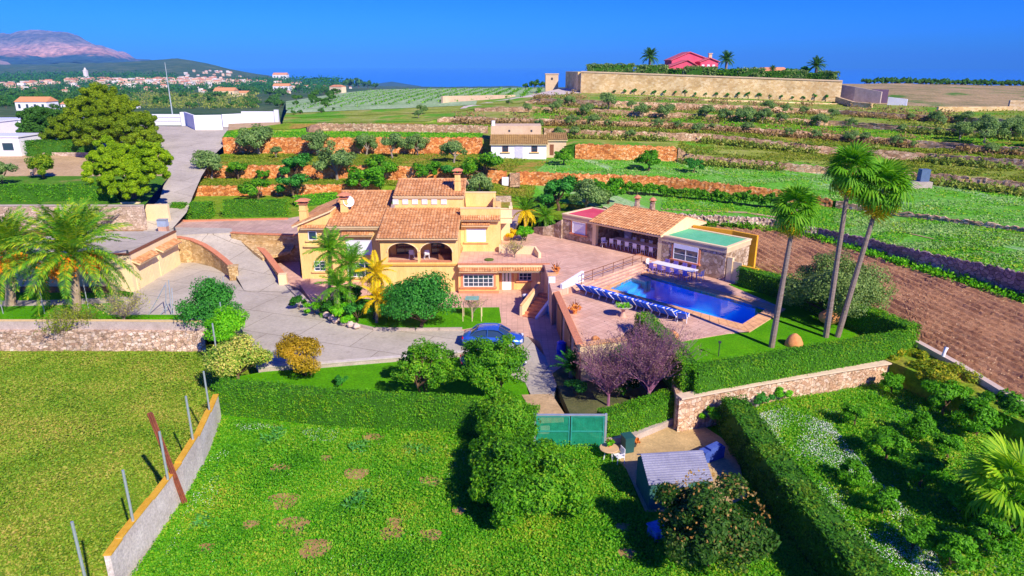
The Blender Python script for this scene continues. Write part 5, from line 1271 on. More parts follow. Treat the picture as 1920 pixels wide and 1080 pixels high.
# ------------------------------------------------------------ gate, shed, table, bins
g0, g1 = W(1005, 838, 0), W(1131, 838, 0)
T_ = thing('green_gate', 'green slatted double gate between the clipped hedges', 'gate', tuple(g0))
GG = mottled('green_gate_mesh', [(.3, (.01, .22, .12)), (.7, (.02, .36, .20))], 2, finemix=.35)
GL = (g1 - g0).length; fg = Fr(g0, g1 - g0, (0, -1, 0)); TEAL = plain('teal_frame', (.03, .30, .24), .5)
for a, b in ((0, GL / 2 - .03), (GL / 2 + .03, GL)):
    for q in ((a, b, 1.85, 1.93), (a, b, .02, .09), (a, a + .07, .09, 1.85), (b - .07, b, .09, 1.85), (a + .07, b - .07, .95, 1.02)): m_ = MB(); fg.box(m_, *q, -.03, .05); part('gate_frame', m_, TEAL, T_)
    k = 26
    for i in range(k): m_ = MB(); x0 = a + .08 + (b - a - .16) * i / k; fg.box(m_, x0, x0 + (b - a - .16) / k * .8, .1, 1.84, -.02, .0 + .012 * (i % 2)); part('slat', m_, GG, T_)
for x in (-.08, GL + .08): m_ = MB(); fg.box(m_, x - .06, x + .06, -.1, 2.05, -.06, .06); part('gate_post', m_, METAL, T_)
m_ = MB(); fg.box(m_, -.05, GL + .05, 1.96, 2.02, -.05, .09); part('top_rail', m_, METAL, T_)
# shed
a = W(1214, 958, 0); b = W(1326, 950, 0); sw_ = (b - a).length; sy = math.atan2(b.y - a.y, b.x - a.x)
SH = thing('garden_shed', 'small garden shed with pale grey-violet ribbed roof and dark green sides', 'shed', tuple(a), yaw=sy)
m_ = MB(); d_ = 2.1; rz_ = 2.25; ez = 1.6
SHG = mottled('shed_green', [(.3, (.03, .12, .10)), (.7, (.06, .18, .15))], 2, finemix=.2)
m_.add([(0.05, 0, 0), (sw_ - .05, 0, 0), (sw_ - .05, d_, 0), (.05, d_, 0), (.05, 0, ez), (sw_ - .05, 0, ez), (sw_ - .05, d_, ez), (.05, d_, ez), (.05, d_ * .62, rz_), (sw_ - .05, d_ * .62, rz_)], [(0, 1, 5, 4), (1, 2, 6, 9, 5), (2, 3, 7, 6), (3, 0, 4, 8, 7)])
part('shed_wall', m_, SHG, SH, world=False)
SHR = mottled('shed_roof', [(.3, (.26, .26, .36)), (.7, (.38, .38, .48))], 1.2, finemix=.2)
k = 13
for i in range(k):
    f0, f1 = i / k, (i + .97) / k; y0, y1 = -.15 + (d_ * .62 + .15) * f0, -.15 + (d_ * .62 + .15) * f1; z0 = ez - .08 + (rz_ - ez + .1) * f0; z1 = ez - .08 + (rz_ - ez + .1) * f1
    m_ = MB(); m_.add([(-.08, y0, z0 + .075), (sw_ + .08, y0, z0 + .075), (sw_ + .08, y1, z1 + .0), (-.08, y1, z1 + .0), (-.08, y0, z0 - .01), (sw_ + .08, y0, z0 - .01), (sw_ + .08, y1, z1 - .03), (-.08, y1, z1 - .03)], [(0, 1, 2, 3), (7, 6, 5, 4), (0, 4, 5, 1), (1, 5, 6, 2), (2, 6, 7, 3), (3, 7, 4, 0)]); part('roof_panel', m_, SHR, SH, world=False)
m_ = MB(); y0 = d_ * .62 + .01; m_.add([(-.08, y0, rz_ + .03), (sw_ + .08, y0, rz_ + .03), (sw_ - .15, d_ + .3, ez + .0), (.1, d_ + .3, ez + .0), (-.08, y0, rz_ - .03), (sw_ + .08, y0, rz_ - .03), (sw_ - .15, d_ + .3, ez - .06), (.1, d_ + .3, ez - .06)], [(0, 1, 2, 3), (7, 6, 5, 4), (0, 4, 5, 1), (1, 5, 6, 2), (2, 6, 7, 3), (3, 7, 4, 0)]); part('rear_roof', m_, SHR, SH, world=False)
m_ = MB(); m_.box(sw_ * .5, -.02, .05, .8, .05, 1.45); part('shed_door', m_, SHR, SH, world=False)
p = W(1141, 862, 0); T_ = thing('garden_table', 'small round tan garden table with a plant on it by the gate', 'table', tuple(p))
m_ = MB(); m_.lathe([(.02, .68), (.5, .68), (.52, .71), (.5, .74), (.02, .74)], p, 20); part('tabletop', m_, plain('tan_top', (.62, .40, .20), .6), T_)
for k in range(4): t = k * pi / 2 + .5; m_ = MB(); m_.tube([p + Vector((cos(t) * .35, sin(t) * .35, 0)), p + Vector((cos(t) * .22, sin(t) * .22, .68))], .025, 5); part('leg', m_, WHITEP, T_)
pot(p + Vector((.05, .1, .74)), .12, .18, TERRA, 'small leafy pot plant standing on the round garden table', spread=.28, col_=LF_BR, n=60)
put(chair0, W(1160, 868, 0), -1.2, 'white plastic chair beside the round garden table', 'chairs by the garden gate')
p = W(1176, 846, 0); m_ = MB(); m_.box(p.x, p.y, 0, .5, .55, .9, .3, 1.1); m_.box(p.x, p.y, .903, .6, .65, .08, .3); single('waste_bin', m_, plain('dark_teal_plastic', (.02, .09, .09), .4), 'dark teal lidded bin right of the round garden table', 'bin', loc=tuple(p))
pot(W(1188, 838, 0), .2, .3, DARKM, 'dark pot with a reddish plant at the foot of the gate hedge', spread=.35, col_=LF_RED, n=60)
p = W(1334, 852, .3); m_ = MB(); m_.box(p.x, p.y, 0, 1.4, .5, .7, .5); m_.box(p.x + .1, p.y + .05, .703, .9, .4, .12, .6); single('blue_crate', m_, mottled('blue_tarp', [(.3, (.04, .08, .34)), (.7, (.08, .14, .5))], 3), 'blue covered crate between the shed and the tall orchard hedge', 'crate', loc=tuple(p))
p = W(1236, 1005, 0); m_ = MB(); m_.box(p.x, p.y, 0, .9, .7, .5, .4, .9); m_.box(p.x, p.y, .503, .95, .75, .06, .4); single('water_tub', m_, mottled('blue_tub', [(.3, (.05, .10, .35)), (.7, (.25, .35, .65))], 4), 'blue-white plastic tub in the shade left of the loquat tree', 'tub', loc=tuple(p))
p = W(1400, 758, .8); rr = random.Random(5)
for k in range(3): m_ = MB(); m_.box(p.x + k * .35 - .3, p.y - k * .1, .8, .45, .4, .3 + .08 * k, rr.uniform(0, 1), .9); single('concrete_block', m_, mottled('grey_block', [(.3, (.24, .20, .20)), (.7, (.36, .31, .31))], 3), 'grey block dumped at the foot of the orchard wall, %s of three' % ('left', 'middle', 'right')[k], 'block', 'grey blocks by the orchard wall', loc=(p.x + k * .35 - .3, p.y, .8))
p = W(1565, 727, .8); m_ = MB(); m_.box(p.x, p.y, .8, .8, .5, .6, .1); m_.box(p.x, p.y, 1.403, .9, .6, .05, .1); single('wooden_box', m_, WOODBR, 'brown wooden hutch box against the shaded end of the orchard wall', 'box', loc=tuple(p))
p = W(1587, 722, .8); m_ = MB(); m_.lathe([(.12, 0), (.18, .3), (.19, .32)], p, 10); single('red_bucket', m_, plain('red_plastic', (.7, .06, .03), .4), 'red bucket beside the brown hutch box', 'bucket', loc=tuple(p))
m_ = MB(); p = W(1052, 665, 0); m_.lathe([(.3, 0), (.36, .5), (.3, .9), (.34, .95), (.2, 1.05)], p, 12); single('blue_bin', m_, BLUEP, 'bright blue lidded bin in the shade of the terrace wall', 'bin', loc=tuple(p))
# covered scooter by the door
p = W(985, 575, .1); T_ = thing('scooter', 'dark scooter with a pale blue seat cover parked by the white door', 'scooter', tuple(p))
m_ = MB(); m_.smooth = True; m_.lathe([(.1, .25), (.3, .45), (.32, .75), (.2, .9), (.03, .95)], p + Vector((.0, .2, 0)), 12); part('body', m_, plain('navy_paint', (.02, .03, .16), .3), T_)
m_ = MB(); m_.lathe([(.02, .88), (.28, .9), (.22, 1.02), (.02, 1.06)], p + Vector((0, .3, 0)), 12); part('seat', m_, SHUTTER, T_)
m_ = MB(); m_.tube([p + Vector((-.1, -.5, .35)), p + Vector((-.05, -.35, 1.1))], .05, 6); m_.tube([p + Vector((-.35, -.35, 1.1)), p + Vector((.25, -.35, 1.1))], .03, 5); part('handlebar', m_, DARKM, T_)
for y in (-.55, .6): m_ = MB(); m_.lathe([(.1, -.05), (.24, -.05), (.24, .05), (.1, .05)], p + Vector((-.05, y, .24)), 14, Matrix.Rotation(pi / 2, 4, 'Y')); part('wheel', m_, DARKM, T_)

# ------------------------------------------------------------ cars
def car(p, yaw, paint, label):
    T_ = thing('parked_car', label, 'car', tuple(p), yaw=yaw)
    L = 2.3
    st = [(-2.28, .62, .42, .70), (-2.15, .78, .30, .90), (-1.7, .88, .24, .98), (-1.0, .90, .22, .97), (0, .91, .22, .94), (.9, .90, .22, .92), (1.5, .87, .24, .84), (2.0, .80, .28, .74), (2.27, .60, .40, .60)]
    rows_ = []
    for x, w_, zb, zt in st:
        rows_.append([(x, -w_ * .55, zb), (x, -w_, zb + .08), (x, -w_ * 1.02, (zb + zt) / 2), (x, -w_ * .96, zt - .08), (x, -w_ * .80, zt), (x, 0, zt + .04), (x, w_ * .80, zt), (x, w_ * .96, zt - .08), (x, w_ * 1.02, (zb + zt) / 2), (x, w_, zb + .08), (x, w_ * .55, zb)])
    m_ = MB(); m_.smooth = True; m_.grid(rows_); m_.add(rows_[0], [tuple(reversed(range(11)))]); m_.add(rows_[-1], [tuple(range(11))]); b_ = part('body', m_, paint, T_, world=False)
    cb = [(-1.75, .74, .95), (-1.25, .72, 1.28), (-.7, .66, 1.42), (.1, .64, 1.44), (.55, .66, 1.36), (1.25, .76, .93)]
    m_ = MB(); m_.smooth = True; m_.grid([[(x, -.80, .90), (x, -w_ - .03, z * .5 + .46), (x, -w_ + .06, z - .03), (x, 0, z), (x, w_ - .06, z - .03), (x, w_ + .03, z * .5 + .46), (x, .80, .90)] for x, w_, z in cb]); part('windows', m_, GLASS, T_, world=False)
    m_ = MB(); m_.smooth = True; m_.grid([[(x, -.62, z), (x, -.3, z + .035), (x, .3, z + .035), (x, .62, z)] for x, z in ((-1.1, 1.34), (-.7, 1.425), (.1, 1.445), (.45, 1.39))]); part('roof', m_, paint, T_, world=False)
    for s_ in (-1, 1):
        m_ = MB()
        for x0, x1 in (((-1.3, .74, 1.27), (-1.65, .80, .96)), ((-.35, .70, 1.41), (-.4, .82, .93)), ((.5, .69, 1.37), (1.2, .80, .93))): m_.tube([(x0[0], s_ * x0[1], x0[2]), (x1[0], s_ * x1[1], x1[2])], .035, 4)
        m_.tube([(-1.3, s_ * .70, 1.30), (-.7, s_ * .66, 1.425), (.1, s_ * .66, 1.44), (.5, s_ * .68, 1.38)], .035, 4); part('window_pillars', m_, paint, T_, world=False)
        for x in (-1.4, 1.42):
            w_ = thing_part('wheel', T_); m_ = MB(); m_.lathe([(.2, -.11), (.32, -.11), (.33, -.08), (.33, .08), (.32, .11), (.2, .11)], (x, s_ * .84, .33), 18, Matrix.Rotation(pi / 2, 4, 'X')); ty = part('wheel', m_, plain('tyre', (.015, .015, .018), .8), T_, world=False)
            m_ = MB(); m_.lathe([(.02, -.03), (.21, -.02), (.22, .0), (.21, .02), (.02, .03)], (x, s_ * .94, .33), 12, Matrix.Rotation(pi / 2, 4, 'X')); part('rim', m_, METAL, ty, world=False)
        m_ = MB(); m_.box(2.12, s_ * .58, .55, .2, .34, .13); part('headlight', m_, WHITEP, T_, world=False)
        m_ = MB(); m_.box(-2.18, s_ * .62, .68, .14, .28, .14); part('tail_light', m_, plain('red_lens', (.5, .01, .01), .3), T_, world=False)
        m_ = MB(); m_.box(.75, s_ * .98, .92, .16, .16, .11); part('mirror', m_, paint, T_, world=False)
        m_ = MB(); m_.box(-.5, s_ * .925, .78, .16, .03, .03); m_.box(.45, s_ * .925, .78, .16, .03, .03); part('door_handles', m_, METAL, T_, world=False)
    m_ = MB(); m_.box(2.27, 0, .34, .04, .7, .14); part('grille', m_, DARKM, T_, world=False)
    return T_
def thing_part(n_, T_): return None
BLUECAR = plain('metallic_blue_paint', (.06, .22, .75), .25, metallic=.6, var=.05, spec=.6, coat=.6)
DARKCAR = plain('dark_paint', (.03, .05, .16), .25, metallic=.5, var=.05, spec=.6, coat=.6)
car(W(925, 646, .08), radians(-4), BLUECAR, 'metallic blue saloon car parked at the end of the drive below the lawn')
car(W(925, 690, .08), radians(8), DARKCAR, 'dark blue car mostly hidden behind the leafy tree in front of the blue saloon')
# ------------------------------------------------------------ banks behind every terrace line (no gaps where a wall is missing)
for k in range(7):
    B_ = [Vector((p.x, p.y + .08, p.z - .35)) for p in bases[k]]; T2 = [Vector((p.x, p.y + .1, p.z - .01)) for p in tops[k]]
    m_ = MB(); m_.grid([[tuple(p) for p in B_], [tuple(p) for p in T2], [(p.x, p.y + .8, p.z - .3) for p in T2]]); o = link('bank', m_.mesh('bank'), SCRUB if k > 1 else TERRG); o['kind'] = 'structure'
# ------------------------------------------------------------ far buildings
def wpt(px, py, t): return WT(px, py, t)
# white farmhouse
p0 = W(921, 296, 6.62); p1 = W(1025, 298, 6.62); fy = p0.y; fx0, fx1 = p0.x, p1.x
FH = thing('farmhouse', 'old white farmhouse with mossy tile roof and tall tan rear wall on the terrace', 'house', tuple(p0))
fF = Fr((0, fy, 6.55), E, NRT)
m_ = MB(); m_.b2(fx0, fx1, fy, fy + 4.2, 6.0, 8.75); part('front_wall', m_, WHITE, FH)
m_ = MB(); m_.b2(fx0 - .1, fx1 - .7, fy + 2.6, fy + 7, 6.0, 11.15); part('rear_wall', m_, FAS, FH)
MOSST = mottled('mossy_tiles', [(.3, (.28, .17, .06)), (.7, (.48, .30, .11))], 1.2, finemix=.3)
tr_ = tile_roof(FH, (fx0 - .2, fy - .35, 8.65), (fx1 + .2, fy - .35, 8.65), (0, 2.9, 1.15)); tr_.data.materials.clear(); tr_.data.materials.append(MOSST)
for a, b in ((1.7, 2.6), (6.1, 7.0)): window(FH, fF, fx0 + a, fx0 + b, .95, 1.85, 1, 1, mat=WOODBR, sill=True)
m_ = MB(); fF.box(m_, fx0 + 3.6, fx0 + 4.8, .05, 2.0, -.02, .05); part('door', m_, plain('lilac_door', (.60, .58, .70), .5), FH)
m_ = MB(); m_.box(fx0 + .3, fy + 2.9, 10.5, .5, .5, 1.4); part('chimney', m_, WHITE, FH)
fFr = Fr((0, fy + 2.6, 6.55), E, NRT)
for a in (2.6, 6.0): m_ = MB(); fFr.box(m_, fx0 + a, fx0 + a + .28, 3.7, 4.0, -.02, .04); part('vent', m_, DARKM, FH)
m_ = MB(); m_.b2(fx1 + .003, fx1 + 3.1, fy + 1.6, fy + 5, 6.0, 9.1); part('annex_wall', m_, FAS, FH)
tr_ = tile_roof(FH, (fx1 + .25, fy + 1.3, 9.1), (fx1 + 3.3, fy + 1.3, 9.1), (0, 3.2, .8)); tr_.data.materials.clear(); tr_.data.materials.append(MOSST)
fF3 = Fr((0, fy + 1.6, 6.55), E, NRT); m_ = MB(); fF3.box(m_, fx1 + .6, fx1 + 1.2, .3, 1.9, -.02, .05); part('annex_door', m_, WOODBR, FH)
# white gate and walls at the head of the road
GZ = 9.1
T_ = thing('white_gate', 'long white sliding gate between white pillars at the top of the access road', 'gate', tuple(W(300, 233, GZ)))
a, b = W(273, 233, GZ), W(345, 233, GZ)
m_ = MB(); m_.wall([a, b], GZ - .2, GZ + 1.9, .12); part('gate_panel', m_, WHITE, T_)
for z in (.65, 1.3): m_ = MB(); m_.wall([a + Vector((0, -.12, 0)), b + Vector((0, -.12, 0))], GZ + z, GZ + z + .08, .08); part('gate_rail', m_, SHUTTER, T_)
for q in (a, b): m_ = MB(); m_.box(q.x, q.y, GZ - .3, .7, .7, 2.6); part('pillar', m_, WHITE, T_)
T_ = thing('white_wall', 'tall white splayed entrance wall right of the white gate', 'wall', tuple(W(390, 243, GZ)))
a, b, c = W(350, 236, GZ), W(368, 244, GZ), W(418, 243, GZ)
m_ = MB(); m_.wall([a, b, c], GZ - .4, GZ + 2.55, .3); part('wall_panel', m_, WHITE, T_)
T_ = thing('white_wall', 'long white wall stretching right from the gate to a pillar', 'wall', tuple(W(470, 229, GZ)))
a, b, c = W(418, 236, GZ), W(455, 230, 9.5), W(520, 228, 9.7)
m_ = MB(); m_.wall([a, b], GZ - .4, 11.2, .3); part('wall_panel', m_, WHITE, T_)
m_ = MB(); m_.wall([b, c], 9, 11.6, .3); part('wall_panel', m_, WHITE, T_)
m_ = MB(); m_.box(c.x, c.y, 9, .7, .7, 2.9); part('pillar', m_, WHITE, T_)
T_ = thing('white_wall', 'low white wall left of the gate behind the pine', 'wall', tuple(W(200, 236, GZ)))
a, b = W(140, 236, GZ), W(270, 236, GZ); m_ = MB(); m_.wall([a, b], GZ - .4, GZ + 1.5, .3); part('wall_panel', m_, WHITE, T_)
ribbon('bank_top', [W(428, 246, 9.1), W(480, 246, 9.1), W(526, 245, 9.1)], [W(428, 232, 9.6), W(480, 230, 9.8), W(526, 229, 9.8)], TANDIRT, 4, .05)
# mast
a = WT(322, 206, 150); b = WT(309, 117, 150); m_ = MB(); m_.tube([a - Vector((0, 0, 2)), b], [.15, .05], 6); single('mast', m_, plain('mast_grey', (.35, .42, .45), .6), 'tall slim grey mast rising behind the white gate', 'mast', loc=tuple(a))
# white modern buildings at the left edge
def modern(pts, label):
    T_ = thing('modern_house', label, 'house', tuple(pts[0][0]))
    for (c, sx_, sy_, h, ws) in pts:
        m_ = MB(); m_.box(c.x, c.y, c.z - 1, sx_, sy_, h + 1); w_ = part('wall', m_, WHITE, T_)
        m_ = MB(); m_.box(c.x, c.y, c.z + h + .002, sx_ + .3, sy_ + .3, .2); part('roof_slab', m_, WHITEP, T_)
        fr_ = Fr((c.x - sx_ / 2, c.y - sy_ / 2, c.z), E, NRT)
        for i in range(ws): window(T_, fr_, sx_ * (i + .25) / ws, sx_ * (i + .75) / ws, h * .35, h * .75, 1, 0, sill=False)
modern([(W(20, 292, 6.8), 7, 5, 3.0, 2), (W(-20, 262, 7.6), 8, 5, 3.2, 2)], 'white modern house with flat roofs at the left picture edge')
modern([(W(28, 240, 8.6), 8, 4, 1.6, 3)], 'low white annex behind the modern house at the left edge')
m_ = MB(); p = W(48, 288, 6.8); m_.box(p.x + .4, p.y - .5, 6.6, 1.1, 1.0, 2.0, taper=.8); single('blue_booth', m_, plain('booth_blue', (.06, .16, .45), .5), 'small blue booth at the corner of the white modern house', 'booth', loc=tuple(p))
m_ = MB(); m_.wall([W(60, 330, 6.2), W(85, 296, 6.8), W(190, 296, 6.9), W(190, 300, 6.9)], 5.5, [6.9, 7.6, 7.7, 7.7], .3); single('garden_wall', m_, PALEW, 'pale stone wall behind the small conical tree', 'wall', loc=tuple(W(120, 296, 6.8)))
# house prototypes for valley and town
def house_proto(name, w_, d_, h, wallm, roofm, i):
    T_ = thing(name, 'x', 'house', (0, 0, 0))
    m_ = MB(); m_.box(0, 0, -3, w_, d_, h + 3); part('wall', m_, wallm, T_, world=False)
    m_ = MB(); e = .4
    if i % 3 == 2: m_.box(0, 0, h + .01, w_ + .3, d_ + .3, .35)
    else: m_.add([(-w_ / 2 - e, -d_ / 2 - e, h), (w_ / 2 + e, -d_ / 2 - e, h), (w_ / 2 + e, d_ / 2 + e, h), (-w_ / 2 - e, d_ / 2 + e, h), (-w_ / 2 * .6, 0, h + d_ * .22), (w_ / 2 * .6, 0, h + d_ * .22)], [(0, 1, 5, 4), (1, 2, 5), (2, 3, 4, 5), (3, 0, 4), (3, 2, 1, 0)])
    part('roof', m_, roofm, T_, world=False)
    for k in range(3):
        for zz in ([1.0, 3.6] if h > 5 else [1.0]): m_ = MB(); m_.box(-w_ / 2 + w_ * (k + .5) / 3, -d_ / 2 - .03, zz, w_ * .12, .1, 1.3); part('window', m_, GLASS, T_, world=False)
    return T_
TW = plain('town_white', (.80, .72, .66), .8, var=.05, scale=.3); TP = plain('town_peach', (.78, .52, .36), .8, var=.08, scale=.3); TR = plain('town_roof', (.58, .24, .13), .85, var=.15, scale=.3); TS = plain('town_sand', (.72, .58, .40), .8, var=.08, scale=.3)
HP = [house_proto('town_house', 11, 9, 6, TW, TR, 0), house_proto('town_house', 14, 9, 5.5, TP, TR, 1), house_proto('town_house', 10, 10, 8.5, TW, TS, 2), house_proto('town_house', 16, 9, 7.5, TS, TR, 3), house_proto('town_house', 9, 8, 9.0, TP, TW, 5)]
used = set(); rr = random.Random(21)
def place_house(i, px, py, label, group, s=1.0):
    p = hit(px, py); o = HP[i] if i not in used else copy_tree(HP[i]); used.add(i)
    o.location = p; o.rotation_euler = (0, 0, rr.uniform(-.5, .5)); o.scale = (s,) * 3; o['label'] = label; o['group'] = group
ytop = lambda x: np.interp(x, [0, 100, 170, 250, 330, 400, 450, 500, 560], [158, 153, 147, 151, 148, 147, 152, 156, 159])
for k in range(275):
    px = rr.triangular(0, 500, 300) if k % 4 else rr.uniform(0, 560)
    y0 = ytop(px); py = y0 + abs(rr.gauss(0, 5.5)) + 1
    place_house(rr.randrange(5), px, py, 'small pale house in the packed distant town', 'houses of the distant town', rr.uniform(.55, .95))
for k in range(24): px = rr.uniform(330, 500); place_house(rr.randrange(5), px, ytop(px) - rr.uniform(5, 14) + (8 if px > 450 else 0), 'pale villa on the green slope above the distant town', 'villas on the slope above the town', rr.uniform(.5, .8))
for k in range(34): place_house(rr.randrange(5), rr.uniform(0, 660), rr.uniform(164, 176), 'scattered pale country house in the distant valley', 'country houses in the valley', rr.uniform(.35, .6))
p = hit(163, 150); T_ = thing('church_tower', 'pale church tower standing above the distant town roofs', 'tower', tuple(p)); m_ = MB(); m_.box(p.x, p.y, p.z - 2, 7, 7, 22); m_.box(p.x, p.y, p.z + 20.01, 8, 8, 1); m_.box(p.x, p.y, p.z + 21.02, 5, 5, 6, taper=.3); part('tower', m_, TW, T_)
# three nearer farmhouses in the valley
def near_house(px, py, wpx, label, wallm=WHITE, i=0):
    p = hit(px, py); s = wpx / pxm(p); T_ = thing('valley_house', label, 'house', tuple(p)); h = s * .28; d = s * .6
    m_ = MB(); m_.box(p.x, p.y, p.z - 1, s, d, h + 1); part('wall', m_, wallm, T_)
    e = .3; m_ = MB(); v = [(-s / 2 - e, -d / 2 - e, h), (s / 2 + e, -d / 2 - e, h), (s / 2 + e, d / 2 + e, h), (-s / 2 - e, d / 2 + e, h), (-s / 2, 0, h + d * .25), (s / 2, 0, h + d * .25)]
    m_.add([(p.x + a, p.y + b, p.z + c) for a, b, c in v], [(0, 1, 5, 4), (1, 2, 5), (2, 3, 4, 5), (3, 0, 4), (3, 2, 1, 0)]); part('roof', m_, plain('orange_roof', (.70, .30, .12), .8), T_)
    fr_ = Fr((p.x - s / 2, p.y - d / 2, p.z), E, NRT)
    for k in range(4): m_ = MB(); fr_.box(m_, s * (k + .35) / 4, s * (k + .65) / 4, h * .3, h * .75, -.05, .06); part('window', m_, GLASS, T_)
near_house(72, 207, 58, 'white farmhouse with orange roof and grey wing beyond the pine, at the far left')
near_house(134, 203, 28, 'small white house with a bright orange roof just left of the pine top')
near_house(252, 203, 18, 'little white house just right of the pine top')
near_house(425, 181, 38, 'cream villa with a pale roof in the mid valley above the white wall', CREAM)
near_house(458, 180, 22, 'ochre cottage beside the cream villa in the mid valley', CREAM)
near_house(530, 170, 30, 'white villa on the right slope of the valley', WHITE)
for i, (x, y, w_) in enumerate(((575, 164, 10), (590, 162, 9), (610, 164, 10), (527, 148, 26), (560, 158, 10))): near_house(x, y, w_, 'tiny pale villa on the distant spur, %s of five from the left' % ('first', 'second', 'third', 'fourth', 'fifth')[i], WHITE)
# big wall on the hill and the property above it
a, b = bases[7][int(np.argmin(abs(lerp_row(R8, NC)[:, 0] - 1092)))], bases[7][int(np.argmin(abs(lerp_row(R8, NC)[:, 0] - 1568)))]
BIGW = stonemat('sandstone_blocks', [(0, (.62, .40, .17)), (.5, (.74, .52, .25)), (1, (.84, .64, .36))], (.60, .42, .20), 1.6, jw=.03, bdist=.02)
T_ = thing('hilltop_wall', 'huge sand-coloured retaining wall along the hilltop below the pink villa', 'wall', tuple(a))
zt0, zt1 = WY(1092, 135.5, a.y).z, WY(1568, 153, b.y).z
m_ = MB(); q = [a.lerp(b, t) for t in (0, .25, .5, .75, 1)]; zt = [zt0 + (zt1 - zt0) * t for t in (0, .25, .5, .75, 1)]; m_.wall(q, 10, zt, 1.0); part('wall_face', m_, BIGW, T_)
m_ = MB(); m_.wall(q, [z + .003 for z in zt], [z + .3 for z in zt], 1.3); part('coping', m_, FAS, T_)
m_ = MB(); c = WT(1066, 170, 185); m_.wall([a + Vector((-.4, 1, 0)), Vector((a.x - 2.5, a.y + 14, 0))], 12, zt0 + .1, .8); part('return_wall', m_, BIGW, T_)
fq = [W(1092, 179, 13.0), W(1320, 188, 12.7), W(1568, 198, 11.5)]; m_ = MB(); m_.wall([p - Vector((0, .4, 0)) for p in fq], 10, [13.3, 13.0, 12.0], .5); single('footing_wall', m_, BIGW, 'low sand-coloured footing wall in front of the huge hilltop wall', 'wall', loc=tuple(fq[1]))
tt = thing('stone_tower', 'small square stone hut tower left of the hilltop wall', 'tower', tuple(WT(1034, 164, 190)))
p = WT(1034, 165, 190); m_ = MB(); m_.box(p.x, p.y, p.z - 1, 3.5, 3.5, 4.6); part('wall', m_, FAS, tt); m_ = MB(); m_.box(p.x, p.y - 1.75, p.z + 2.2, .5, .12, .6); part('window', m_, DARKM, tt); m_ = MB(); m_.box(p.x, p.y, p.z + 3.602, 3.8, 3.8, .25); part('parapet', m_, FAS, tt)
ribbon('hill_track', [WT(862, 204, 138), WT(960, 192, 150), WT(1050, 178, 166), WT(1092, 176, 170)], [WT(870, 199, 142), WT(985, 180, 165), WT(1045, 167, 182), WT(1078, 163, 188)], mottled('pale_track', [(.3, (.55, .46, .40)), (.7, (.68, .58, .50))], .5), 4, .02)
m_ = MB(); m_.wall([WT(829, 196, 152), WT(935, 188, 170), WT(965, 184, 178)], [11.0, 11.4, 12], [WT(829, 180, 152).z, WT(935, 178, 170).z, WT(965, 178, 178).z], .5); single('field_terrace_wall', m_, FAS, 'low tan wall holding the crop field beside the hill track', 'wall', loc=tuple(WT(829, 196, 152)))
# pink villa
D = 205; PV = thing('pink_villa', 'deep pink villa with stepped gables on the hilltop', 'house', tuple(WT(1295, 136, D)))
PK = mottled('pink_render', [(.3, (.66, .07, .14)), (.7, (.78, .12, .20))], .5, finemix=.1); PKR = mottled('pink_roof', [(.3, (.60, .10, .14)), (.7, (.74, .18, .20))], .5)
def gab(x0, x1, yb, yl, ym, dep, off, label=None, xm=.5):
    A_, B_ = WY(x0, yb, D * .93 + off), WY(x1, yb, D * .93 + off); zl = WY(x0, yl, A_.y).z; zr_ = zl; zm = WY((x0 + x1) / 2, ym, A_.y).z; X = A_.x + (B_.x - A_.x) * xm; y0, y1 = A_.y, A_.y + dep
    P_ = [(A_.x, y0, 15), (B_.x, y0, 15), (B_.x, y0, zr_), (X, y0, zm), (A_.x, y0, zl)]; Q = [(p[0], y1, p[2]) for p in P_]
    m_ = MB(); m_.add(P_ + Q, [(0, 1, 2, 3, 4), (9, 8, 7, 6, 5), (0, 4, 9, 5), (1, 6, 7, 2)]); part('wall', m_, PK, PV)
    m_ = MB(); o_ = .35
    for s_, e_ in (((A_.x - o_, zl - .1), (X, zm + .12)), ((X, zm + .12), (B_.x + o_, zr_ - .1))): m_.add([(s_[0], y0 - o_, s_[1]), (e_[0], y0 - o_, e_[1]), (e_[0], y1, e_[1]), (s_[0], y1, s_[1]), (s_[0], y0 - o_, s_[1] + .2), (e_[0], y0 - o_, e_[1] + .2), (e_[0], y1, e_[1] + .2), (s_[0], y1, s_[1] + .2)], [(3, 2, 1, 0), (4, 5, 6, 7), (0, 1, 5, 4), (1, 2, 6, 5), (2, 3, 7, 6), (3, 0, 4, 7)])
    part('roof', m_, PKR, PV); return A_, B_
A_, B_ = gab(1258, 1330, 140, 113, 99, 9, 6, xm=.45)
A2, B2 = gab(1241, 1318, 142, 130, 114, 6, 0, xm=.6)
gab(1312, 1345, 140, 116, 110, 6, 2)
fr_ = Fr((0, A2.y, 0), E, NRT)
for x in (1262, 1282, 1300):
    q0 = WY(x, 134, A2.y); m_ = MB(); m_.box(q0.x, A2.y - .03, q0.z - .8, .9, .1, 1.3); part('window', m_, GLASS, PV)
for x in (1318, 1328, 1338):
    q0 = WY(x, 124, D * .93 + 2); m_ = MB(); m_.box(q0.x, q0.y - .03, q0.z - .8, .7, .1, 1.2); part('window', m_, WHITEP, PV)
q0 = WY(1331, 112, D * .93 + 6); m_ = MB(); m_.box(q0.x, q0.y, q0.z - .5, .8, .8, 2.0); m_.box(q0.x, q0.y, q0.z + 1.503, 1.1, 1.1, .2); part('chimney', m_, FAS, PV)
q0 = WT(1446, 139, 176); T_ = thing('garden_pavilion', 'low terracotta-roofed pavilion between the hedges on the hilltop', 'pavilion', tuple(q0)); m_ = MB(); m_.box(q0.x, q0.y, q0.z - 2, 6, 4, 2.8); part('wall', m_, FAS, T_); m_ = MB(); m_.box(q0.x, q0.y, q0.z + .803, 7, 5, .9, taper=.7); part('roof', m_, TR, T_)
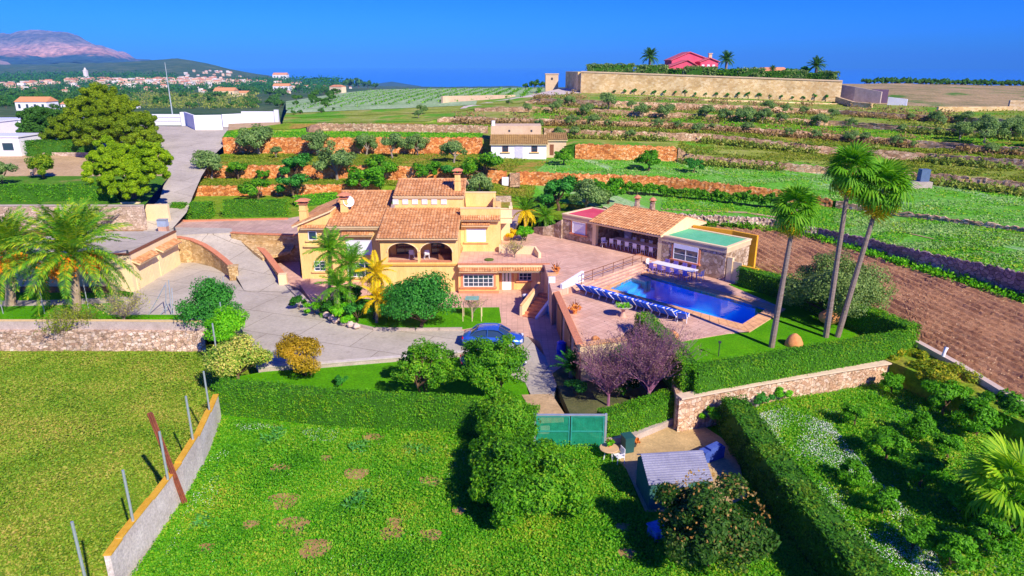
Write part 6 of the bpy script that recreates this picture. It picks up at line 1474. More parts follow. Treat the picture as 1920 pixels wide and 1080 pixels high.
# ramp walls right of the big wall
def quadwall(pts, label, mat=BIGW, th=.6):
    """pts: (px, py_bottom, py_top, t)"""
    P_ = [WT(x, yb, t) for x, yb, yt, t in pts]; Z1 = [WY(x, yt, p.y).z for (x, yb, yt, t), p in zip(pts, P_)]
    m_ = MB(); m_.wall(P_, [p.z - 1 for p in P_], Z1, th); return single('ramp_wall', m_, mat, label, 'wall', loc=tuple(P_[0]))
quadwall([(1570, 192, 158, 163), (1600, 194, 163, 160), (1650, 196, 172, 156)], 'pale sloping ramp wall at the right end of the hilltop wall', CONCW)
quadwall([(1632, 194, 167, 158), (1662, 196, 168, 157)], 'dark violet end wall of the shed beside the ramp', plain('violet_wall', (.16, .10, .16), .8))
quadwall([(1568, 190, 181, 158), (1600, 203, 191, 142), (1634, 206, 194, 139)], 'short sand-coloured wall curving down from the hilltop wall corner')
quadwall([(1664, 195, 182, 148), (1700, 197, 186, 146)], 'small white wall with a doorway right of the violet shed end', WHITE)
quadwall([(1757, 210, 200, 128), (1840, 208, 200, 128), (1920, 208, 199, 128)], 'low sand-coloured wall on the right hillside')
quadwall([(1890, 204, 188, 132), (2010, 206, 190, 130)], 'sand-coloured house wall at the right picture edge')
quadwall([(1720, 186, 176, 200), (1860, 190, 180, 196), (2100, 196, 186, 196)], 'long pale stone wall under the far row of trees', FAS)
# stone hut right of palms, spring box, white pots, etc.
p = hit(1722, 352); T_ = thing('field_hut', 'low pale concrete tank with a dark crate on top, right of the tall palms', 'tank', tuple(p)); m_ = MB(); m_.box(p.x, p.y, p.z - .3, 2.6, 1.4, 1.1); part('tank', m_, CONCW, T_); m_ = MB(); m_.box(p.x + .5, p.y + .2, p.z + .803, 1.1, .9, 1.5); part('crate', m_, plain('slate_blue', (.10, .16, .28), .6), T_)
p = hit(953, 338); T_ = thing('stair_recess', 'stone steps with a small white hatch in the orange wall below the farmhouse', 'steps', tuple(p))
for k in range(6): m_ = MB(); m_.box(p.x + .9, p.y - .9 + k * .25, p.z - .1, 1.4, .3, .28 * (k + 1)); part('step', m_, TANW, T_)
m_ = MB(); m_.box(p.x - .4, p.y - .3, p.z, .9, .5, 1.1); part('hatch', m_, WHITE, T_)
m_ = MB(); p = hit(944, 371); m_.wall([p + Vector((-1.6, 0, 0)), p + Vector((1.0, .3, 0))], p.z - .3, p.z + .75, .4); single('rubble_wall', m_, PALEW, 'short pale stone wall stub on the slope behind the upper wing', 'wall', loc=tuple(p))
p = hit(590, 240); m_ = MB(); m_.lathe([(1.5, 0), (1.2, .7), (.5, 1.2), (.05, 1.3)], p, 9); m_.box(p.x - 1, p.y, p.z, .7, .6, .9, .6); single('brush_pile', m_, mottled('dead_brush', [(.3, (.20, .10, .06)), (.7, (.42, .26, .16))], 2), 'brown heap of cut brush at the left end of the upper tan wall', 'brush pile', loc=tuple(p))
# ------------------------------------------------------------ vegetation
L_CIT = leafmat('citrus_leaves', [(.022, .10, .006), (.042, .19, .010), (.08, .29, .016), (.17, .36, .03)])
L_DARK = leafmat('dark_leaves', [(.010, .06, .012), (.02, .12, .018), (.04, .20, .03)])
L_DEEP = leafmat('deep_green_leaves', [(.015, .10, .03), (.03, .20, .045), (.06, .30, .07)])
L_OLIVE = leafmat('olive_leaves', [(.06, .15, .08), (.11, .23, .13), (.19, .33, .20)])
L_OLIVEG = leafmat('big_olive_leaves', [(.05, .12, .06), (.10, .20, .10), (.20, .32, .18)])
L_PINE = leafmat('pine_needles', [(.05, .14, .006), (.12, .27, .008), (.20, .38, .010), (.28, .44, .02)], scale=.45)
L_PINED = leafmat('dark_pine_needles', [(.02, .09, .03), (.04, .15, .04), (.07, .20, .05)], scale=.4)
L_GOLD = leafmat('golden_leaves', [(.16, .14, .012), (.28, .24, .02), (.40, .30, .04)])
L_VAR = leafmat('variegated_leaves', [(.06, .22, .03), (.20, .34, .08), (.50, .48, .26)])
L_LOQ = leafmat('loquat_leaves', [(.010, .04, .008), (.02, .085, .014), (.04, .13, .03), (.10, .15, .06)])
L_ORCH = leafmat('orchard_leaves', [(.025, .12, .008), (.05, .23, .012), (.10, .34, .018)])
L_HEDGE = leafmat('hedge_leaves', [(.022, .12, .005), (.042, .20, .008), (.075, .28, .012), (.14, .27, .012)], trans=.25, scale=.7)
L_HEDGED = leafmat('cypress_hedge_leaves', [(.010, .06, .006), (.02, .12, .010), (.05, .18, .015), (.10, .20, .015)], trans=.2, scale=.8)
L_PALM = leafmat('palm_green', [(.03, .14, .008), (.07, .26, .015), (.14, .34, .03)], trans=.3)
L_PALMY = leafmat('palm_yellow', [(.22, .30, .01), (.50, .42, .01), (.75, .42, .02)], trans=.3)
L_PALMB = leafmat('palm_brown', [(.34, .24, .03), (.50, .32, .06), (.30, .30, .03)], trans=.2)
L_PHX = leafmat('date_palm_green', [(.03, .15, .02), (.09, .28, .02), (.30, .40, .03)], trans=.3)
L_SCR = leafmat('scrub_leaves', [(.07, .16, .04), (.15, .25, .07), (.27, .30, .14)])
L_SCRV = leafmat('violet_scrub', [(.14, .12, .10), (.22, .18, .16), (.30, .24, .20)])
BARK = mottled('brown_bark', [(.3, (.10, .06, .03)), (.7, (.22, .14, .08))], 5, finemix=.3, local=True)
PBARK = mottled('palm_bark', [(.3, (.20, .14, .11)), (.7, (.36, .28, .23))], 3, finemix=.3, local=True, stretch=(1, 1, 5))

def crown_mesh(rng, R, Hc, n_cl, n_leaf, size, zc=0, flat=1.0, clr=.38, shell=.55, up=.35):
    """leaf cloud of clumps; R radius, Hc half height; returns vertices of leaf quads + clump centres"""
    d = rng.normal(size=(n_cl, 3)); d /= np.linalg.norm(d, axis=1)[:, None]
    d[:, 2] = np.where(d[:, 2] < -.45, -d[:, 2] * .5, d[:, 2])
    rad = rng.uniform(shell, .92, n_cl)[:, None]
    cc = d * rad * np.array([R, R, Hc])
    cr = clr * min(R, Hc) * rng.uniform(.65, 1.25, n_cl)
    k = rng.integers(0, n_cl, n_leaf)
    e = rng.normal(size=(n_leaf, 3)); e /= np.linalg.norm(e, axis=1)[:, None]
    rr_ = rng.uniform(.55, 1.05, n_leaf)[:, None]
    C = cc[k] + e * rr_ * cr[k][:, None] * np.array([1.15, 1.15, .85])
    nrm = e * .8 + d[k] * .6 + np.array([0, 0, up])
    C[:, 2] += zc
    cc = cc.copy(); cc[:, 2] += zc
    return leaf_quads(C, nrm, size, rng), cc
def tree_proto(name, R, Hc, trunk_h, n_cl, n_leaf, size, leafm, seed, bark=None, multi=1, tr=.14, **kw):
    """root with trunk (limbs) and crown; local coordinates, base at z=0"""
    rng = np.random.default_rng(seed); T_ = thing(name, 'x', 'tree', (0, 0, -80))
    zc = trunk_h + Hc * .75
    V, cc = crown_mesh(rng, R, Hc, n_cl, n_leaf, size, zc, **kw)
    mb = MB(); rd = random.Random(seed)
    for m_ in range(multi):
        ox, oy = (0, 0) if multi == 1 else (rd.uniform(-.2, .2), rd.uniform(-.2, .2))
        top = Vector((ox * 3 + rd.uniform(-.1, .1) * R, oy * 3 + rd.uniform(-.1, .1) * R, trunk_h))
        mb.tube([(ox, oy, -.3), Vector((ox, oy, 0)).lerp(top, .5) + Vector((rd.uniform(-.08, .08), rd.uniform(-.08, .08), 0)), top], [tr * 1.2, tr * .85, tr * .7], 7)
        for c in cc[rng.permutation(len(cc))[:max(4, min(12, n_cl // 2))]]:
            c = Vector(c); mb.tube([top, top.lerp(c, .5) + Vector((rd.uniform(-.1, .1) * R, rd.uniform(-.1, .1) * R, .05)), c], [tr * .5, tr * .3, tr * .1], 5, False)
    part('trunk', mb, bark or BARK, T_, world=False)
    link('crown', npmesh('crown', V, 4), leafm, T_)
    return T_
USED = set()
def plant(proto, p, s=1.0, yaw=None, label='', group=None, cat=None, name=None, sz=None):
    o = proto if proto.name not in USED else copy_tree(proto)
    USED.add(o.name)
    o.location = p; o.rotation_euler = (0, 0, random.uniform(0, 6.28) if yaw is None else yaw); o.scale = (s, s, s * (sz or 1)); o['label'] = label
    if group: o['group'] = group
    if cat: o['category'] = cat
    return o
NTH = ('first', 'second', 'third', 'fourth', 'fifth', 'sixth', 'seventh', 'eighth', 'ninth', 'tenth', 'eleventh', 'twelfth', 'thirteenth', 'fourteenth', 'fifteenth', 'sixteenth')

# --- near single trees
def big(name, px, py, z, R, Hc, th, ncl, nl, size, lm, seed, label, **kw):
    t = tree_proto(name, R, Hc, th, ncl, nl, size, lm, seed, **kw); t.location = W(px, py, z); t['label'] = label; return t
big('citrus_tree', 945, 845, 0, 1.6, 1.5, .6, 34, 18000, .075, L_CIT, 1, 'bright green citrus tree growing against the end of the long hedge left of the gate')
big('citrus_tree', 990, 965, 0, 2.7, 1.7, .35, 54, 36000, .085, L_CIT, 2, 'largest spreading citrus tree in the middle of the lush foreground field')
big('citrus_tree', 945, 900, 0, 1.7, 1.4, .2, 30, 15000, .075, L_CIT, 9, 'lower citrus bush filling the gap between the field citrus and the long hedge')
big('loquat_tree', 1325, 1060, 0, 2.5, 1.7, .8, 30, 26000, .085, L_LOQ, 3, 'dark loquat tree with pale orange flower tips in front of the shed', clr=.34, shell=.35)
big('lawn_tree', 798, 742, .1, 2.2, 1.6, .9, 44, 8500, .08, L_CIT, 4, 'airy green tree with visible forked trunks behind the long hedge, left one', multi=3, tr=.09, clr=.24, shell=.45)
big('lawn_tree', 925, 756, .1, 2.5, 2.1, .9, 64, 16000, .085, L_CIT, 5, 'bigger leafy green tree in front of the parked cars', multi=2, tr=.12, clr=.24, shell=.4)
big('garden_tree', 787, 612, .2, 2.7, 2.3, .5, 44, 22000, .10, L_DEEP, 6, 'dense deep green tree in front of the loggia', multi=2, shell=.35)
big('golden_shrub', 578, 700, .1, 2.1, 1.3, .5, 18, 9000, .075, L_GOLD, 7, 'golden brown cloud-pruned shrub between the drive and the front lawn', multi=3, clr=.42)
big('variegated_shrub', 448, 712, 0, 2.0, 1.6, .3, 34, 12000, .085, L_VAR, 8, 'variegated cream and green shrub at the corner of the drive')
big('ivy_mound', 432, 655, 0, 1.35, 1.9, .3, 30, 13000, .09, L_BRI if False else LF_BR, 10, 'bright green ivy-covered mound spilling down beside the drive', shell=.4)
big('yard_tree', 398, 612, .1, 2.2, 2.1, .4, 40, 14000, .09, L_DEEP, 12, 'dark green rounded tree at the edge of the garage yard', shell=.4)
big('small_tree', 394, 560, .1, .65, .6, .9, 8, 1500, .08, L_DARK, 13, 'small dark round treetop rising above the rounded yard tree')
o_ = big('old_olive', 1562, 596, 2.3, 3.5, 2.5, .3, 60, 34000, .085, L_OLIVEG, 14, 'huge grey-green olive bush behind the tall palms by the ploughed field', multi=3, shell=.55, clr=.34)
# fruit specks on loquat
rng = np.random.default_rng(8); d = rng.normal(size=(420, 3)); d /= np.linalg.norm(d, axis=1)[:, None]; d[:, 2] = abs(d[:, 2]); C = d * np.array([2.3, 2.3, 1.9]) * rng.uniform(.85, 1.02, 420)[:, None] + np.array([0, 0, 2.3]); lq = bpy.data.objects['loquat_tree']
link('blossom', npmesh('blossom', leaf_quads(C, None, .06, rng, .7), 4), leafmat('loquat_blossom', [(.20, .12, .05), (.26, .17, .08), (.24, .20, .14)]), lq, kind='stuff')

# --- hedges: box-shaped, leafy surface
def hedge(path, z0, h, w, label, lm=None, dens=170, size=.07, loc=None, seed=0, core=None, rough=.10, zs=None):
    """path: world points of the centre line"""
    T_ = thing('clipped_hedge', label, 'hedge', tuple(path[0]))
    pts = [Vector((p[0], p[1], 0)) for p in path]; rng = np.random.default_rng(seed + 50)
    Z0 = zs if zs else [z0] * len(pts)
    LL_ = []; 
    m_ = MB(); m_.wall(pts, [z - .4 for z in Z0], [z + h - .08 for z in Z0], w - .16)
    part('hedge_core', m_, mottled('hedge_shade', [(.3, (.03, .11, .006)), (.7, (.06, .20, .01))], 3, finemix=.3), T_)
    VV = []
    for i in range(len(pts) - 1):
        a, b = pts[i], pts[i + 1]; d_ = b - a; L = d_.length
        if L < .01: continue
        d_ = d_ / L; n_ = Vector((-d_.y, d_.x, 0))
        def face(nn, U0, V0, origin, du, dv, nrm):
            nl = int(U0 * V0 * dens)
            if nl < 1: return
            u = rng.uniform(0, U0, nl); v = rng.uniform(0, V0, nl)
            C = np.array(origin)[None] + np.outer(u, du) + np.outer(v, dv)
            wob = rough * noise2(C[:, 0] * 1.7 + C[:, 2], C[:, 1] * 1.7 + C[:, 2] * 2.3, seed)
            C = C + np.array(nrm)[None] * (wob + rng.uniform(-.06, .06, nl) + (rng.uniform(size=nl) < .03) * rng.uniform(0, .22, nl))[:, None]
            N_ = np.tile(np.array(nrm), (nl, 1)) + np.array([0, 0, .25])
            VV.append(leaf_quads(C, N_, size, rng, .45))
        e = w / 2 - .05; zt = (Z0[i] + Z0[i + 1]) / 2 + h
        up = Vector((0, 0, 1)); sl = (Z0[i + 1] - Z0[i]) / L; dd = Vector((d_.x, d_.y, sl)); zb = Z0[i]
        for s_ in (1, -1):
            face(0, L + e, h, tuple(a + n_ * e * s_ - d_ * (e / 2) + Vector((0, 0, zb))), tuple(dd), (0, 0, 1), tuple(n_ * s_))
        face(0, L + e, 2 * e, tuple(a - n_ * e - d_ * (e / 2) + Vector((0, 0, zb + h))), tuple(dd), tuple(n_), (0, 0, 1))
        if i == 0: face(0, 2 * e, h, tuple(a - n_ * e - d_ * .05 + Vector((0, 0, zb))), tuple(n_), (0, 0, 1), tuple(-d_))
        if i == len(pts) - 2: face(0, 2 * e, h, tuple(b - n_ * e + d_ * .05 + Vector((0, 0, Z0[i + 1]))), tuple(n_), (0, 0, 1), tuple(d_))
    V = np.concatenate(VV); V -= np.array(tuple(T_.location)); link('foliage', npmesh('foliage', V, 4), lm or L_HEDGE, T_, kind='stuff')
    return T_
off = Vector((0, .55, 0))
hedge([W(414, 780, 0) + off, W(520, 790, 0) + off, W(618, 802, 0) + off, W(757, 810, 0) + off, W(860, 816, 0) + off, W(1000, 836, 0) + off], 0, 2.0, 1.25, 'long clipped hedge along the top of the lush foreground field', dens=230, size=.06, seed=1, rough=.06)
hedge([W(1136, 834, 0) + off, W(1190, 820, 0) + off, W(1262, 793, 0) + off], 0, 1.75, 1.2, 'clipped hedge between the green gate and the orchard wall', dens=230, size=.06, seed=2, rough=.05)
sA, sB, sC = W(1302, 738, 2.2) + Vector((0, .5, 0)), W(1500, 703, 2.2) + Vector((0, .5, 0)), W(1694, 668, 2.2) + Vector((0, .5, 0))
hedge([sA, sB, sC], 2.15, 1.5, 1.1, 'tall clipped hedge above the orchard wall, along the south edge of the pool lawn', dens=230, size=.06, seed=3, rough=.05)
hedge([W(1203, 625, 2.3), W(1245, 668, 2.25), W(1292, 728, 2.2)], 1.6, 2.2, 1.1, 'shaded clipped hedge running down the west edge of the pool lawn', dens=230, size=.06, seed=4)
hedge([W(1390, 534, 2.35), W(1478, 562, 2.3), W(1560, 596, 2.3), W(1640, 628, 2.25), W(1702, 655, 2.2)], 2.2, 1.75, 1.1, 'clipped hedge between the pool lawn and the ploughed field', dens=200, size=.065, seed=5, rough=.05)
hedge([W(1372, 800, .3), W(1440, 900, .4), W(1500, 980, .4), W(1600, 1110, .4), W(1660, 1190, .4)], 0, 2.1, 1.5, 'dark overgrown cypress hedge along the left side of the orchard', L_HEDGED, dens=230, size=.075, seed=6, rough=.16)
hedge([WT(-60, 378, 76), WT(40, 376, 76.3), WT(222, 374, 76.8)], 5.6, 1.75, 1.4, 'clipped hedge on top of the long pale wall at the left', dens=90, size=.1, seed=7)
hedge([W(58, 293, 7.0), W(175, 292, 7.0)], 7.0, 2.3, 1.5, 'dark green hedge behind the small conical tree, beneath the pine', L_HEDGED, dens=50, size=.14, seed=8)
hq = [((322, 410), (343, 410), 1.75, 'small clipped hedge block by the road corner, leftmost of three'), ((360, 411), (392, 411), 1.85, 'square clipped hedge block in the middle of the three'), ((420, 409), (535, 407), 1.95, 'long clipped hedge block, rightmost of the three behind the patio')]
for i, (a, b, h_, l_) in enumerate(hq): hedge([W(a[0], a[1], 3.05) + Vector((0, .8, 0)), W(b[0], b[1], 3.05) + Vector((0, .8, 0))], 3.0, h_, 1.4, l_, dens=100, size=.09, seed=20 + i)
hedge([W(556, 385, 3.4), W(630, 379, 3.4)], 3.4, 1.2, 1.2, 'low bright hedge behind the left chimneys of the villa', LF_BR, dens=90, size=.1, seed=25)
hedge([W(1030, 368, 4.0), W(1100, 366, 3.9)], 3.2, .9, 1.0, 'low green hedge behind the left end of the pool house', dens=70, size=.1, seed=26)
# clipped masses on top of the hilltop wall
rr = random.Random(4)
TOP = [(1104, 1186, 124, 136, 'long rounded blue-green mass, first from the left'), (1196, 1250, 126, 138, 'rounded mass below the left palm'), (1252, 1276, 133, 139, 'small dark mass under the pink villa'), (1288, 1342, 129, 141, 'broad domed mass in front of the pink villa'), (1345, 1382, 134, 143, 'flat mass under the second palm'), (1388, 1432, 132, 145, 'rounded blue mass right of the second palm'), (1434, 1470, 138, 147, 'low dark mass before the pavilion'), (1472, 1512, 136, 149, 'broad blue mass near the right palm'), (1514, 1540, 141, 151, 'dark mass under the right palm'), (1542, 1568, 138, 153, 'square mass at the right end')]
for i, (x0, x1, yt_, yb_, l_) in enumerate(TOP):
    t = 176 - (x0 - 1092) / 476 * 12
    a, b = WT(x0, yb_, t), WT(x1, yb_, t - 2); h_ = (yb_ - yt_ + 4) * t / F
    hedge([a + Vector((0, 1, 0)), b + Vector((0, 1, 0))], min(a.z, b.z) - .8, h_ + .6, 2.6, 'clipped hedge on the hilltop wall, ' + l_, L_OLIVEG if i in (0, 1, 3, 5, 7, 9) else L_HEDGED, dens=16, size=.28, seed=40 + i, rough=.3)

# --- orchard
OT = [tree_proto('orange_tree', 1.15, .85, .45, 16, 3800, .085, L_ORCH, 60 + i, tr=.09) for i in range(3)]
OP = [(1600, 800, .85, 'nearest the orchard wall'), (1660, 862, 1.1, 'in the first row below the wall box'), (1722, 826, 1.0, 'with pale bare trunk in the middle'), (1773, 862, .9, 'just left of the fan palm crown'), (1724, 912, 1.1, 'with dark forked trunk'), (1598, 912, .85, 'small one in the white flowers near the cypress hedge'), (1651, 965, .9, 'small one halfway down the flowery strip'), (1767, 778, 1.35, 'beneath the golden bushes'), (1824, 815, 1.3, 'beside the pale kerb wall'), (1873, 797, 1.3, 'tall one at the kerb'), (1709, 1032, .9, 'low one near the bottom of the picture'), (1851, 1040, 1.1, 'under the fan palm'), (1669, 740, .9, 'small one beside the hutch box'), (1913, 818, 1.3, 'at the right picture edge'), (1784, 1072, 1.1, 'at the bottom edge of the picture'), (1900, 1010, 1.3, 'in the lower right corner'), (1800, 960, 1.0, 'in the deep shade left of the fan palm')]
for i, (x, y, s_, l_) in enumerate(OP): plant(OT[i % 3], W(x, y, OZ), s_ * .8, label='orchard orange tree ' + l_, group='orange trees in the orchard')
big('golden_bush', 1760, 742, OZ, 2.0, 1.2, .3, 24, 8000, .085, leafmat('yellow_green_leaves', [(.06, .16, .01), (.16, .26, .02), (.34, .34, .04)]), 71, 'tall yellow-green bush at the top right of the orchard, beside the kerb')
big('golden_bush', 1700, 712, OZ, 1.5, 1.0, .3, 18, 5000, .085, MATS['yellow_green_leaves'], 72, 'yellowish bush growing against the right end of the orchard wall')

# --- palms
def fan_frond(seed, droop, R=.95, pet=.9, n=17):
    rd = random.Random(seed); mb = MB(); 
    mb.tube([(0, 0, 0), (pet * .5, 0, .03), (pet, 0, 0)], [.03, .022, .018], 4)
    for i in range(n):
        a = radians(-112 + 224 * i / (n - 1)); ln = R * (1 - .18 * abs(i / (n - 1) - .5)) * rd.uniform(.9, 1.05)
        pts = []
        for k, f in enumerate((0, .45, .8, 1.0)):
            x = pet + cos(a) * ln * f; y = sin(a) * ln * f; z = -.02 * k + .06 * cos(a) - droop * f ** 2.6 * R * (.6 + .6 * rd.random())
            x -= droop * .12 * f * f
            pts.append(Vector((x, y, z)))
        wv = Vector((-sin(a), cos(a), 0)); ws = (.012, .055, .045, .008); P_ = []
        for p, w_ in zip(pts, ws): P_ += [p - wv * w_ + Vector((0, 0, .012)), p, p + wv * w_ + Vector((0, 0, .012))]
        for k in range(3):
            b0 = 3 * k; mb.add([P_[b0], P_[b0 + 1], P_[b0 + 4], P_[b0 + 3]], [(0, 1, 2, 3)]); mb.add([P_[b0 + 1], P_[b0 + 2], P_[b0 + 5], P_[b0 + 4]], [(0, 1, 2, 3)])
    return mb.mesh('frond')
def feather_frond(seed, L=3.0, n=34, lw=.035, ll=.5, droop=.9, mat=None):
    rd = random.Random(seed); mb = MB(); path = []
    for k in range(9): f = k / 8; path.append(Vector((L * f * (1 - .12 * droop * f), 0, L * (.28 * f - .55 * droop * f * f))))
    mb.tube(path, [.035 * (1 - k / 9) + .006 for k in range(9)], 4, False)
    for i in range(n):
        f = .12 + .88 * i / (n - 1); k = min(7, int(f * 8)); p = path[k].lerp(path[k + 1], f * 8 - k); tdir = (path[k + 1] - path[k]).normalized()
        l_ = ll * (math.sin(pi * (.12 + .82 * f)) ** .6) * rd.uniform(.85, 1.1)
        for s_ in (-1, 1):
            d_ = (tdir * .55 + Vector((0, s_, 0)) * .85 + Vector((0, 0, .25 - rd.uniform(0, .5)))).normalized(); e = p + d_ * l_ + Vector((0, 0, -.25 * l_)); m_ = p + d_ * l_ * .55
            wv = tdir * lw; mb.add([p - wv * .5, m_ - wv, e, m_ + wv], [(0, 1, 2, 3)])
    return mb.mesh('frond')
FAN = [fan_frond(i, .25 + .25 * i) for i in range(4)]; 
for me in FAN[:3]: me.materials.append(L_PALM)
FAN[3].materials.append(L_PALMY)
fanb = fan_frond(9, 1.2); fanb.materials.append(L_PALMB)
def palm(name, base_, top, r0, r1, fronds, n, label, elev=(-50, 75), s=1.0, group=None, seed=0, bark=None, low=None, nlow=0, curve=.3, fruit=None, cat='palm'):
    T_ = thing(name, label, cat, tuple(base_), group); rd = random.Random(seed); base_, top = Vector(base_), Vector(top)
    mid_ = base_.lerp(top, .5) + Vector(((top.x - base_.x) * -.08, 0, 0)) * curve; path = [base_ - Vector((0, 0, .3))]; rad = [r0 * 1.35]
    for k in range(9):
        f = k / 8; path.append(base_.lerp(mid_, f).lerp(mid_.lerp(top, f), f)); rad.append((r0 + (r1 - r0) * f) * (1.03 if k % 2 else .97))
    m_ = MB(); m_.tube(path, rad, 10); part('trunk', m_, bark or PBARK, T_)
    def fr_(me, el, az):
        o = bpy.data.objects.new('frond', me); col.objects.link(o); o.parent = T_; o.location = top - base_; o.rotation_euler = (rd.uniform(-.3, .3), -radians(el), az); o.scale = (s * rd.uniform(.88, 1.1),) * 3
    ga = 2.39996
    for i in range(n):
        f = i / (n - 1); el = elev[0] + (elev[1] - elev[0]) * f ** .8
        fr_(fronds[min(len(fronds) - 1, int((1 - f) * len(fronds)))], el + rd.uniform(-8, 8), i * ga + rd.uniform(-.15, .15))
    for i in range(nlow): fr_(low, rd.uniform(-85, -50), i * ga * 1.3)
    if fruit:
        for i in range(fruit):
            az = rd.uniform(pi, 2 * pi); q = np.random.default_rng(i); C = q.normal(size=(200, 3)) * np.array([.34, .30, .34]) + np.array([cos(az) * 1.7, sin(az) * 1.7, -.5 - .3 * (i % 2)]) + np.array(tuple(top - base_))
            link('fruit_bunch', npmesh('fruit_bunch', leaf_quads(C, None, .12, q, .8), 4), leafmat('date_orange', [(.48, .11, .01), (.52, .18, .01), (.52, .25, .03)], trans=.1), T_)
    return T_
b1, b2, b3 = W(1548, 634, 2.2), W(1570, 633, 2.2), W(1446, 653, 2.2)
fl = [FAN[0], FAN[1], FAN[2]]
palm('fan_palm', b1, WY(1595, 318, b1.y), .20, .13, fl, 34, 'tallest slender fan palm on the pool lawn, leaning slightly right', s=1.08, seed=1, low=FAN[3], nlow=5, group='tall fan palms on the pool lawn')
palm('fan_palm', b2, WY(1655, 350, b2.y), .20, .13, fl, 38, 'fan palm leaning furthest right beside the big olive bush', s=1.18, seed=2, low=FAN[3], nlow=9, group='tall fan palms on the pool lawn')
palm('fan_palm', b3, WY(1492, 392, b3.y), .20, .13, fl, 30, 'shortest of the three tall fan palms, standing closest to the pool', s=.98, seed=3, low=FAN[3], nlow=5, group='tall fan palms on the pool lawn')
bb = W(1884, 990, OZ); fy_ = leafmat('young_palm_green', [(.06, .22, .01), (.16, .38, .02), (.34, .50, .05)], trans=.35)
yf = [fan_frond(30 + i, .3 + .2 * i, 1.05, 1.1, 24) for i in range(3)]
for me in yf: me.materials.append(fy_)
palm('fan_palm', bb, bb + Vector((0, 0, 1.9)), .3, .26, yf, 26, 'young bright green fan palm in the lower right of the orchard', elev=(-35, 70), s=1.15, seed=4)
PH = [feather_frond(40, 5.0, 56, .05, .78, .75), feather_frond(41, 5.2, 56, .05, .78, 1.1), feather_frond(42, 5.2, 56, .05, .74, 1.45)]
for me in PH: me.materials.append(L_PHX)
bp_ = W(143, 582, .3); palm('date_palm', bp_, WY(135, 478, bp_.y), .42, .36, PH, 64, 'large date palm with orange fruit clusters in front of the garage', elev=(-30, 78), s=1.0, seed=5, fruit=6, bark=mottled('date_trunk', [(.3, (.34, .24, .16)), (.7, (.52, .40, .28))], 3, finemix=.3, local=True))
bp_ = W(20, 572, .3); palm('date_palm', bp_, WY(18, 470, bp_.y), .40, .34, PH, 56, 'date palm cut by the left picture edge beside the larger one', elev=(-30, 78), s=.85, seed=6, fruit=4, bark=MATS['date_trunk'])
bp_ = W(172, 470, 1.5); palm('date_palm', bp_, bp_ + Vector((0, 0, 2.2)), .25, .2, PH, 30, 'smaller date palm behind the big one, against the garage roof', elev=(0, 80), s=.72, seed=7)
QN = [feather_frond(50, 1.9, 30, .03, .42, .8), feather_frond(51, 2.0, 30, .03, .42, 1.1)]
for me in QN: me.materials.append(L_PALM)
QY = [feather_frond(52, 1.9, 28, .04, .40, 1.0), feather_frond(53, 1.9, 28, .04, .40, 1.3)]
for me in QY: me.materials.append(L_PALMY)
QP = [(617, 578, 458, 1.2, QN, 30, 'tallest feathery green palm in the bed before the left wing of the villa', 1), (655, 582, 482, 1.15, QN, 28, 'second tall feathery palm, just left of the loggia', 2), (632, 592, 525, 1.1, QN, 24, 'shorter bright feathery palm below the two tall ones', 3), (703, 596, 500, 1.0, QY, 20, 'yellowing palm beside the loggia corner', 4), (706, 604, 548, .95, QY, 20, 'low yellowing palm at the edge of the front lawn', 5), (604, 585, 560, .7, QN, 14, 'small palm low in the bed by the left wing', 6)]
for x, y, yt_, s_, fr2, n_, l_, sd in QP:
    b_ = W(x, y, .2); palm('feather_palm', b_, WY(x + 2, yt_ + 14, b_.y), .13, .10, fr2, n_, l_, elev=(-40, 78), s=s_, seed=sd, group='feathery palms in the villa bed')
for x, y, yt_, s_, l_, sd in ((985, 430, 388, 1.1, 'feathery palm behind the upper right wing of the villa', 11), (1022, 428, 398, .9, 'feathery palm next to the curving rubble wall of the pool house', 12)):
    b_ = W(x, y, 2.9); palm('feather_palm', b_, WY(x, yt_ + 8, b_.y), .14, .1, [QN[0], QN[1]] if sd == 12 else [QN[0], QY[1]], 24, l_, elev=(-40, 75), s=s_, seed=sd, group='palms between villa and pool house')
AG = W(1072, 705, .2); palm('cycad', AG, AG + Vector((0, 0, .5)), .2, .18, [feather_frond(60, 1.5, 26, .03, .3, .5)], 34, 'spiky dark green cycad in the shade beside the terrace wall', elev=(0, 80), s=1.0, seed=21, cat='cycad')
for c in bpy.data.objects:
    if c.name.startswith('frond') and c.parent and c.parent.name.startswith('cycad') and not c.data.materials: c.data.materials.append(L_DEEP)
for x, y, sd in ((965, 447, 31), (1000, 452, 32)): pass
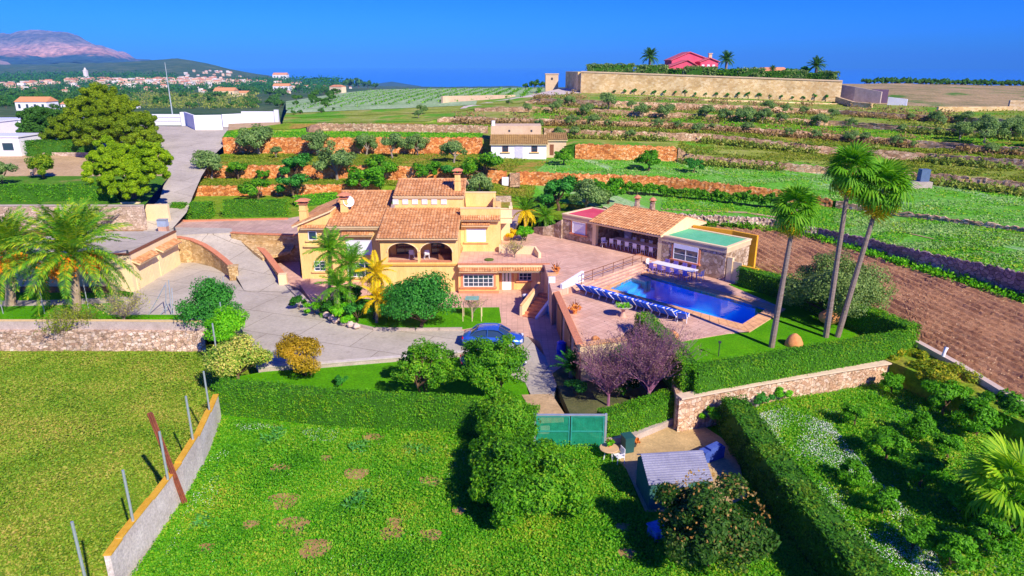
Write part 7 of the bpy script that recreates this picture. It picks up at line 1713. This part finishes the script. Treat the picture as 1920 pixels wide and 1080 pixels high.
# hilltop palms
HPF = [feather_frond(70, 3.0, 22, .09, .6, .8), feather_frond(71, 3.0, 22, .09, .6, 1.1)]
for me in HPF: me.materials.append(leafmat('far_palm_green', [(.02, .09, .03), (.04, .15, .05), (.08, .20, .06)]))
for x, yb_, yt_, s_, l_ in ((1217, 138, 108, .95, 'dark palm left of the pink villa on the hilltop'), (1360, 142, 113, .85, 'palm right of the pink villa on the hilltop'), (1528, 150, 124, .9, 'palm near the right end of the hilltop wall'), (1447, 148, 130, .4, 'small palm top behind the hilltop pavilion')):
    t = 179 - (x - 1092) / 476 * 12; a, b = WT(x, yb_, t), WT(x, yt_, t); palm('hilltop_palm', a, (a.x, a.y, b.z), .35, .3, HPF, 34, l_, elev=(-25, 80), s=s_, seed=int(x), group='palms on the hilltop')
for x, yt_, w_, l_ in ((1484, 128, 14, 'dark round tree on the hilltop between pavilion and right palm'), (1505, 127, 10, 'dark round tree just left of the right hilltop palm'), (1462, 134, 8, 'low dark tree beside the pavilion')):
    t = 172; p = WT(x, 147, t); h_ = (147 - yt_) * t / F; q = tree_proto('hilltop_tree', w_ * t / F, h_ * .5, h_ * .2, 14, 1800, .22, L_DEEP, int(x)); q.location = p; q['label'] = l_

# --- the pine
pb = WT(250, 374, 77)
def pine(pos, clumps, label, lm, n_leaf, size, trunk_top, name='pine_tree'):
    T_ = thing(name, label, 'tree', tuple(pos)); rng = np.random.default_rng(77); VV = []; m_ = MB(); top = Vector(trunk_top) - Vector(pos)
    m_.tube([(0, 0, -.3), top * .4 + Vector((.2, 0, 0)), top], [.42, .3, .1], 8)
    for c, r in clumps:
        c = Vector(c) - Vector(pos); st_ = top * min(.95, max(.25, (c.z - r) / max(top.z, .1) * .8)); m_.tube([st_, st_.lerp(c, .5) + Vector((0, 0, .2)), c], [.14, .09, .04], 5, False)
        n_ = int(n_leaf * r * r); k = max(10, int(r * r * 8)); d_ = rng.normal(size=(k, 3)); d_ /= np.linalg.norm(d_, axis=1)[:, None]; d_[:, 2] = np.where(d_[:, 2] < -.5, -d_[:, 2], d_[:, 2])
        cc = d_ * r * rng.uniform(.5, 1, k)[:, None] * np.array([1, 1, .85]); idx = rng.integers(0, k, n_); e = rng.normal(size=(n_, 3)); e /= np.linalg.norm(e, axis=1)[:, None]; 
        C = cc[idx] + e * (.27 * r ** .5 * rng.uniform(.6, 1.05, n_))[:, None] * np.array([1.1, 1.1, .9]) + np.array(tuple(c)); VV.append(leaf_quads(C, e + np.array([0, 0, .5]), size, rng, .35))
    part('trunk', m_, BARK, T_, world=False); link('crown', npmesh('crown', np.concatenate(VV), 4), lm, T_); return T_
def PP(x, y, t): return tuple(WT(x, y, t))
cl = [(PP(230, 318, 75), 2.3), (PP(188, 305, 77), 1.8), (PP(275, 290, 76), 2.0), (PP(292, 330, 75), 1.8), (PP(212, 350, 74.5), 1.6), (PP(255, 352, 74.5), 1.9), (PP(205, 283, 77), 1.8), (PP(250, 300, 75.5), 2.0), (PP(178, 330, 76.5), 1.3), (PP(245, 335, 74), 1.8), (PP(298, 302, 77), 1.7), (PP(225, 300, 78), 2.0), (PP(265, 318, 77), 2.0)]
pine(pb, cl, 'bright yellow-green pine in front, low spreading crown beside the access road', L_PINE, 4200, .105, WT(240, 300, 77))
pb2 = W(225, 292, 7.0); tq = (pb2.y * CT + (20 - 7) * ST)
cl = [(PP(190, 195, tq), 3.4), (PP(160, 215, tq + 1), 3.2), (PP(220, 215, tq - 1), 3.4), (PP(130, 245, tq), 3.0), (PP(180, 250, tq - 2), 3.6), (PP(240, 250, tq - 1), 3.4), (PP(270, 235, tq + 1), 2.4), (PP(265, 265, tq), 2.6), (PP(110, 262, tq + 2), 2.4), (PP(200, 228, tq), 3.2), (PP(285, 265, tq), 1.8)]
pine(pb2, cl, 'tallest broad pine behind the bright one, top rising above the valley', leafmat('mid_pine_needles', [(.06, .14, .010), (.12, .23, .014), (.20, .32, .02)], scale=.3), 1900, .145, WT(195, 205, tq))
pb3 = W(70, 275, 7.4); tq = pb3.y * CT + 12.6 * ST
pine(pb3, [(PP(75, 235, tq), 3.3), (PP(95, 225, tq), 2.8), (PP(60, 245, tq), 2.4), (PP(95, 250, tq), 2.8)], 'darker blue-green pine at the left of the pine group', L_PINED, 1100, .2, WT(75, 230, tq))
t = tree_proto('conical_tree', 1.35, 2.1, .1, 30, 7000, .12, leafmat('cypress_yellow', [(.04, .13, .006), (.10, .24, .01), (.22, .32, .02)]), 88, shell=.3); t.location = W(84, 336, 6.1); t['label'] = 'small dense conical tree on the lawn left of the pines'
plant(tree_proto('olive_tree', 1.7, 1.3, .8, 18, 3000, .12, L_OLIVE, 89), W(8, 350, 5.9), 1, label='grey olive tree at the left picture edge behind the hedge')

# --- terrace orchard trees: (px, py base, crown width px, label)
OL = [tree_proto('olive_tree', 1.9, 1.35, .75, 18, 3600, .12, L_OLIVE, 90 + i, bark=GREYBARK) for i in range(3)]
GR = [tree_proto('fruit_tree', 1.7, 1.05, .6, 16, 3400, .12, m_, 95 + i) for i, m_ in enumerate((L_CIT, L_DEEP, L_ORCH))]
def row(lst, protos, base_w, group, kind):
    for i, (x, y, w_, l_) in enumerate(lst):
        p = hit(x, y); plant(protos[i % len(protos)], p, 1.2 * w_ / pxm(p) / base_w, label=kind + ' ' + l_, group=group)
row([(487, 288, 60, 'first from the left on the top orange terrace, widest crown'), (518, 297, 22, 'small, beside the widest one on the top terrace'), (597, 292, 48, 'third along the top orange terrace'), (687, 288, 42, 'in the middle of the top orange terrace'), (737, 297, 46, 'paler, right of the middle of the top terrace'), (783, 289, 40, 'second from the right on the top terrace'), (851, 305, 46, 'sparse, nearest the white farmhouse')], OL, 3.8, 'olive trees on the top orange terrace', 'olive tree')
row([(397, 336, 54, 'grey-green, leftmost by the access road'), (632, 333, 64, 'wide and greyish behind the villa chimneys')], [OL[1], OL[2]], 3.8, 'trees on the middle orange terrace', 'almond tree')
row([(447, 336, 40, 'small and round, second from the road'), (495, 336, 22, 'tiny and sparse on the middle terrace'), (558, 335, 56, 'dense and dark green on the middle terrace'), (712, 332, 56, 'above the villa roof, with a bare gap'), (800, 337, 46, 'bright green, left of the clerestory chimney'), (843, 340, 40, 'bright green, right behind the chimney'), (910, 345, 70, 'largest bright green, below the farmhouse')], [GR[0], GR[2], GR[1]], 3.4, 'fruit trees on the middle orange terrace', 'fruit tree')
row([(483, 377, 50, 'light, above the long hedge block'), (552, 372, 54, 'rounded, right of the long hedge block'), (686, 362, 66, 'broad and dense behind the satellite dish')], [GR[0], GR[1], GR[2]], 3.4, 'fruit trees on the lowest orange terrace', 'fruit tree')
row([(1057, 309, 36, 'pale, beside the farmhouse annex'), (1215, 320, 44, 'spreading, alone on the frosted green field'), (1300, 324, 32, 'upright, right of the spreading field tree')], [GR[0], GR[2], GR[1]], 3.4, 'trees on the field right of the farmhouse', 'field tree')
row([(1048, 395, 74, 'grey trunked, behind the left end of the pool house'), (1100, 388, 60, 'bushy, left of the pool house chimneys'), (1140, 382, 56, 'bushy, just behind the pool house ridge'), (1010, 420, 40, 'dark, between the two feathery palms'), (900, 372, 50, 'low, behind the roof terrace'), (870, 370, 40, 'low, right of the clerestory roof')], [GR[1], OL[0], GR[2]], 3.4, 'trees behind the pool house', 'leafy tree')
# hillside olives
HO = [(1102, 205, 30), (1140, 206, 38), (1203, 212, 34), (1250, 216, 38), (1322, 224, 34), (1360, 222, 30), (1395, 220, 40), (1430, 232, 34), (1465, 222, 26), (1535, 238, 32), (1050, 202, 20), (1232, 240, 24), (1310, 250, 26), (1400, 247, 26), (1595, 240, 24), (790, 212, 24), (785, 222, 18), (1010, 240, 20), (1047, 248, 26), (1075, 246, 26), (1270, 240, 20), (1560, 222, 24), (1765, 238, 24), (1680, 262, 26), (1690, 238, 20), (1800, 262, 40), (1845, 270, 60), (1890, 262, 50), (1850, 240, 30), (1900, 245, 34), (1930, 275, 40), (1180, 262, 24), (1480, 248, 22), (955, 196, 14), (990, 205, 22)]
ORDS = ['leftmost'] + [f'{w}-from-left' for w in 'second third fourth fifth sixth seventh eighth ninth tenth eleventh twelfth thirteenth fourteenth fifteenth sixteenth seventeenth eighteenth nineteenth twentieth'.split()]
HOL = [''] * len(HO)
for lo_, hi_, nm_ in ((0, 218, 'highest terraces under the hilltop wall'), (218, 242, 'upper middle terraces of the right hillside'), (242, 400, 'lower terraces of the right hillside')):
    for r_, i_ in enumerate(sorted([i for i, h in enumerate(HO) if lo_ <= h[1] < hi_], key=lambda i: HO[i][0])): HOL[i_] = f'{ORDS[r_]} grey-green olive tree on the {nm_}'
for i, (x, y, w_) in enumerate(HO):
    p = hit(x, y); plant(OL[i % 3], p, w_ / pxm(p) / 3.8, label=HOL[i], group='olive trees on the right hillside')
# sapling row against the hilltop wall
SP = [tree_proto('sapling', .55, .5, .4, 6, 300, .12, L_DEEP, 120 + i, tr=.05) for i in range(2)]
for i, x in enumerate(np.linspace(1155, 1545, 21)):
    f = (x - 1092) / 476; p = a0 = bases[7][0]; q0 = W(1092, 174, 13.3).lerp(W(1568, 191, 11.8), f); plant(SP[i % 2], q0 + Vector((0, -1.2, .1)), random.uniform(.7, 1.3), label='small sapling in the row at the foot of the hilltop wall', group='saplings along the hilltop wall')
# vine row in front of the orange wall
VN = [tree_proto('vine', .6, .7, .25, 8, 500, .12, L_CIT, 130 + i, tr=.04) for i in range(3)]
k = 0
for x in np.linspace(1062, 1460, 52):
    p = hit(x, np.interp(x, [1060, 1240, 1465], [359, 368, 392])); plant(VN[k % 3], p, random.uniform(.8, 1.35), label='leafy vine in the long row before the orange stone wall', group='vines along the orange wall'); k += 1
# field rows on the crest
rng = np.random.default_rng(61); CC = []
for ln in range(17):
    x0 = 545 + ln * 31; y0_ = np.interp(x0, [545, 700, 870, 1040], [207, 199, 190, 178]); x1 = x0 + np.interp(x0, [545, 850, 1040], [150, 70, -10]); y1_ = np.interp(x1, [600, 690, 800, 1090], [182, 170, 167, 167])
    for f in np.linspace(0, 1, 44):
        p = hit(x0 + (x1 - x0) * f, y0_ + (y1_ - y0_) * f ** .8); CC.append(np.array(tuple(p)) + rng.normal(size=(7, 3)) * np.array([.35, .35, .16]) + np.array([0, 0, .3]))
V = leaf_quads(np.concatenate(CC), None, .2, rng, .7); o = link('crop_rows', npmesh('crop_rows', V, 4), L_CIT); o['kind'] = 'stuff'
# far tree line at the right
FT = [tree_proto('far_tree', 2.4, 1.8, .4, 12, 700, .34, L_PINED, 140 + i) for i in range(3)]
for i, x in enumerate(np.linspace(1622, 1990, 46)):
    p = WT(x, np.interp(x, [1620, 1920], [157, 162]), 300); g = ground(p.x, p.y); plant(FT[i % 3], Vector((p.x, p.y, p.z - .3)), random.uniform(.7, 1.0), label='dark tree in the long tree line on the right ridge', group='tree line on the right ridge')
for i, (x, y, w_) in enumerate(((655, 166, 26), (672, 165, 26), (690, 166, 20), (704, 167, 16), (560, 172, 20), (1003, 166, 22), (1018, 166, 18), (985, 166, 14))):
    p = hit(x, y); plant(FT[i % 3], p, w_ / pxm(p) / 4.8, label='dark bushy tree on the crest ' + ('second of four left of the middle', 'third of four left of the middle', 'fourth of four left of the middle', 'just right of the group of three', 'alone at the far left end of the crop field', 'nearest the stone tower but one', 'nearest the stone tower', 'third from the stone tower')[i], group='trees along the crest')
# valley trees
for i in range(190):
    x = random.uniform(-20, 640); y = random.triangular(168, 218, 180); 
    if 262 < x < 530 and y > 205: y = 195
    p = hit(x, y); plant(FT[i % 3], p, random.uniform(8, 20) / pxm(p) / 4.8, label='green tree dotted over the distant valley', group='trees in the valley')
# dense woods in the valley and on the hill: masses
def leafmass(name, pts, lm, size, label=None):
    V = leaf_quads(pts, None, size, np.random.default_rng(3), .7); o = link(name, npmesh(name, V, 4), lm); o['kind'] = 'stuff'; return o
def mass_between(x0, x1, ya, yb_, n, hgt, size_f, rng):
    C, S = [], []
    for _ in range(n):
        x = rng.uniform(x0, x1); y = rng.uniform(ya, yb_); p = hit(x, y)
        s = size_f / pxm(p); k = 14
        q = rng.normal(size=(k, 3)) * np.array([s * 3, s * 3, s * 1.4]) + np.array(tuple(p)) + np.array([0, 0, s * 2.2]); C.append(q); S.append(np.full(k, s))
    return np.concatenate(C), np.concatenate(S)
rng = np.random.default_rng(5)
for args, lm in (((-30, 150, 176, 200, 420), L_DARK), ((-30, 640, 160, 176, 700), L_DARK), ((250, 480, 178, 204, 520), L_SCR), ((430, 640, 150, 168, 420), L_DARK), ((-30, 330, 140, 158, 500), L_DARK)):
    C, S = mass_between(*args, 1, 1.5, rng); leafmass('woodland', C, lm, S)
# scrub on the hillside banks
for k, (x0, x1, yf, n_, lm) in enumerate(((1000, 1950, lambda x: np.interp(x, [1000, 1300, 1560, 1920], [183, 196, 208, 232]), 420, L_SCRV), (1000, 1950, lambda x: np.interp(x, [1000, 1300, 1560, 1920], [203, 217, 230, 258]), 460, L_SCR), (850, 1950, lambda x: np.interp(x, [850, 1300, 1560, 1920], [222, 234, 256, 288]), 460, L_SCRV), (1050, 1950, lambda x: np.interp(x, [1050, 1300, 1560, 1920], [245, 258, 284, 312]), 420, L_SCR), (1280, 1950, lambda x: np.interp(x, [1280, 1560, 1740, 1920], [296, 318, 336, 358]), 260, L_SCR), (1180, 1540, lambda x: np.interp(x, [1180, 1540], [405, 440]), 150, L_CIT), (1540, 1960, lambda x: np.interp(x, [1540, 1920], [448, 563]), 200, LF_BR))):
    C, S = [], []
    for _ in range(n_):
        x = rng.uniform(x0, x1); y = float(yf(x)) + rng.normal() * (4 if k < 5 else 2)
        if noise2(np.array(x * .02), np.array(k * 3.1), k) < -.25: continue
        p = hit(x, y); s = rng.uniform(.16, .30) * (1 if k < 5 else .6); q = rng.normal(size=(26, 3)) * np.array([s * 2.4, s * 1.6, s * 1.1]) + np.array(tuple(p)) + np.array([0, 0, s * 1.4]); C.append(q); S.append(np.full(26, s * .8))
    o = leafmass('scrub', np.concatenate(C), lm, np.concatenate(S))

# --- ground cover: leafy tufts and flowers in the near fields
def cover(name, poly, n, size, lm, zf, seed, avoid=(), h=.10, upn=1.0, mask=None):
    rng = np.random.default_rng(seed); P_ = np.array([(p[0], p[1]) for p in poly]); mn, mxx = P_.min(0), P_.max(0)
    q = rng.uniform(mn, mxx, (int(n * 1.9), 2)); ins = np.zeros(len(q), bool); j = len(P_) - 1
    for i in range(len(P_)):
        xi, yi = P_[i]; xj, yj = P_[j]; c = ((yi > q[:, 1]) != (yj > q[:, 1])) & (q[:, 0] < (xj - xi) * (q[:, 1] - yi) / (yj - yi + 1e-12) + xi); ins ^= c; j = i
    q = q[ins]
    for (ax, ay, r) in avoid:
        dd_ = np.hypot(q[:, 0] - ax, q[:, 1] - ay) + .8 * r * noise2(q[:, 0] * 2.6, q[:, 1] * 2.6, 7); keep = (dd_ > r * .9) | (rng.uniform(size=len(q)) < .25); q = q[keep]
    if mask is not None: q = q[mask(q, rng)]
    q = q[:n]; z = zf(q) if callable(zf) else np.full(len(q), zf)
    hh_ = h * (1 + .8 * noise2(q[:, 0] * .9, q[:, 1] * .9, seed))
    C = np.c_[q, z + np.abs(rng.normal(size=len(q))) * hh_ * .7 + .02]
    nrm = np.tile(np.array([0, -.3, upn]), (len(q), 1))
    o = link(name, npmesh(name, leaf_quads(C, nrm, size, rng, .55), 4), lm); o['kind'] = 'stuff'; return o
patches = [(W(x, y, 0).x, W(x, y, 0).y, r) for x, y, r in ((530, 940, .75), (548, 985, .7), (560, 1000, .5), (735, 1000, .55), (805, 1005, .5), (525, 878, .5), (668, 888, .6), (808, 902, .55), (385, 1030, .4), (610, 860, .3), (520, 790, .8), (700, 820, .6), (590, 1030, .7), (470, 985, .35), (740, 980, .4), (1175, 1040, .35), (1168, 990, .3), (1072, 868, .35), (860, 960, .3))]
sheet('bare_patch', [[(x + r * 1.05 * cos(t) * (1 + .15 * sin(3 * t)), y + r * 1.05 * sin(t) * (1 + .15 * cos(2 * t)), .012 + .004 * i_) for t in np.linspace(0, 2 * pi, 14, endpoint=False)] for i_, (x, y, r) in enumerate(patches)], mottled('straw_soil', [(.3, (.28, .16, .05)), (.7, (.50, .32, .12))], 2, finemix=.35), hit_ok=False, thick=.05)
L_GRS = leafmat('lush_grass_leaves', [(.02, .12, .006), (.045, .23, .010), (.08, .31, .016), (.16, .36, .03), (.26, .33, .06)], trans=.35, scale=.3)
cover('grass_cover', fcov, 210000, .058, L_GRS, 0.0, 1, patches, .13)
L_MDW = leafmat('meadow_grass_leaves', [(.05, .17, .014), (.10, .24, .020), (.16, .28, .04), (.22, .29, .08), (.32, .30, .14)], trans=.3, scale=.28)
mp = [W(-120, 1200, MZ), W(150, 1200, MZ), W(340, 900, MZ), W(400, 760, MZ), W(395, 662, MZ), W(-200, 662, MZ)]
cover('meadow_grass', mp, 110000, .07, L_MDW, MZ, 2, (), .10)
cover('orchard_grass', [W(1352, 775, OZ), W(1480, 748, OZ), W(1665, 718, OZ), W(1740, 700, OZ), W(1990, 840, OZ), W(2100, 1100, OZ), W(1690, 1180, OZ)], 90000, .06, L_GRS, OZ, 3, (), .12)
def patchy(s_, lo, sc_=.8):
    return lambda q, rng: noise2(q[:, 0] * sc_, q[:, 1] * sc_, s_) + rng.uniform(-.25, .25, len(q)) > lo
FLW = plain('white_petals', (.85, .86, .80), .7, var=.04)
cover('white_flowers', [W(1385, 790, OZ), W(1470, 765, OZ), W(1560, 800, OZ), W(1640, 900, OZ), W(1740, 1000, OZ), W(1800, 1180, OZ), W(1690, 1180, OZ), W(1560, 1000, OZ), W(1440, 860, OZ)], 16000, .024, FLW, OZ + .1, 4, (), .05, mask=patchy(3, -.1, .6))
cover('white_flowers', [W(400, 850, 0), W(430, 850, 0), W(400, 960, 0), W(340, 1060, 0), W(300, 1060, 0), W(350, 960, 0)], 800, .022, FLW, .1, 5, (), .05, mask=patchy(4, -.1, 1.2))
cover('white_flowers', fp[:7] + [W(1150, 850, 0), W(1150, 1150, 0), W(240, 1150, 0)], 1500, .018, FLW, .1, 6, (), .05, mask=patchy(9, .35, .5))
cover('white_flowers', [W(440, 800, 0), W(500, 796, 0), W(520, 806, 0), W(450, 812, 0)], 260, .02, FLW, .1, 7, (), .04)
cover('white_flowers', [W(560, 805, 0), W(640, 806, 0), W(630, 832, 0), W(580, 830, 0)], 320, .02, FLW, .1, 8, (), .04)
# broad-leaved weeds in the field
for i, (x, y) in enumerate(((672, 842), (770, 846), (800, 850), (665, 950), (520, 815), (380, 985), (505, 830), (680, 935))):
    p = W(x, y, 0); rng = np.random.default_rng(i); C = np.clip(rng.normal(size=(70, 3)), -1.6, 1.6) * np.array([.30, .30, .10]) + np.array([0, 0, .22]); o = link('thistle', npmesh('thistle', leaf_quads(C, np.tile([0, 0, 1.], (70, 1)), .13, rng, .3), 4), leafmat('thistle_green', [(.03, .18, .06), (.06, .28, .10), (.12, .34, .14)])); o.location = p
    tag(o, 'leafy blue-green thistle clump in the lush field, %s of eight scattered ones' % NTH[i], 'plant', 'thistle clumps in the field')
# shrubs: beds by the villa
SH_ = [tree_proto('garden_shrub', .8, .6, .15, 10, 1400, .09, m_, 150 + i, tr=.04) for i, m_ in enumerate((L_DEEP, LF_BR, L_DARK, L_PALMY))]
for i, (x, y, z, s_, k_, l_) in enumerate(((560, 578, .2, 1.0, 2, 'dark bush at the left tip of the palm bed'), (588, 588, .2, .9, 1, 'light green bush at the kerb below the small palm'), (640, 604, .2, 1.3, 1, 'bright bush at the foot of the palms'), (672, 602, .2, 1.5, 0, 'rounded green bush in the middle of the bed'), (700, 598, .2, 1.2, 0, 'deep green bush right of the yellow palm'), (735, 592, .2, 1.0, 3, 'yellowing shrub against the big garden tree'), (720, 580, .2, 1.4, 2, 'dark shrub behind the yellow palms'), (655, 575, .2, 1.6, 2, 'dark shrub against the villa wall'), (620, 590, .2, 1.1, 2, 'dark shrub under the tallest feathery palm'), (520, 468, .8, .8, 1, 'small bright shrub behind the ramp wall'), (524, 478, .6, .8, 2, 'dark shrub at the end of the ramp wall'), (1148, 690, .4, 1.6, 3, 'yellow-green banana-like shrub below the pool deck corner'), (1176, 700, .4, 1.7, 1, 'bright shrub beside the lower terrace corner'), (1205, 660, .6, 1.5, 0, 'green shrub against the west hedge'), (1130, 690, .3, 1.1, 2, 'dark shrub beneath the purple trees, left'), (1080, 745, .15, 1.0, 0, 'low shrub beside the dirt path'), (1170, 740, .2, 1.4, 2, 'dark shrub beneath the purple trees, right'), (960, 450, 2.9, 1.2, 3, 'broad-leaved yellow-green plant behind the white terrace wall, left'), (985, 452, 2.9, 1.3, 1, 'broad-leaved bright plant behind the white terrace wall, right'), (1335, 792, .4, .9, 1, 'bushy weeds beside the tan path by the tall hedge'), (1430, 760, .8, .8, 0, 'weeds at the foot of the orchard wall, left'), (1465, 752, .8, .8, 1, 'weeds at the foot of the orchard wall, right'), (640, 722, .1, .6, 0, 'small blue-green plant on the front lawn before the long hedge'))):
    plant(SH_[k_], W(x, y, z), s_, label=l_, cat='shrub')
rr = random.Random(9); 
for i, (x, y) in enumerate(((612, 592), (622, 598), (630, 603), (645, 607), (657, 611), (668, 614))):
    p = W(x, y, .2); m_ = MB(); m_.lathe([(.05, -.1), (.28, 0), (.3, .15), (.2, .32), (.05, .38)], p, 7); m_.v = [(a + rr.uniform(-.05, .05), b + rr.uniform(-.05, .05), c + rr.uniform(-.04, .04)) for a, b, c in m_.v]
    single('rock', m_, plain('pale_rock', (.66, .50, .42), .9, var=.2), 'pale pinkish rock edging the palm bed, %s from the left' % NTH[i], 'rock', 'rocks edging the palm bed', loc=tuple(p))
m_ = MB(); m_.wall([W(936, 474, 2.9), W(1003, 477, 2.9), W(1012, 484, 2.9)], 2.9, [3.7, 3.7, 3.4], .25); single('terrace_wall_low', m_, CREAM, 'low cream wall behind the wing terrace in front of the broad-leaved plants', 'wall', loc=tuple(W(970, 475, 2.9)))

# tan tracks across the right-hand fields, laid on the ground they cross
def track(name, pts, w, mat):
    A, B = [], []
    for i in range(len(pts) - 1):
        for f in np.linspace(0, 1, 12, endpoint=False):
            x = pts[i][0] + (pts[i + 1][0] - pts[i][0]) * f; y = pts[i][1] + (pts[i + 1][1] - pts[i][1]) * f
            p = hit(x, y); g0 = ground(p.x, p.y - w / 2 - .0); g1 = ground(p.x, p.y + w / 2)
            A.append(Vector((p.x, p.y - w / 2, g0.z + .04))); B.append(Vector((p.x, p.y + w / 2, g1.z + .04)))
    ribbon(name, A, B, mat, 3, 0, 1, hit_ok=False)
track('field_track', [(1600, 414), (1740, 446), (1920, 488), (2050, 522)], .9, TANDIRT)
track('field_track', [(1240, 392), (1400, 399), (1520, 418)], 1.0, TANDIRT)

# clods on the ploughed field
rng = np.random.default_rng(44); k_ = P_field.reshape(-1, 3); idx = rng.integers(0, len(k_), 15000); C = k_[idx] + rng.normal(size=(15000, 3)) * np.array([.3, .3, .02]) + np.array([0, 0, .03])
keep = np.hypot(C[:, 0], C[:, 1]) < 78; C = C[keep]
o = link('soil_clods', npmesh('soil_clods', leaf_quads(C, None, .04, rng, .8), 4), leafmat('clod_soil', [(.12, .10, .09), (.26, .20, .22), (.42, .36, .42)], trans=0)); o['kind'] = 'stuff'

# grass and weeds growing over the terraces
def terrace_cover(k, x0, x1, n, size, lm, seed, hgt=.12, thr=-.5):
    rng = np.random.default_rng(seed); xs = lerp_row(ROWS[k], NC)[:, 0]; f = np.interp(rng.uniform(x0, x1, n), xs, np.arange(NC)); t = rng.uniform(0, 1, n)[:, None]; ii = np.arange(NC)
    A = np.array([tuple(p) for p in tops[k]]); B = np.array([tuple(p) for p in bases[k + 1]])
    a = np.stack([np.interp(f, ii, A[:, j]) for j in range(3)], 1); b = np.stack([np.interp(f, ii, B[:, j]) for j in range(3)], 1)
    C = a * (1 - t) + b * t; C = C[noise2(C[:, 0] * .35, C[:, 1] * 1.1, seed) + rng.uniform(-.3, .3, n) > thr]
    C[:, 2] += rng.uniform(0, hgt, len(C)); o = link('terrace_grass', npmesh('terrace_grass', leaf_quads(C, np.tile([0, -.3, 1.], (len(C), 1)), size, rng, .6), 4), lm); o['kind'] = 'stuff'
L_YG = leafmat('yellow_grass', [(.06, .13, .014), (.12, .20, .02), (.20, .24, .05)]); L_PG = leafmat('pale_crop', [(.10, .26, .10), (.16, .34, .18), (.26, .42, .28)])
for a_ in ((0, 360, 1000, 9000, .13, L_YG, 201), (1, 365, 960, 12000, .14, L_YG, 202), (2, 425, 900, 8000, .14, L_GRS, 203), (0, 1560, 2050, 26000, .12, L_PG, 204, .14, .0), (0, 1240, 2050, 22000, .12, L_GRS, 205, .16, -.1), (1, 990, 2050, 26000, .13, L_PG, 206, .12, .1), (1, 990, 2050, 14000, .13, L_GRS, 207, .15, .0), (2, 1270, 2050, 22000, .14, L_YG, 208, .2, -.1), (3, 1050, 2050, 20000, .16, L_YG, 209, .25, -.1), (4, 1000, 2050, 14000, .16, L_GRS, 210, .2, .0), (5, 1000, 2050, 8000, .17, L_YG, 211, .25, .1), (6, 1000, 2050, 5000, .17, L_YG, 212, .25, .1)): terrace_cover(*a_)
rr = random.Random(77)
for i in range(30):
    x = rr.uniform(1000, 1950); yb_ = rr.choice([lambda q: np.interp(q, [1000, 1300, 1560, 1920], [190, 203, 211, 230]), lambda q: np.interp(q, [1000, 1300, 1560, 1920], [206, 218, 232, 256]), lambda q: np.interp(q, [1000, 1300, 1560, 1920], [228, 237, 258, 288])])(x)
    p = hit(x, float(yb_)); plant(OL[i % 3], p, rr.uniform(16, 30) / pxm(p) / 3.8, label='scrubby grey olive bush scattered over the terraces of the right hillside', group='scattered olive bushes on the right hillside')
